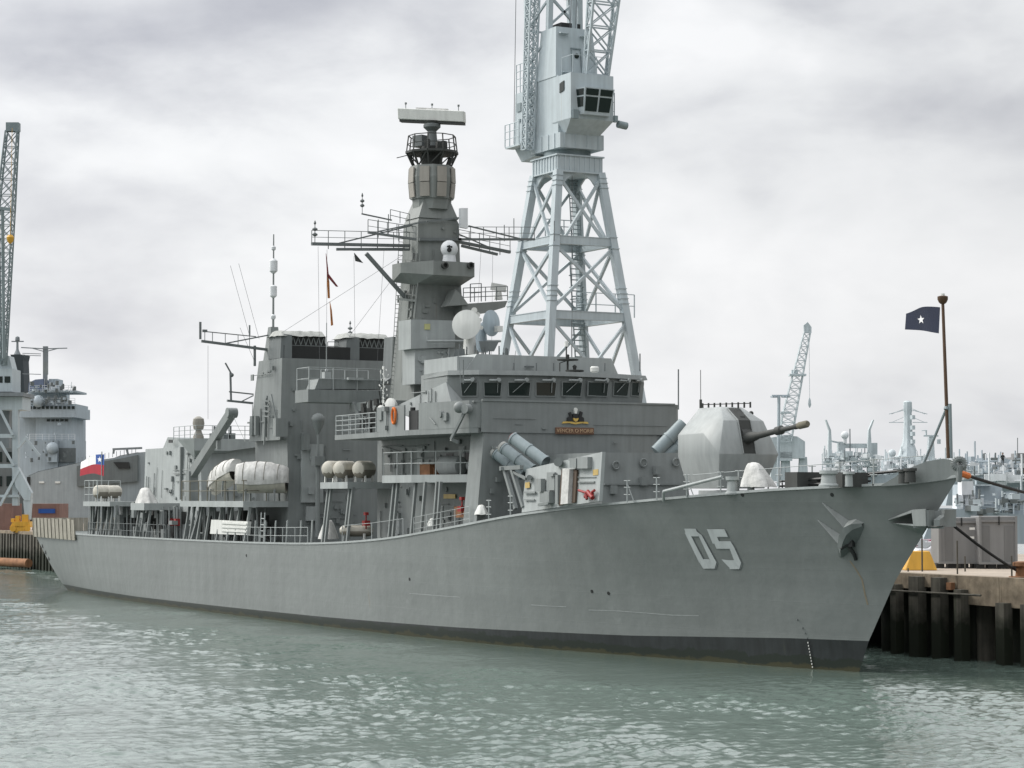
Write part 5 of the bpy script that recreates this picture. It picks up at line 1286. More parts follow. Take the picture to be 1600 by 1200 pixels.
# folding flight-deck nets raised round the stern
nets = [(-133.9+i*1.6, -134) for i in range(10)]
mb = MB()
for i in range(11):
    x0 = -134.0+i*1.48; x1 = x0+1.44
    y0, y1 = yd(x0)+.05, yd(x1)+.05; zlo = zd(x0)-.55; zh = 6.95+.05*math.sin(i*3)
    q = [V((x0, -y0, zlo)), V((x1, -y1, zlo)), V((x1, -y1-.12, zh)), V((x0, -y0-.12, zh))]
    mb.prism(q, (0, .06, 0))
    for t in (0, 1): mb.bar(q[0].lerp(q[1], t)-V((0, .05, 0)), q[3].lerp(q[2], t)-V((0, .05, 0)), .07)
for i in range(8):
    y = -6.4+i*1.65; mb.prism([(-134.35, y, 5.0), (-134.35, y+1.6, 5.0), (-134.5, y+1.6, 6.95), (-134.5, y, 6.95)], (.06, 0, 0))
mb.build('safety_net', M['net'], SHIP)
mb = MB(); mb.cyl((-133.2, 0, 5.5), (-133.2, 0, 13.6), .06, n=8); mb.cyl((-133.2, -1.3, 5.5), (-133.0, -1.3, 10.5), .045, n=6); mb.build('ensign_staff', M['grey_pale'], SHIP)
# dark draught slits on the transom quarter
mb = MB()
for z in (4.2, 3.6, 3.0): mb.cbox(side_pt(-134.0+(5.6-z)*1.2+.5, z, .02), .25, .05, .35)
mb.build_each('draught_mark', M['black'], HULL)

# ------------------------------------------------------------------ loose things on board
def raft(name, c, ax, L, r_, label, group, cradles=2):
    root = empty(name, tuple(c), label, 'life raft', group); ax = V(ax).normalized(); c = V(c)
    mb = MB(); k = 8
    mb.lathe(c-ax*L/2, ax, [(0, r_*.45), (.06*L, r_*.85), (.16*L, r_), (.84*L, r_), (.94*L, r_*.85), (L, r_*.45)], 18); mb.build('shell', M['raft'], root)
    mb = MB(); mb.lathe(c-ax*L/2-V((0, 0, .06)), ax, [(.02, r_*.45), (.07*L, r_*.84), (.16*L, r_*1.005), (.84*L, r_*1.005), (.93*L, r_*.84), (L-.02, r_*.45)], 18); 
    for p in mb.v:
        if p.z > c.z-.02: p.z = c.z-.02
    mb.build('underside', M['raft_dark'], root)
    for s in ([-.25, .25] if cradles == 2 else [-.3, 0, .3]):
        mb = MB(); p = c+ax*(s*L); q = ax.cross(V((0, 0, 1))).normalized()*.42
        for t in (-1, 1): mb.bar(p+q*t*.9-V((0, 0, r_*.55)), p+q*t-V((0, 0, r_+.35)), .12)
        mb.bar(p-q*.9-V((0, 0, r_*.85)), p+q*.9-V((0, 0, r_*.85)), .12); mb.build('cradle', M['white'], root)
    return root
gr = 'life raft canisters on the ship side platforms'
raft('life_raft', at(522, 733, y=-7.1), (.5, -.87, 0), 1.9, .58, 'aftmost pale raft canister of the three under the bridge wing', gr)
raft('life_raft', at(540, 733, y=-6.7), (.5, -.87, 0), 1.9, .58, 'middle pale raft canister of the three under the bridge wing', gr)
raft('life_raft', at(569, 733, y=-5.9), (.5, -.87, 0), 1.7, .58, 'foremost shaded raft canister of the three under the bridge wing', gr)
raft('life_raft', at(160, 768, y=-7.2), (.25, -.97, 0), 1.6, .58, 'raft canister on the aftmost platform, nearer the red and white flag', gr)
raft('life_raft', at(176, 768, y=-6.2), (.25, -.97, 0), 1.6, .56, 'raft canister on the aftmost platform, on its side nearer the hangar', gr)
raft('life_raft', at(557, 829, y=-6.9), (.5, .87, 0), 2.3, .36, 'long cream canister lying on the deck edge beside a white cover', None)

def cover(name, c, ax, L, W, H, label, cat, seed, mat='canvas', peak=.5, group=None, bow=.25):
    """lumpy canvas cover over a boat or winch"""
    rn = random.Random(seed); ax = V(ax).normalized(); sd = V((-ax.y, ax.x, 0)); c = V(c); rows = []
    for i in range(13):
        t = i/12; w = W*(.25+.75*math.sin(PI*min(1, max(0, .08+t*.84)))**.6); h = H*(.55+.45*math.sin(PI*(t*.8+.1))**.8)*(1+peak*(.5-t)*.5)
        row = []
        for j in range(15):
            a = -.35+(PI+.7)*j/14; row.append(c+ax*((t-.5)*L)+sd*(math.cos(a)*w/2*(1+rn.uniform(-.035, .035)+.02*math.sin(i*1.3+j*.7)))+V((0, 0, h*(math.sin(a) if a > 0 else math.sin(a)*1.2)*(1+rn.uniform(-.03, .03)))))
        rows.append(row)
    mb = MB(); mb.loft(rows); e0 = rows[0]; e1 = rows[-1]
    mb.add(e0, [list(range(15))], True); mb.add(e1, [list(range(15))[::-1]], True)
    return mb
def boat(c, ax, L, W, H, label, seed):
    root = empty('covered_boat', tuple(c), label, 'boat', 'canvas covered boats beside the funnel')
    cover('cover', c, ax, L, W, H, '', '', seed).build('cover', M['canvas'], root, sharp=80)
    axv = V(ax).normalized(); mb = MB(); rows = []
    for i in range(9):
        t = i/8; w = W*.46*math.sin(PI*(.12+.76*t))**.5; q = V(c)+axv*((t-.5)*L*.94); sd = V((-axv.y, axv.x, 0))
        rows.append([q+sd*(w*math.cos(a))+V((0, 0, -.1+H*.75*min(0, math.sin(a)))) for a in [PI+PI*k/8 for k in range(9)]])
    mb.loft(rows); mb.build('boat_hull', M['raft'], root)
    gr_ = cover('', c, ax, L*1.01, W*1.015, H*1.015, '', '', seed)
    for i in (2, 5, 7, 10): mb = MB(); mb.tube(gr_.v[i*15+1:i*15+14], .02, 4); mb.build('lashing', M['tan'], root)
    for s in (-.28, .28):
        mb = MB(); p = V(c)+axv*s*L; sd = V((-axv.y, axv.x, 0))*W*.35
        mb.bar(p-sd-V((0, 0, H*.6)), p-sd*1.1-V((0, 0, c[2]-8.7)), .12); mb.bar(p+sd-V((0, 0, H*.6)), p+sd*1.1-V((0, 0, c[2]-8.7)), .12); mb.bar(p-sd-V((0, 0, H*.7)), p+sd-V((0, 0, H*.7)), .12); mb.build('cradle', M['grey'], root)
    return root
boat(at(352, 744, y=-6.6), (1, -.12, .17), 7.2, 2.0, 1.15, 'long rumpled white covered boat below the inclined boat crane', 3)
boat(at(410, 748, y=-6.2), (.55, .83, 0), 4.0, 2.5, 1.35, 'shorter white covered boat end on, next to the funnel wall', 4)
def bundle(u, v, y, r0, r1, H, label, seed, cat='cover', mat='canvas', lean=(0, 0)):
    """canvas dropped over a winch: gathered folds falling from a rounded top"""
    rn = random.Random(seed); c = at(u, v, y=y); mb = MB(); n = 36; rows = []
    fold = [(rn.choice((5, 7, 9)), rn.uniform(0, 6.3), rn.uniform(.03, .07)) for _ in range(4)]
    for k, (t, q) in enumerate(((0, 1.0), (.08, .97), (.25, .9), (.5, .74), (.72, .6), (.86, .5), (.95, .36), (1.0, .12))):
        r_ = r0*q if q > .2 else r0*.1; row = []
        for i in range(n):
            a_ = 2*PI*i/n; w = 1+sum(am*math.sin(f*a_+ph) for f, ph, am in fold)*(1.1-t); e_ = max(0, math.cos(a_*2))*.12
            row.append(c+V((r_*w*(1+e_)*math.cos(a_)+lean[0]*t, r_*r1*w*math.sin(a_)+lean[1]*t, H*t+rn.uniform(-.02, .02))))
        rows.append(row)
    mb.loft(rows, closed=True); mb.add(rows[-1], [list(range(n))], True)
    mb.build('covered_winch', M[mat], None, label=label, cat=cat, sharp=70)
bundle(230, 789, -6.6, 1.15, .8, 1.5, 'crumpled white canvas cover on the platform beside the hangar wall', 9, lean=(-.5, 0))
bundle(513, 842, -7.1, .75, .9, 1.35, 'rounded white canvas cover standing at the deck edge amidships', 11)
bundle(1184, 761, -3.4, .88, .95, 1.3, 'pale canvas covered winch on the foredeck below the gun', 13, lean=(-.25, -.1))
bundle(676, 822, -7.3, .4, .9, .5, 'small white covered box below the life-raft platforms, farther aft of two', 676, 'cover', 'white')
bundle(752, 804, -7.1, .45, .9, .6, 'small white covered box at the foot of the bridge front', 752, 'cover', 'white')
mb = MB()
for u, v in ((572, 822), (722, 800)):
    p = at(u, v, y=-6.6); mb.cyl(p-V((0, 0, .2)), p+V((0, 0, .8)), .05); mb.cbox(p+V((0, 0, .2)), .5, .4, .35); mb.cbox(p+V((0, 0, .85)), .3, .25, .2)
mb.build_each('fire_hydrant', M['red'], SHIP, pad=.2)
mb = MB(); p = at(722, 800, y=-6.0); mb.cbox(p, 1.5, .4, .7); mb.build('hose_box', M['rust'], SHIP)
mb = MB(); mb.prism([at(u, v, y=-4.28) for u, v in ((694, 779), (712, 779), (712, 772), (694, 772))], (0, -.05, 0)); mb.build('warning_plate', M['gold'], BRIDGE)
# large pale drums and brown bales on the side platform
mb = MB(); a = at(690, 728, y=-5.6); b = at(733, 728, y=-4.9); mb.lathe(a, b-a, [(0, .3), (.15, .62), (.6, .66), (1.5, .66), (1.95, .6), (2.1, .3)], 18); mb.cyl(b, b+(b-a).normalized()*.5, .3)
mb.build('air_drum', M['grey_pale'], SHIP)
mb = MB(); mb.cbox(at(671, 735, y=-5.6), 1.5, .7, .8); mb.cbox(at(682, 737, y=-5.4), .5, .6, .6); mb.build('canvas_bale', M['rust'], SHIP)

# ------------------------------------------------------------------ flags
def cloth(pts4, n=14, k=8, amp=.1, waves=2.2, seed=1, droop=0):
    """rows of points across a flag; pts4 = hoist top, hoist bottom, fly bottom, fly top"""
    a, b, c, d = [V(p) for p in pts4]; rn = random.Random(seed); nrm = (d-a).cross(b-a).normalized(); out = []
    for i in range(n+1):
        t = i/n; top = a.lerp(d, t); bot = b.lerp(c, t); col = []
        for j in range(k+1):
            s = j/k; col.append(top.lerp(bot, s)+nrm*(amp*math.sin(waves*PI*t+s*1.1)*t**.5)+V((0, 0, droop*math.sin(PI*t)*s)))
        out.append(col)
    return out
def flag_mesh(grid, colour):
    mb = MB(); n = len(grid)-1; k = len(grid[0])-1
    vs = [p for c in grid for p in c]; off = V((.008, .008, 0))
    for i in range(n):
        for j in range(k):
            mb.mi = colour((i+.5)/n, (j+.5)/k)
            q = [grid[i][j], grid[i+1][j], grid[i+1][j+1], grid[i][j+1]]
            mb.add(q, [(0, 1, 2, 3)], True)
    return mb
def star(grid, cx_, cy_, r_, asp, mat, parent, side=.03):
    n = len(grid)-1; k = len(grid[0])-1
    def P(s, t):
        i = min(n-1, int(s*n)); j = min(k-1, int(t*k)); fs, ft = s*n-i, t*k-j
        return grid[i][j].lerp(grid[i+1][j], fs).lerp(grid[i][j+1].lerp(grid[i+1][j+1], fs), ft)
    mb = MB(); nrm = (CAM-P(cx_, cy_)).normalized()
    pts = []
    for q in range(10):
        a = PI/2+q*PI/5; rr = r_ if q % 2 == 0 else r_*.42; pts.append((cx_+rr*math.cos(a)/asp, cy_-rr*math.sin(a)))
    for sgn in (1, -1):
        vs = [P(cx_, cy_)+nrm*side*sgn]+[P(x, y)+nrm*side*sgn for x, y in pts]
        mb.add(vs, [(0, 1+i, 1+(i+1) % 10) for i in range(10)], False)
    mb.build('star', mat, parent)
# ensign: white over red with blue canton and star
FL = empty('ensign_flag', (-133.2, 0, 13), 'red and white flag with blue canton and white star flying over the stern', 'flag')
D = at(163, 712, y=0)
g = cloth([at(163, 710, y=0), at(162, 744, y=0), at(126.5, 744, y=1.2), at(126.5, 722, y=1.2)], 18, 10, .12, 2.0, 2)
for i, c in enumerate(g):
    t = i/18
    for p in c: p.z += .35*math.sin(PI*t)*(1 if True else 0)*.8
mb = flag_mesh(g, lambda s, t: 1 if t > .5 else (2 if s < .34 else 0)); mb.build('cloth', [M['flag_white'], M['flag_red'], M['blue']], FL)
star(g, .17, .25, .15, 1.6, M['flag_white'], FL, .035)
# jack: dark blue with a white star
JK = empty('jack_flag', tuple(at(1468, 500, y=0)), 'dark navy flag with one white star on the bow staff', 'flag')
g = cloth([at(1469, 480, y=0), at(1467, 521, y=0), at(1416, 515, y=1.0), at(1413, 490, y=1.0)], 18, 10, .16, 1.8, 4, -.12)
for i, c in enumerate(g):
    t = i/18
    for p in c: p.z += .16*math.sin(PI*t)
mb = flag_mesh(g, lambda s, t: 0); mb.build('cloth', [M['navy']], JK)
star(g, .57, .52, .2, 1.35, M['flag_white'], JK, .03)
# jackstaff
mb = MB(); a = at(1482, 716, y=0); b = at(1473, 470, y=0); mb.cyl(a, b, .095, .075, n=10); mb.lathe(b-V((0, 0, .15)), (0, 0, 1), [(0, .12), (.08, .2), (.22, .26), (.36, .26), (.4, .16)], 12)
JS = mb.build('jackstaff', M['wood'], SHIP)
mb = MB(); mb.cyl(b+V((0, 0, .22)), b+V((0, 0, .36)), .1); mb.build('truck_lamp', M['white'], JS)
mb = MB(); mb.cyl(at(1486, 716, y=.1), at(1484, 631, y=.1), .09, n=8); mb.cyl(at(1484, 634, y=.1), at(1478, 636, y=0), .08); mb.cyl(at(1478, 640, y=0), at(1436, 742, y=0), .07, n=8); mb.cyl(at(1478, 640, y=-.05), at(1479, 636, y=0), .12); mb.build('staff_stay', M['missile_tube'], JS)
# signal flags on the halyards
def pennant(pts, mat, lab):
    root = None; mb = MB()
    P = [at(u, v, x=-60+i*.05) for i, (u, v) in enumerate(pts)]
    mb.prism(P, (.03, .02, 0)); mb.build('signal_flag', M[mat], None, label=lab, cat='flag', group='signal flags on the yard halyards')
M['flag_yellow'] = paint('faded orange cloth', (.40, .16, .05), rough=.9, var=.35, scale=3); M['flag_stripe'] = paint('dark red cloth', (.16, .03, .03), rough=.9, var=.5, scale=4)
pennant([(509, 396), (511, 410), (513, 428), (528, 448), (525, 448), (511, 432)], 'flag_stripe', 'upper dark red signal flag hanging in a twist below the left yard')
pennant([(511, 426), (514, 440), (515, 466), (512, 466), (511, 445)], 'flag_yellow', 'middle orange signal flag hanging straight, below the twisted dark red one')
pennant([(515, 471), (518, 485), (520, 508), (517, 509), (516, 488)], 'flag_yellow', 'lowest orange red signal flag, nearest the funnel top')
pennant([(553, 395), (560, 403), (567, 411), (555, 408)], 'soot', 'small dark pennant under the yard close to the mast strut')
# mooring lines at the bow
mb = MB(); a = at(1486, 735, y=.2); b = at(1610, 772, D=128); pts = [a.lerp(b, i/12)-V((0, 0, .03*math.sin(PI*i/12))) for i in range(13)]; mb.tube(pts, .085, 8)
R1 = mb.build('mooring_rope', M['rope'], None, label='upper black rope led from the bow ring with an orange sleeve', cat='rope', group='mooring ropes at the bow')
mb = MB(); mb.tube([p+V((0, 0, .0)) for p in pts[:1]]+[pts[0].lerp(pts[3], .5), pts[3]], .15, 8); mb.build('chafe_sleeve', M['orange'], R1) if False else None
# ------------------------------------------------------------------ quay, shore
OFF.setdefault('mooring_rope', V((0, 0, 0)))
mb = MB(); mb.tube([pts[0], pts[1], pts[2].lerp(pts[3], .3)], .17, 8); mb.build('chafe_sleeve', M['orange'], R1)
mb = MB(); a = at(1492, 823, y=.6); b = V(at(1598, 897, z=4.75)); mb.tube([a.lerp(b, i/8)-V((0, 0, .12*math.sin(PI*i/8))) for i in range(9)], .075, 8)
mb.build('mooring_rope', M['rope'], None, label='lower black rope running down from the bow fairlead to the quay', cat='rope', group='mooring ropes at the bow')
QY = 10.4; QZ = 4.62
QUAY = empty('quay', (-60, QY, 0), 'weathered concrete quay on dark piles alongside the frigate', 'quay')
mb = MB(); mb.box(-330, 60, QY-.05, 46, QZ-.35, QZ); mb.build('quay_deck', M['quay_top'], QUAY)
rn = random.Random(3)
mb = MB()      # edge beam in broken lengths: shallow to the left, deep to the right
x = -340
while x < 60:
    L = rn.uniform(3, 6); dpt = .75 if x < -12.5 else 1.5; dpt += rn.uniform(-.1, .1)
    if x < -12.5 and x+L > -12.5: L = -12.5-x
    mb.hexa([(x, QY-.25+rn.uniform(-.04, .04), QZ-dpt), (x+L-.03, QY-.25, QZ-dpt+rn.uniform(-.05, .05)), (x+L-.03, QY+.5, QZ-dpt), (x, QY+.5, QZ-dpt)], [(x, QY-.25, QZ+.03), (x+L-.03, QY-.25+rn.uniform(-.04, .04), QZ+.03), (x+L-.03, QY+.5, QZ+.04), (x, QY+.5, QZ+.04)])
    x += L
mb.build('edge_beam', M['concrete'], QUAY)
mb = MB(); mb.box(-330, 60, QY+5, QY+6, -2, QZ-.4); mb.build('back_wall', M['pile_dark'], QUAY)
for u, big, top in ((1405, .5, 4.0), (1437, .85, 4.5), (1472, .8, 4.5), (1506, .62, 3.9), (1572, .7, 3.3), (1612, .8, 3.3)):      # stout piles along the face
    x = at(u, 960, y=QY-.3).x
    mb = MB(); mb.cbox((x, QY-.45, (top-1.4)/2), big, .6, top+1.4)
    mb.build('pile', M['tide_pile'], QUAY)
for k, u in enumerate((1388, 1420, 1455, 1490, 1525, 1543, 1590)):
    x = at(u, 960, y=QY+1.2).x; mb = MB(); mb.cyl((x, QY+1.2, -1), (x, QY+1.2, 3.4), .42 if k != 5 else .6, n=10); mb.build('rear_pile', M['pile_dark'] if k != 5 else M['pile'], QUAY)
for i in range(10):
    x = -21+i*2.6; mb = MB(); mb.cyl((x, QY+2.6, -1), (x, QY+2.6, QZ-.4), .4, n=10); mb.build('rear_pile', M['pile_dark'], QUAY)
mb = MB(); mb.cyl((-22, QY-.85, 3.62), (-9.8, QY-.85, 3.66), .06); mb.cyl((-4.5, QY-.3, 2.2), (6, QY-.4, 2.35), .08)
mb.build_each('fender_rail', M['pile'], QUAY, pad=0.1)
mb = MB(); mb.cyl((-5.2, QY-.5, 2.75), (4, QY-.6, 2.9), .1); mb.build('rusty_pipe', M['rust'], QUAY)
for x in (-16.1, -12.9): mb = MB(); mb.cbox((x, QY-.4, 4.05), .4, .3, .4); mb.build('fender_block', M['rust'], QUAY)
# left end of the quay: close sheet piles
mb = MB()
for i in range(60): x = -250+i*1.35; mb.cbox((x, QY-.28, 1.6), .75 if i % 2 else .5, .5, 5.4)
mb.build('sheet_piling', M['tide_pile'], QUAY)
mb = MB(); a = at(0, 878, z=.8); b = at(45, 880, z=.8); mb.cyl(a, b, .55, n=12); mb.cyl(a-(b-a), a, .55, n=12); mb.build('log_fender', M['rust'], None, label='long rust red floating boom along the far left quay wall', cat='fender')
# quay furniture at the right
def qp(u, v, dy=0): p = at(u, v, z=QZ); return V((p.x, p.y, QZ))
def frame_box(mb, p, w, d, h, rz=0): mb.cbox(p+V((0, 0, h/2)), w, d, h, rz)
AR = math.atan2(RT.y, RT.x)
p = at(1440, 889, D=135); p.z = QZ; a = RT; b = FH
mb = MB(); mb.hexa([p+a*-1.0, p+a*.95, p+a*.95+b*1.6, p+a*-1.0+b*1.6], [p+a*-.55+b*.3+V((0, 0, 1.15)), p+a*.55+b*.3+V((0, 0, 1.15)), p+a*.55+b*1.3+V((0, 0, 1.15)), p+a*-.55+b*1.3+V((0, 0, 1.15))])
mb.build('mooring_block', M['yellow'], None, label='yellow tapered concrete block on the quay edge near the bow', cat='block', bevel=.04)
# grey site containers
def container(u0, u1, v0, v1, D, lab, doors, drk):
    sc = FPX/D; w = (u1-u0)/sc; h = (v1-v0)/sc; p = at((u0+u1)/2, v1, D=D); p.z = QZ+.28
    root = empty('container', tuple(p), lab, 'container', 'grey containers on the quay')
    mb = MB(); c = p+FH*1.3; mb.cbox(c+V((0, 0, h/2)), w, 2.5, h, AR); mb.build('body', M['cont'], root, bevel=.03)
    def pan(x0, x1, z0, z1, d0, d1):
        q = [p+RT*((x-.5)*w)+V((0, 0, z*h))-FH*d0 for x, z in ((x0, z0), (x1, z0), (x1, z1), (x0, z1))]; mm = MB(); mm.prism(q, -FH*(d1-d0)); return mm
    for x0, x1 in doors: d_ = pan(x0, x1, .06, .86, -.05+.005, .0); d_ = pan(x0, x1, .05, .80, -.049, -.02); d_.build('door', M['cont_dark'], root); 
    mb = MB()
    for x in (.01, .5, .99): mb.v += [] ; 
    for x0, x1, z0, z1 in ((0, .06, 0, 1), (.94, 1, 0, 1), (.06, .94, .88, .93), (.06, .94, 0, .05)): q = pan(x0, x1, z0, z1, -.049, .06); mb.add(q.v, q.f)
    mb.build('frame', M['cont'], root)
    mb = MB()
    for x in drk: q = pan(x, x+.035, .82, 1.0, .061, .09); mb.add(q.v, q.f)
    if drk: mb.build_each('vent_slot', M['black'], root)
    mb = MB()
    for x in (.05, .35, .65, .95): mb.cbox(p+RT*((x-.5)*w)+FH*.6-V((0, 0, .14)), .5, .9, .27, AR)
    mb.build_each('skid', M['black'], root)
    return root
M['cont'] = paint('container grey', (.20, .202, .20), var=.08, rust=.08); M['cont_dark'] = paint('container door grey', (.15, .152, .15), var=.08)
container(1467, 1530, 815, 887, 139, 'left grey container on the quay, right behind the bow', [(.16, .36)], [.55])
container(1530.5, 1590, 814, 889, 138, 'right grey container on the quay with the rope crossing it', [(.04, .28), (.66, .9)], [.5])
mb = MB()
for u, v in ((1519, 826), (1518, 840)): p = at(u, v, D=137.7); mb.prism([p-RT*.16-V((0, 0, .07)), p+RT*.16-V((0, 0, .07)), p+RT*.16+V((0, 0, .07)), p-RT*.16+V((0, 0, .07))], -FH*.04)
# small plates belong to the left container
lc = [o for o in bpy.data.objects if o.name == 'container'][0]
mb.build_each('notice_plate', M['white'], lc)
mb = MB()
for u, v, h in ((1419, 893, .2), (1441, 893, 2.1), (1496, 897, 1.9), (1508, 893, .9), (1581, 903, 1.2)): p = qp(u, v); mb.cyl(p, p+V((0, 0, h)), .05, n=6)
[o.__setitem__('label', l) or o.__setitem__('category', 'post') for o, l in zip(mb.build_each('quay_post', M['pile'], None), ('very short stub post at the quay edge beneath the bow', 'thin post in front of the yellow block', 'thin post standing in front of the left grey container', 'short post at the quay edge in front of the containers', 'rightmost thin post on the quay edge'))]
p = qp(1590, 903); mb = MB(); mb.lathe(p+V((0, .3, 0)), (0, 0, 1), [(0, .7), (.08, .7), (.1, .35), (.6, .3), (.65, .5), (.85, .48), (.9, .2)], 16); mb.build('bollard', M['rust'], None, label='rusty mooring bollard at the right edge holding the lower rope', cat='bollard')
# parked cars between bow and containers
def car(u, v, D, col, lab, L=4.2):
    p = at(u, v, D=D); p.z = QZ; root = empty('parked_car', tuple(p), lab, 'car', 'cars parked on the quay')
    ax = (RT*.9+FH*.43).normalized(); sd = V((-ax.y, ax.x, 0))
    def sec(f, w, z): return p+ax*f+sd*w+V((0, 0, z))
    prof = [(-2.1, .35), (-2.1, .8), (-1.9, .95), (-1.1, 1.0), (-.35, 1.42), (.95, 1.45), (1.75, 1.0), (2.05, .95), (2.1, .4)]
    mb = MB(); rows = [[sec(f, w*(.86 if z > 1.1 else 1), z) for f, z in prof] for w in (-.8, .8)]
    mb.loft(rows, smooth=False); [mb.add(r, [list(range(len(prof)))], False) for r in rows]; mb.box(0, 0, 0, 0, 0, 0) if False else None
    mb.add([sec(-2.1, -.8, .35), sec(2.1, -.8, .4), sec(2.1, .8, .4), sec(-2.1, .8, .35)], [(0, 1, 2, 3)])
    mb.build('body', M[col], root, bevel=.06)
    mb = MB()
    for w in (-.83, .83): q = [sec(f, w*(1 if z < 1.1 else .89), z) for f, z in ((-.9, 1.02), (-.3, 1.36), (.25, 1.38), (.25, 1.02))]; mb.add(q, [(0, 1, 2, 3)]); q = [sec(f, w*(1 if z < 1.1 else .89), z) for f, z in ((.32, 1.02), (.32, 1.38), (.9, 1.38), (1.55, 1.02))]; mb.add(q, [(0, 1, 2, 3)])
    mb.build_each('side_window', M['glass'], root)
    mb = MB(); mb.add([sec(-1.09, -.66, 1.03), sec(-1.09, .66, 1.03), sec(-.42, .6, 1.41), sec(-.42, -.6, 1.41)], [(0, 1, 2, 3)]); 
    for q in mb.v: q -= ax*.03
    mb.build('windscreen', M['glass'], root)
    for f in (-1.3, 1.3):
        for w in (-.78, .78): mb = MB(); mb.lathe(sec(f, w, .31), sd*(1 if w > 0 else -1), [(-.1, .31), (.06, .31), (.1, .2)], 16); mb.build('wheel', M['black'], root)
M['maroon'] = paint('maroon car paint', (.16, .02, .05), rough=.25, var=.02, streak=0); M['silver'] = paint('white car paint', (.62, .63, .65), rough=.25, var=.02, streak=0)
car(1452, 875, 158, 'maroon', 'maroon parked car on the quay just behind the bow')
car(1461, 880, 150, 'silver', 'white parked car on the quay in front of the maroon one')
# ------------------------------------------------------------------ big dockside crane behind the bridge
CX, CY = -70.0, 18.0
CR = empty('dockside_crane', (CX, CY, QZ), 'tall pale blue grey dockside crane on four braced legs behind the bridge', 'crane')
def half(z): return .5*(3.75+(35.4-z)/15.3*3.9)
def leg(i, z, k=1.0): sx, sy = ((1, -1), (1, 1), (-1, 1), (-1, -1))[i]; h = half(z)*k; return V((CX+sx*h, CY+sy*h, z))
LV = [35.5, 29.3, 23.3, 14.0, QZ]
for i in range(4):
    mb = MB(); mb.bar(leg(i, QZ), leg(i, 34.9), .60, .60, up=(1, 0, 0))
    for z in (24.4, 24.8, 25.2, 25.6, 33.7, 34.1, 34.5, 29.7, 28.8): p = leg(i, z); mb.cbox(p, .72, .72, .06)
    mb.build('leg', M['crane'], CR)
mb = MB()
for z in LV[1:4]:
    for i in range(4): mb.bar(leg(i, z), leg((i+1) % 4, z), .3, .58); 
    for i in range(4): a, b = leg(i, z+.31), leg((i+1) % 4, z+.31); mb.bar(a, b, .46, .05); mb.bar(a-V((0, 0, .62)), b-V((0, 0, .62)), .46, .05)
mb.build_each('cross_beam', M['crane'], CR, pad=0.03)
mb = MB()
for z0, z1 in ((34.5, 29.6), (28.9, 23.7), (22.9, 14.4), (13.6, 5)):
    for i in range(4):
        a0, a1 = leg(i, z0), leg(i, z1); b0, b1 = leg((i+1) % 4, z0), leg((i+1) % 4, z1)
        mb.bar(a0, b1.lerp(a1, .18) if z0 == 34.5 else b1, .22, .22); mb.bar(b0, a1.lerp(b1, .18) if z0 == 34.5 else a1, .22, .22)
for i in range(4):      # curved gussets under the ring box
    a, b = leg(i, 34.8), leg((i+1) % 4, 34.8); d = b-a
    for s, q in ((a, d), (b, -d)): mb.prism([s-V((0, 0, 1.6)), s, s+q*.42, s+q*.22-V((0, 0, .5))], V((-d.y, d.x, 0)).normalized()*.15)
mb.build('brace', M['crane'], CR)
mb = MB(); h = half(35.4)+.2
mb.box(CX-h, CX+h, CY-h, CY+h, 34.85, 36.15)
for i in range(9):
    t = -h+2*h*(i+.5)/9
    for s in (-1, 1): mb.box(CX+t-.05, CX+t+.05, CY+s*h-.06, CY+s*h+.06, 34.85, 36.15); mb.box(CX+s*h-.06, CX+s*h+.06, CY+t-.05, CY+t+.05, 34.85, 36.15)
mb.box(CX-h-.12, CX+h+.12, CY-h-.12, CY+h+.12, 36.1, 36.22); mb.box(CX-h-.12, CX+h+.12, CY-h-.12, CY+h+.12, 34.8, 34.9)
mb.build('ring_girder', M['crane'], CR)
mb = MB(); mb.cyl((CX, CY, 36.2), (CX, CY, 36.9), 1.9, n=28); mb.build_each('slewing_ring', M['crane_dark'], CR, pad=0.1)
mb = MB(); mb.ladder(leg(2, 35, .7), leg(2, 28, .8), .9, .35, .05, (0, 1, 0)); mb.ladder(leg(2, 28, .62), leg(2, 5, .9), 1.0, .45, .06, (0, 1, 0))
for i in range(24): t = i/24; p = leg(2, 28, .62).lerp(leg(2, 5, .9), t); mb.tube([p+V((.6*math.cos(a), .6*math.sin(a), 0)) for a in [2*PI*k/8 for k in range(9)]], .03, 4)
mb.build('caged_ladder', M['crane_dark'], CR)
mb = MB(); z = 23.8; mb.rail([leg(2, z, .6), leg(2, z, .6)+V((0, 5.5, 0))], 1.9, 1.6, 2, .04, .06); z = 29.8; mb.rail([leg(3, z, .5), leg(2, z, .5)], 1.6, .8, 3, .04, .05); mb.build_each('walkway_rail', M['crane'], CR)
# slewing house: f forward (+x), p to port (+y)
def H(f, p, z): return V((CX+f, CY+p, z-.6))
def hb(mb, f0, f1, p0, p1, z0, z1, df0=0, df1=0, dp=0): mb.hexa([H(f0, p0, z0), H(f1, p0, z0), H(f1, p1, z0), H(f0, p1, z0)], [H(f0+df0, p0+dp, z1), H(f1+df1, p0+dp, z1), H(f1+df1, p1-dp, z1), H(f0+df0, p1-dp, z1)])
mb = MB()
hb(mb, -2.2, 1.9, -1.9, 1.9, 37.5, 43.1, .5, 0)
hb(mb, -1.6, 1.6, -1.95, 1.95, 43.1, 47.2, .3, -.45, .28)
hb(mb, -2.4, 2.4, -2.0, 2.0, 37.3, 38.5)
for t in (-1.6, -.6, .5, 1.5): mb.cbox(H(2.42, t, 37.9), .08, .1, 1.2); mb.cbox(H(t, -2.02, 37.9), .1, .08, 1.2)
HOUSE = mb.build('slewing_house', M['crane'], CR)
mb = MB()
hb(mb, 1.0, 4.0, -1.95, 1.95, 39.4, 43.0)
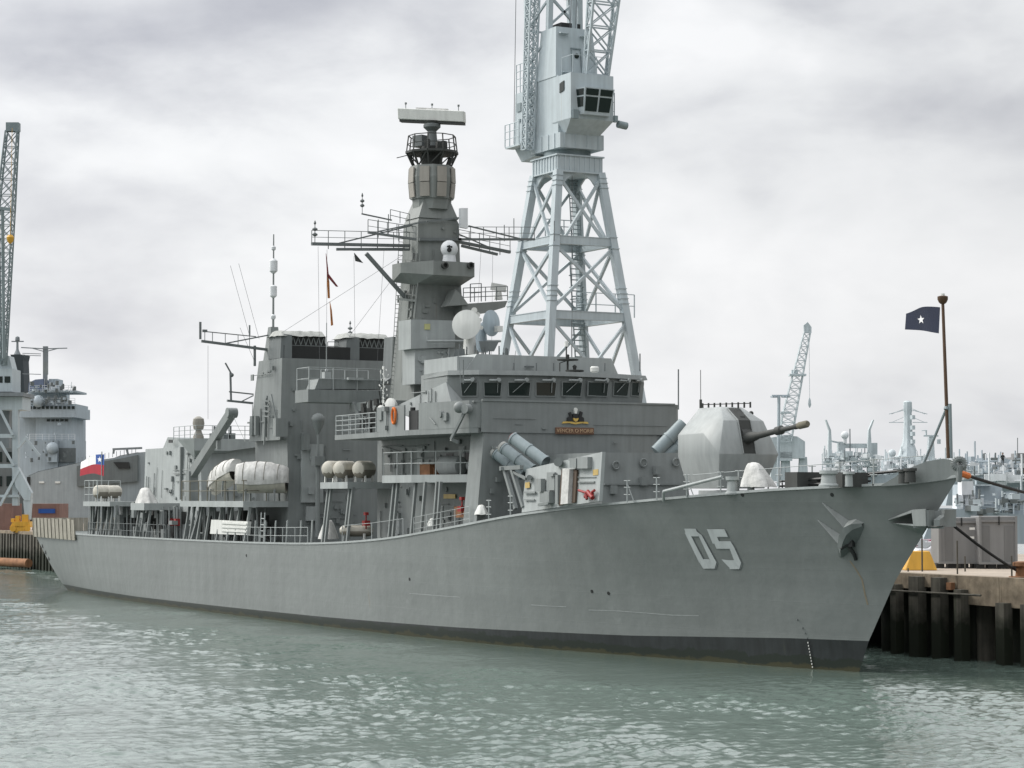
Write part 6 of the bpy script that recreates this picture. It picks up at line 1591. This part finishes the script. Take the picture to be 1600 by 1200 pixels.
mb.hexa([H(1.9, -1.5, 38.4), H(2.4, -1.5, 38.4), H(2.4, 1.6, 38.4), H(1.9, 1.6, 38.4)], [H(1.2, -1.95, 39.4), H(4.0, -1.95, 39.4), H(4.0, 1.95, 39.4), H(1.2, 1.95, 39.4)])
CAB = mb.build('driver_cab', M['crane'], CR)
# glazed bay, wider at the top, projecting
mb = MB()
lo3 = [H(3.9, -1.25, 39.7), H(4.45, -1.05, 39.7), H(4.45, 1.35, 39.7), H(3.9, 1.5, 39.7)]; hi3 = [H(3.9, -1.5, 41.75), H(4.95, -1.2, 41.75), H(4.95, 1.5, 41.75), H(3.9, 1.8, 41.75)]
mb.hexa(lo3, hi3); BAY = mb.build('window_bay', M['crane'], CAB if False else CR)
def bayq(i, s0, s1, t0, t1, o=.03):
    a, b, c, d = lo3[i], lo3[(i+1) % 4], hi3[(i+1) % 4], hi3[i]
    f = lambda s, t: a.lerp(b, s).lerp(d.lerp(c, s), t)
    n = (b-a).cross(d-a).normalized(); cen = (a+b+c+d)/4
    if n.dot(cen-H(3.5, .1, 40.8)) < 0: n = -n
    return [f(s0, t0)+n*o, f(s1, t0)+n*o, f(s1, t1)+n*o, f(s0, t1)+n*o]
for i, cuts in ((0, [(.12, .9)]), (1, [(.04, .47), (.53, .95)]), (2, [(.12, .9)])):
    for s0, s1 in cuts:
        for t0, t1 in ((.28, .66), (.72, .96)):
            if i == 1: t0 = .12 if t0 < .5 else t0
            mb = MB(); mb.add(bayq(i, s0, s1, t0, t1), [(0, 1, 2, 3)]); mb.build('pane', M['glass'], BAY)
mb = MB(); mb.prism([H(2.3, -1.97, 41.6), H(3.0, -1.97, 41.75), H(3.0, -1.97, 42.5), H(2.3, -1.97, 42.35)], (0, -.05, 0)); mb.build('side_window', M['glass'], CAB)
mb = MB()
q = lambda y0, y1, z0, z1, x: [H(x-(z0-43.1)*.11, y0, z0), H(x-(z0-43.1)*.11, y1, z0), H(x-(z1-43.1)*.11, y1, z1), H(x-(z1-43.1)*.11, y0, z1)]
for a_, b_, c_, d_ in ((-.45, -.38, 43.3, 45.5), (.4, .47, 43.3, 45.5), (-.45, .47, 45.45, 45.55)): mb.prism(q(a_, b_, c_, d_, 1.62), (.06, 0, 0))
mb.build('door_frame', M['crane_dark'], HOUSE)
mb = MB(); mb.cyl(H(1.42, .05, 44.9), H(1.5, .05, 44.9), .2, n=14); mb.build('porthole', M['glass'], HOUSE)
mb = MB()
for y0, y1, z in ((-1.5, -.7, 46.6), (.4, 1.2, 46.5), (-1.4, -.6, 43.4), (.6, 1.4, 43.35)): mb.prism(q(y0, y1, z, z+.1, 1.65), (.35, 0, 0))
mb.build_each('hood', M['crane'], HOUSE)
mb = MB(); mb.rail([H(1.9, -1.6, 43.1), H(3.7, -1.6, 43.1), H(3.7, 1.7, 43.1)], 1.4, 1.2, 1, .025, .03); mb.build('roof_rail', M['crane'], CAB)
mb = MB(); mb.box(CX-1.0, CX+.6, CY-.9, CY+.9, 46.65, 47.1); mb.build('roof_hatch', M['black'], HOUSE)
mb = MB(); hb(mb, -4.9, -3.0, -2.2, 1.8, 38.2, 42.6, .2, 0); mb.hexa([H(-4.4, -1.8, 37.0), H(-2.0, -1.8, 37.2), H(-2.0, 1.6, 37.2), H(-4.4, 1.6, 37.0)], [H(-4.9, -2.2, 38.2), H(-2.0, -2.2, 38.2), H(-2.0, 1.8, 38.2), H(-4.9, 1.8, 38.2)]); hb(mb, -3.0, -2.0, -2.0, 1.8, 38.2, 42.2)
MH = mb.build('machinery_house', M['crane'], CR)
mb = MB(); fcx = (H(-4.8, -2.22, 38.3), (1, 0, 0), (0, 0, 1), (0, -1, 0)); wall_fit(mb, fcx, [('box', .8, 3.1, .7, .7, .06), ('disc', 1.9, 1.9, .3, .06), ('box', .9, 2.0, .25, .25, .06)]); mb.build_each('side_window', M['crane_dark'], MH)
mb = MB(); mb.rail([H(-5.0, -3.0, 38.2), H(-2.6, -3.0, 38.2)], 1.8, .9, 3, .035, .05); mb.box(CX-5.0, CX-2.5, CY-3.0, CY-2.2, 37.45, 37.6); mb.rail([H(-4.7, -2.1, 42.6), H(-3.4, -2.1, 42.6)], 2.4, .6, 4, .035, .045); mb.build_each('gallery_rail', M['crane'], MH, pad=.1)
# lattice mast (left), posts and jib going up out of the picture
def quadc(f, p, z, a, b): return [H(f-a, p-b, z), H(f+a, p-b, z), H(f+a, p+b, z), H(f-a, p+b, z)]
mb = MB(); mb.lattice(quadc(-1.9, -2.6, 37.6, .35, .35), quadc(-1.9, -1.9, 56, .45, .45), 20, .06, .035); mb.build('lattice_mast', M['crane'], CR)
mb = MB()
for f0, p0, f1, p1 in ((-2.6, -2.2, -3.4, -2.0), (-2.6, 2.0, -3.4, 1.8), (-.4, -1.6, -.2, -1.2), (-.4, 1.4, -.2, 1.2), (.6, .3, .4, .3)): mb.bar(H(f0, p0, 42), H(f1, p1, 58), .32 if f0 < -1 else .42)
for z in (44.5, 47.5, 50.5, 53.5):
    mb.bar(H(-2.7, -2.2, z), H(-.4, -1.5, z+2.2), .16); mb.bar(H(-2.7, 2.0, z), H(-.4, 1.4, z+2.2), .16); mb.bar(H(-.4, -1.5, z), H(-.4, 1.4, z+2.6), .2); mb.bar(H(-.4, 1.4, z), H(-.4, -1.5, z+2.6), .2); mb.bar(H(-2.8, -2.1, z), H(-2.8, 1.9, z), .14)
mb.build('a_frame', M['crane'], CR)
mb = MB(); mb.lattice(quadc(2.9, 1.0, 43.2, .25, 1.0), quadc(6.0, 1.2, 60, .8, 1.5), 9, .085, .05); mb.build('jib', M['crane'], CR)
mb = MB(); mb.cyl(H(-4.8, -2.3, 38.5), H(-4.0, -2.4, 58), .03, n=4); mb.cyl(H(.8, -.2, 47), H(1.5, 0, 58), .025, n=4); mb.cyl(H(.8, .3, 47), H(1.6, .4, 58), .025, n=4); mb.cyl(at(894, 250, D=180), at(893, 560, D=180), .03, n=4); mb.build_each('hoist_rope', M['wire'], CR)
mb = MB(); mb.cbox(H(4.0, 2.1, 39.6), .4, .3, .5); mb.rail([H(3.9, 2.1, 39.5), H(2.0, 2.1, 39.5)], 2.2, .6, 3, .03, .04); mb.cyl(H(4.1, 2.3, 39.2), H(4.1, 3.1, 39.1), .3, n=10); mb.cbox(H(4.05, -1.6, 39.7), .3, .5, .7); mb.build_each('floodlight', M['crane_dark'], CAB, pad=.1)

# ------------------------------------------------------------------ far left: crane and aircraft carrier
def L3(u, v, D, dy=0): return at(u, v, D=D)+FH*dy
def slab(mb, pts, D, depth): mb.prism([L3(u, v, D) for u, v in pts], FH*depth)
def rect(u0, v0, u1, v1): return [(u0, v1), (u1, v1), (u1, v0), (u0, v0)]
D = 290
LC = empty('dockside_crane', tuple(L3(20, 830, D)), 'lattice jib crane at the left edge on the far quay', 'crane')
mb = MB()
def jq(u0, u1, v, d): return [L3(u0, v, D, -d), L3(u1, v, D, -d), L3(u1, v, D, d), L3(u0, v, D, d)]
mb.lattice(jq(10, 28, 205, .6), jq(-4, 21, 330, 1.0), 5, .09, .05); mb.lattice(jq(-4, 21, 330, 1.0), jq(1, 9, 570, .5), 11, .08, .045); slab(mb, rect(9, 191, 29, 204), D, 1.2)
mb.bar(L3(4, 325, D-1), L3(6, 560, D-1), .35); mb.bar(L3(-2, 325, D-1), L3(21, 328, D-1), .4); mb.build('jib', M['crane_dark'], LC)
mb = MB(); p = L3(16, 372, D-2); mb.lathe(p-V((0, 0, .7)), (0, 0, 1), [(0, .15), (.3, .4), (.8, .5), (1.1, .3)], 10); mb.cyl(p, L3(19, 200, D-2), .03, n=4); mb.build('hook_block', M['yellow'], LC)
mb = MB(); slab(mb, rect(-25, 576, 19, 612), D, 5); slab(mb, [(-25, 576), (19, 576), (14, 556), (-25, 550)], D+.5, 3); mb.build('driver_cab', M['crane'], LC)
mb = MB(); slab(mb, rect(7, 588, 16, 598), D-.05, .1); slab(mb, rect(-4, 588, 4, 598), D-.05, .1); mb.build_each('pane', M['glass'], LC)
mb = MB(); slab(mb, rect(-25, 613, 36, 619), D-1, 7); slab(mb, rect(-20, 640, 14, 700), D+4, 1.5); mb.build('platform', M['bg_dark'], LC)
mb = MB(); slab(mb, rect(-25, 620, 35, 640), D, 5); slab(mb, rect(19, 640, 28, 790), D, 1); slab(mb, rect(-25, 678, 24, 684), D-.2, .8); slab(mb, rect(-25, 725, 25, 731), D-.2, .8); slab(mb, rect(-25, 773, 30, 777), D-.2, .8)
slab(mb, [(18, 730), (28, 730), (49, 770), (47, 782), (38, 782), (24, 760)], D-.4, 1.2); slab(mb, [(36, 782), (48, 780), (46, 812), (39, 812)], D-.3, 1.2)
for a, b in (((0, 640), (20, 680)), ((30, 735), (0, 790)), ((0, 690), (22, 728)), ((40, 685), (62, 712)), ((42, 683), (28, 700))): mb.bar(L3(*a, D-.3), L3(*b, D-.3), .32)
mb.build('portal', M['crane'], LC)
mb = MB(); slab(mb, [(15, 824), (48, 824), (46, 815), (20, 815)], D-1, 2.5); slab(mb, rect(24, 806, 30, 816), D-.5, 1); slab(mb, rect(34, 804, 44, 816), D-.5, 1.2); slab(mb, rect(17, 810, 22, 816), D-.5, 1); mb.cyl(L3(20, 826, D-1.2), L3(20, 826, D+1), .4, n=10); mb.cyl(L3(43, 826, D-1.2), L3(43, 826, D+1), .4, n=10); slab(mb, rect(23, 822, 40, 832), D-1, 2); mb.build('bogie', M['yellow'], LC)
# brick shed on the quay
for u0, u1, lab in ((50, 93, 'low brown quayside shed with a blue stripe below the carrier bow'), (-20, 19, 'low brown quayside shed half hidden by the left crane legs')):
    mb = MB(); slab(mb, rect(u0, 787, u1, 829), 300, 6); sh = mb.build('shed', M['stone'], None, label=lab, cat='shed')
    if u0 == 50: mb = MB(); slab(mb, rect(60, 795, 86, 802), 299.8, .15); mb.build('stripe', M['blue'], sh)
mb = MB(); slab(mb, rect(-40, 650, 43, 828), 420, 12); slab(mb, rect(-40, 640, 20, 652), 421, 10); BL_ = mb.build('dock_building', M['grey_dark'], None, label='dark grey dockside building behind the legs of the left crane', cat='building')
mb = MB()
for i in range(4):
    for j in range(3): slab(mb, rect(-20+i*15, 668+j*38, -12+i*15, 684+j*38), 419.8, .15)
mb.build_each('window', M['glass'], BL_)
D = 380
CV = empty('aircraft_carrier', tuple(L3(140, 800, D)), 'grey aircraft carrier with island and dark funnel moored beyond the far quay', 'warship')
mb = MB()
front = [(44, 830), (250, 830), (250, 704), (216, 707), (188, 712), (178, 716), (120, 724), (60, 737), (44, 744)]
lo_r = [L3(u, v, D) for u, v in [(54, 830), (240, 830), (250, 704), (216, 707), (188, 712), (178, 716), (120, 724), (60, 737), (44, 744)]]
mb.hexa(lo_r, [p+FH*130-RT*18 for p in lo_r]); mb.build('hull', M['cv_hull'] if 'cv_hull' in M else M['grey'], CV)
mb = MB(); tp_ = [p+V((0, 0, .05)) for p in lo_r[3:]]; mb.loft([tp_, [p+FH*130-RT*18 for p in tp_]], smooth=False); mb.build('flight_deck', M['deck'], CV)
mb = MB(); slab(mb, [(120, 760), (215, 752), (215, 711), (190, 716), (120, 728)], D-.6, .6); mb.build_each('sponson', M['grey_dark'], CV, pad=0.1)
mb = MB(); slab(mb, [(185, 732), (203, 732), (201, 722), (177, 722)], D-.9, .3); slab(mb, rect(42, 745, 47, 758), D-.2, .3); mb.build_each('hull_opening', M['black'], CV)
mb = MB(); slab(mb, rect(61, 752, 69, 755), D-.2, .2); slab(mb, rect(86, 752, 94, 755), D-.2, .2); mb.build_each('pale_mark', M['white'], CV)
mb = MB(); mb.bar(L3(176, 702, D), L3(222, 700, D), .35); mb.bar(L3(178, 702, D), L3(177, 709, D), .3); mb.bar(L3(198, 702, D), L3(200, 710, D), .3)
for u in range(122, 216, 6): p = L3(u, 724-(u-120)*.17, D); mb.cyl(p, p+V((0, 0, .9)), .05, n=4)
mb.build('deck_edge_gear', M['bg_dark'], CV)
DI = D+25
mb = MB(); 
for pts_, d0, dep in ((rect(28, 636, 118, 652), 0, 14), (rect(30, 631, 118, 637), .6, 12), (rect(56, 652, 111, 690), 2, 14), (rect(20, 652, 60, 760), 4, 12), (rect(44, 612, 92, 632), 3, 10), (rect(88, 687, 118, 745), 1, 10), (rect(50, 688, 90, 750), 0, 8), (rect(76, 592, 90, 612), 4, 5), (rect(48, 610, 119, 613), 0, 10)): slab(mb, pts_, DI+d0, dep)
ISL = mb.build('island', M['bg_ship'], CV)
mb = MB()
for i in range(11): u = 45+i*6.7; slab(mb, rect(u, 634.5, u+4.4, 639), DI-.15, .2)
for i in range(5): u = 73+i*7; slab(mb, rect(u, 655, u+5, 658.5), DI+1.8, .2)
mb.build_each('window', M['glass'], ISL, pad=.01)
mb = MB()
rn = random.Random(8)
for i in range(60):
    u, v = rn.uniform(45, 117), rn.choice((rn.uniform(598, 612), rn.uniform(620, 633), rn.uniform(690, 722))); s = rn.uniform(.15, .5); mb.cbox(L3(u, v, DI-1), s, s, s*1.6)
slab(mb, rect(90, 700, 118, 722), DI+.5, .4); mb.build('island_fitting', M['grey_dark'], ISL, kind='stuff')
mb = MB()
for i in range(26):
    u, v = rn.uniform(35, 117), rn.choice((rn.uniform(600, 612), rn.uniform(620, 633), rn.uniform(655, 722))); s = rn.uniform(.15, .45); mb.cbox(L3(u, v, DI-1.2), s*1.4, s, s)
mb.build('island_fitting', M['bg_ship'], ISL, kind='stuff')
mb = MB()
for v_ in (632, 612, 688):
    mb.rail([L3(46, v_, DI-.6), L3(117, v_, DI-.6)], 1.1, 1.2, 3, .03, .04)
for i in range(14): u_ = rn.uniform(50, 112); mb.cyl(L3(u_, 612, DI+2), L3(u_+rn.uniform(-2, 2), rn.uniform(590, 604), DI+2), .07, n=5)
mb.build('island_rail', M['bg_pale'], ISL)
mb = MB(); slab(mb, [(44, 611), (67, 611), (67, 592), (55, 593), (45, 598)], DI+1, 6); mb.build('bridge_cover', M['navy'] if False else M['cover_blue'] if 'cover_blue' in M else M['bg_dark'], ISL)
mb = MB(); p = L3(60, 627, DI-.5); mb.ball(p, 1.1); p = L3(82, 700, DI-1); mb.ball(p, 1.1); slab(mb, rect(73, 700, 89, 722), DI-1, 3); mb.build_each('radome', M['bg_ship'], ISL)
mb = MB(); slab(mb, rect(67, 541, 74, 566), DI+2, .8); slab(mb, rect(67, 585, 73, 600), DI+2, .8)
mb.bar(L3(33, 543, DI+2), L3(70, 545, DI+2), .18); mb.bar(L3(105, 544, DI+2), L3(70, 545, DI+2), .18); mb.bar(L3(50, 544, DI+2), L3(68, 549, DI+2), .15); mb.bar(L3(92, 544, DI+2), L3(73, 549, DI+2), .15); 
for v in (552, 555, 584): mb.bar(L3(35, v, DI+2), L3(64, v+1, DI+2), .12)
MP = mb.build('pole_mast', M['bg_dark'], ISL); mb = MB(); slab(mb, rect(67, 566, 74, 585), DI+2, .8); mb.build('mast_band', M['grey'], ISL)
mb = MB(); slab(mb, [(19, 612), (38, 612), (36, 563), (38, 554), (16, 554), (19, 563)], DI+8, 5); MF = mb.build('funnel_mast', M['cv_dark'] if 'cv_dark' in M else M['grey_dark'], ISL)
mb = MB(); mb.lathe(L3(27, 554, DI+10), (0, 0, 1), [(0, .7), (.7, .35), (1.0, .25), (2.4, .2), (2.6, .45), (3.2, .4), (3.4, .1)], 10); mb.bar(L3(18, 533.5, DI+10), L3(37, 533.5, DI+10), .2); mb.build('mast_head', M['bg_dark'], ISL)

# ------------------------------------------------------------------ far right: cranes and ships across the basin
D = 470
FC = empty('dockside_crane', tuple(L3(1235, 745, D)), 'distant pale jib crane behind the gun barrel, its jib leaning right', 'crane')
def jq2(u0, u1, v, d): return [L3(u0, v, D, -d), L3(u1, v, D, -d), L3(u1, v, D, d), L3(u0, v, D, d)]
mb = MB(); mb.lattice(jq2(1222, 1243, 650, 1.0), jq2(1256, 1266, 520, .5), 12, .09, .05); mb.lattice(jq2(1218, 1236, 690, .9), jq2(1222, 1243, 650, 1.0), 4, .09, .05); slab(mb, [(1257, 520), (1268, 520), (1268, 511), (1262, 503), (1256, 508)], D, 1.2); slab(mb, rect(1234, 584, 1260, 587), D-1, 2.5); slab(mb, rect(1220, 643, 1236, 646), D-1, 2.5); slab(mb, rect(1237, 578, 1247, 585), D, 1)
mb.build('jib', M['hazed_steel'], FC)
mb = MB(); slab(mb, [(1202, 716), (1258, 716), (1258, 690), (1246, 682), (1230, 680), (1202, 684)], D, 6); mb.build('slewing_house', M['hazed_steel'], FC)
mb = MB()
for u0, u1 in ((1206, 1214), (1222, 1227), (1250, 1261), (1228, 1234)): slab(mb, [(u0-2, 752), (u1+2, 752), (u1, 714), (u0, 714)], D+1, 2)
slab(mb, rect(1218, 706, 1238, 720), D, 3); mb.build('portal', M['hazed_steel'], FC)
mb = MB(); mb.cyl(L3(1264, 508, D), L3(1265, 620, D), .05, n=4); mb.lathe(L3(1265, 637, D), (0, 0, 1), [(0, .1), (.6, .35), (1.6, .25), (2.2, .05)], 8); mb.build('hook', M['hazed_steel'], FC)
mb = MB(); mb.cyl(L3(1216, 760, 400), L3(1217, 619, 400), .28, n=8); mb.bar(L3(1206, 618, 400), L3(1232, 618, 400), .25); [mb.cbox(L3(u, 620, 400), .7, .7, .3) for u in (1208, 1212, 1225, 1230)]; mb.build('floodlight_mast', M['bg_ship'], None, label='tall thin floodlight post just left of the distant pale crane', cat='light post')
def clutter(mb, u0, u1, v0, v1, D, n, smin, smax, seed, tall=.3):
    rn = random.Random(seed)
    for i in range(n):
        p = L3(rn.uniform(u0, u1), rn.uniform(v0, v1), D+rn.uniform(-4, 8)); s = rn.uniform(smin, smax); k = rn.random()
        if k < .5: mb.cbox(p, s*1.5, s, s, rn.random())
        elif k < .8: mb.cyl(p, p+V((0, 0, s*rn.uniform(1, 4))), .08+s*.06, n=5)
        else: mb.cyl(p, p+RT*s*2, .08+s*.05, n=5)
D = 420
RF = empty('supply_ship', tuple(L3(1330, 760, D)), 'pale grey supply ship with twin transfer gantries seen behind the foredeck', 'ship')
mb = MB(); slab(mb, rect(1282, 742, 1400, 775), D, 20); mb.build('hull', M['bg_ship'], RF)
for u, s in ((1297, -1), (1359, 1)):
    mb = MB(); slab(mb, [(u-3, 745), (u+3, 745), (u+2.6, 690), (u+1.5, 672), (u+s*6+1, 656), (u+s*6-1, 656), (u-1.8, 672), (u-2.6, 690)], D-2, 1.2); mb.build('derrick_post', M['hazed_steel'], RF)
mb = MB(); slab(mb, rect(1310, 690, 1321, 745), D, 2); slab(mb, rect(1359, 692, 1371, 745), D, 2); slab(mb, rect(1316, 693, 1366, 700), D+.2, 1.6); mb.bar(L3(1297, 689, D), L3(1312, 692, D), .3); mb.build('gantry', M['hazed_steel'], RF)
mb = MB(); p = L3(1320, 680, D); mb.ball(p, .75); mb.cyl(p-V((0, 0, 1.5)), p, .35); mb.build('radome', M['bg_pale'], RF)
mb = MB(); clutter(mb, 1284, 1375, 708, 744, D-1, 150, .25, .9, 61); mb.build('deck_gear', M['hazed_steel'], RF, kind='stuff')
mb = MB(); clutter(mb, 1284, 1375, 710, 744, D-3, 70, .3, .9, 62); mb.build('deck_gear', M['bg_pale'], RF, kind='stuff')
mb = MB(); clutter(mb, 1290, 1370, 705, 744, D-2, 26, .2, .6, 63); mb.cyl(L3(1329, 745, D), L3(1328, 670, D), .12, n=5); mb.build('deck_gear', M['bg_dark'], RF, kind='stuff')
D = 440
DS = empty('warship', tuple(L3(1420, 760, D)), 'distant pale grey warship with a tall tapering enclosed mast, right of the bow', 'warship')
mb = MB()
slab(mb, rect(1376, 738, 1490, 775), D, 16); slab(mb, rect(1395, 724, 1450, 740), D+2, 10); slab(mb, [(1398, 726), (1438, 726), (1430, 712), (1405, 712)], D+3, 6); mb.build('hull', M['hazed_steel'], DS)
mb = MB(); k = 8; prof = [(728, 20), (712, 16), (700, 12), (690, 8.5), (672, 7), (660, 6.2), (645, 6.2), (642, 7), (628, 6.6), (626, 4)]
c0 = L3(1419, 728, D+4)
mb.lathe(V((c0.x, c0.y, 0)), (0, 0, 1), [(at(1419, v, D=D+4).z, r_*(D+4)/FPX) for v, r_ in prof], 8)
for v in (652, 668, 678, 690): p = L3(1426, v, D+3); mb.cbox(p, .7, .7, .8); 
mb.build('tapered_mast', M['hazed_steel'], DS)
mb = MB()
for v, dv in ((647, -6), (660, 0)):
    for s in (-1, 1): mb.bar(L3(1419+s*7, v+dv, D+4), L3(1419+s*30, v, D+4), .14); mb.bar(L3(1419+s*7, v-8, D+4), L3(1419+s*26, v, D+4), .09)
mb.build('yard', M['hazed_steel'], DS)
mb = MB(); p = L3(1394, 708, D); mb.ball(p, .75); mb.cyl(L3(1394, 738, D), p, .5, .4); mb.build('radome', M['hazed_steel'], DS)
mb = MB(); slab(mb, [(1448, 735), (1462, 735), (1459, 682), (1452, 682)], D, 1.5); mb.bar(L3(1443, 681, D), L3(1466, 681, D), .3); mb.bar(L3(1447, 672, D), L3(1447, 682, D), .25); mb.cyl(L3(1448, 672, D), L3(1440, 673, D), .08); mb.cbox(L3(1467, 690, D), .5, .5, .9); mb.build('after_mast', M['hazed_steel'], DS)
mb = MB(); clutter(mb, 1378, 1500, 716, 742, D-2, 170, .25, .9, 71); mb.build('deck_gear', M['hazed_steel'], DS, kind='stuff')
mb = MB(); clutter(mb, 1378, 1500, 718, 742, D-4, 90, .3, .9, 72); mb.build('deck_gear', M['bg_pale'], DS, kind='stuff')
mb = MB(); clutter(mb, 1378, 1500, 720, 744, D-3, 26, .2, .6, 73); mb.build('deck_gear', M['bg_dark'], DS, kind='stuff')
# grey patrol ship beyond the quay and the cluttered vessel behind it
D = 300
BG = empty('salvage_vessel', tuple(L3(1560, 760, D)), 'grey vessel piled with deck gear where a dark figure stands, far right', 'ship')
mb = MB(); slab(mb, [(1478, 790), (1640, 790), (1640, 730), (1580, 728), (1520, 722), (1490, 728)], D, 14); mb.build('hull', M['bg_ship'], BG)
mb = MB(); slab(mb, rect(1584, 714, 1640, 732), D-2, 6); slab(mb, rect(1590, 708, 1640, 716), D, 4); mb.build('deckhouse', M['cont'], BG)
mb = MB(); slab(mb, rect(1578, 735, 1640, 739), D-3, 8); mb.build('hull_band', M['tan'], BG)
mb = MB(); clutter(mb, 1490, 1600, 716, 752, D-4, 170, .2, .7, 81); mb.build('deck_gear', M['bg_ship'], BG, kind='stuff')
mb = MB(); clutter(mb, 1490, 1600, 722, 750, D-6, 80, .2, .6, 82); clutter(mb, 1545, 1600, 742, 752, D-7, 40, .5, 1.0, 84); mb.build('deck_gear', M['bg_pale'], BG, kind='stuff')
mb = MB(); clutter(mb, 1490, 1600, 716, 750, D-5, 45, .2, .6, 83); mb.cyl(L3(1590, 715, D), L3(1590, 684, D), .06, n=5); mb.cyl(L3(1539, 722, D), L3(1539, 708, D), .12); mb.build('deck_gear', M['grey_dark'], BG, kind='stuff')
D = 205
PS = empty('patrol_ship', tuple(L3(1540, 830, D)), 'blue grey ship hull with cluttered deck directly behind the quay containers', 'ship')
mb = MB(); hp = [(1440, 850), (1660, 850), (1660, 811), (1600, 805), (1540, 798), (1480, 794), (1462, 794)]
mb.hexa([L3(u, v, D) for u, v in hp], [L3(u, v, D)+FH*9 for u, v in hp]); mb.build('hull', M['bg_ship'], PS)
mb = MB(); 
for pts_, d0, dep in ((rect(1524, 757, 1566, 799), 4, 4), (rect(1568, 768, 1640, 806), 5, 3), (rect(1498, 757, 1526, 796), 5, 3)): slab(mb, pts_, D+d0, dep)
mb.build('deckhouse', M['bg_ship'], PS)
mb = MB(); slab(mb, rect(1570, 770, 1586, 772), D+3, 1); slab(mb, rect(1572, 772, 1575, 804), D+3, 1); slab(mb, rect(1583, 772, 1585, 804), D+3, 1); slab(mb, rect(1520, 757, 1550, 759), D+3, 1); mb.build('deck_frame', M['hazed_steel'], PS)
mb = MB(); slab(mb, rect(1503, 752, 1521, 773), D+2, 2); slab(mb, rect(1495, 774, 1505, 795), D+2, 2); slab(mb, rect(1529, 778, 1537, 790), D+2, 1); slab(mb, rect(1508, 773, 1524, 790), D+2.5, 2); mb.build_each('gear_locker', M['bg_pale'], PS)
mb = MB(); clutter(mb, 1492, 1600, 775, 800, D+2, 70, .15, .5, 91); mb.build('deck_gear', M['grey_dark'], PS, kind='stuff')
mb = MB(); clutter(mb, 1492, 1600, 770, 800, D+1, 40, .15, .5, 92); mb.build('deck_gear', M['hazed_steel'], PS, kind='stuff')
mb = MB(); p = L3(1533, 809, D-.1); mb.lathe(p, -FH, [(0, .3), (.08, .3), (.1, .2)], 14); mb.build('ship_badge', M['tan'], PS)
mb = MB(); mb.rail([L3(1500, 797, D), L3(1600, 805, D)], 1.0, 1.8, 2, .02, .03); mb.build('deck_rail', M['hazed_steel'], PS)
# person standing on the far vessel
def person(u, v, D, lab, h=1.78):
    p = L3(u, v, D); me = bpy.data.meshes.new('person'); k = h/1.78
    J = [(0, 0, .95), (0, 0, 1.2), (0, 0, 1.42), (0, 0, 1.52), (0, 0, 1.66), (.10, 0, .90), (.11, .03, .5), (.12, -.02, .08), (.13, .12, .03), (-.10, 0, .90), (-.12, .02, .5), (-.13, -.02, .08), (-.14, .12, .03), (.2, 0, 1.40), (.27, -.03, 1.14), (.2, .16, 1.0), (-.2, 0, 1.40), (-.27, -.03, 1.14), (-.2, .16, 1.0), (0, 0, 1.74)]
    E = [(0, 1), (1, 2), (2, 3), (3, 4), (4, 19), (0, 5), (5, 6), (6, 7), (7, 8), (0, 9), (9, 10), (10, 11), (11, 12), (2, 13), (13, 14), (14, 15), (2, 16), (16, 17), (17, 18)]
    R = [.15, .15, .16, .06, .10, .1, .075, .05, .045, .1, .075, .05, .045, .07, .055, .045, .07, .055, .045, .08]
    me.from_pydata([tuple(RT*(x*k)-FH*(y*k)+V((0, 0, z*k))) for x, y, z in J], E, []); o = bpy.data.objects.new('person', me); COL.objects.link(o); o.location = p
    sk = o.modifiers.new('skin', 'SKIN'); o.modifiers.new('sub', 'SUBSURF').levels = 1
    for i, r_ in enumerate(R): me.skin_vertices[0].data[i].radius = (r_*k, r_*k*.8)
    me.skin_vertices[0].data[0].use_root = True
    o.modifiers['sub'].render_levels = 1
    me.materials.append(M['black']); OFF[o.name] = V(p)
    tag(o, lab, 'person')
    mb = MB(); mb.ball(p+V((0, 0, 1.68*k)), .105*k, 10, 8, 1.2); mb.build('head', M['skin'], o)
    mb = MB(); mb.lathe(p+V((0, 0, 1.72*k)), (0, 0, 1), [(0, .12*k), (.05, .12*k), (.1, .08*k), (.11, .01)], 10); mb.build('hair', M['black'], o)
    return o
person(1567, 729, 292, 'dark clothed person standing on the far grey vessel at right')
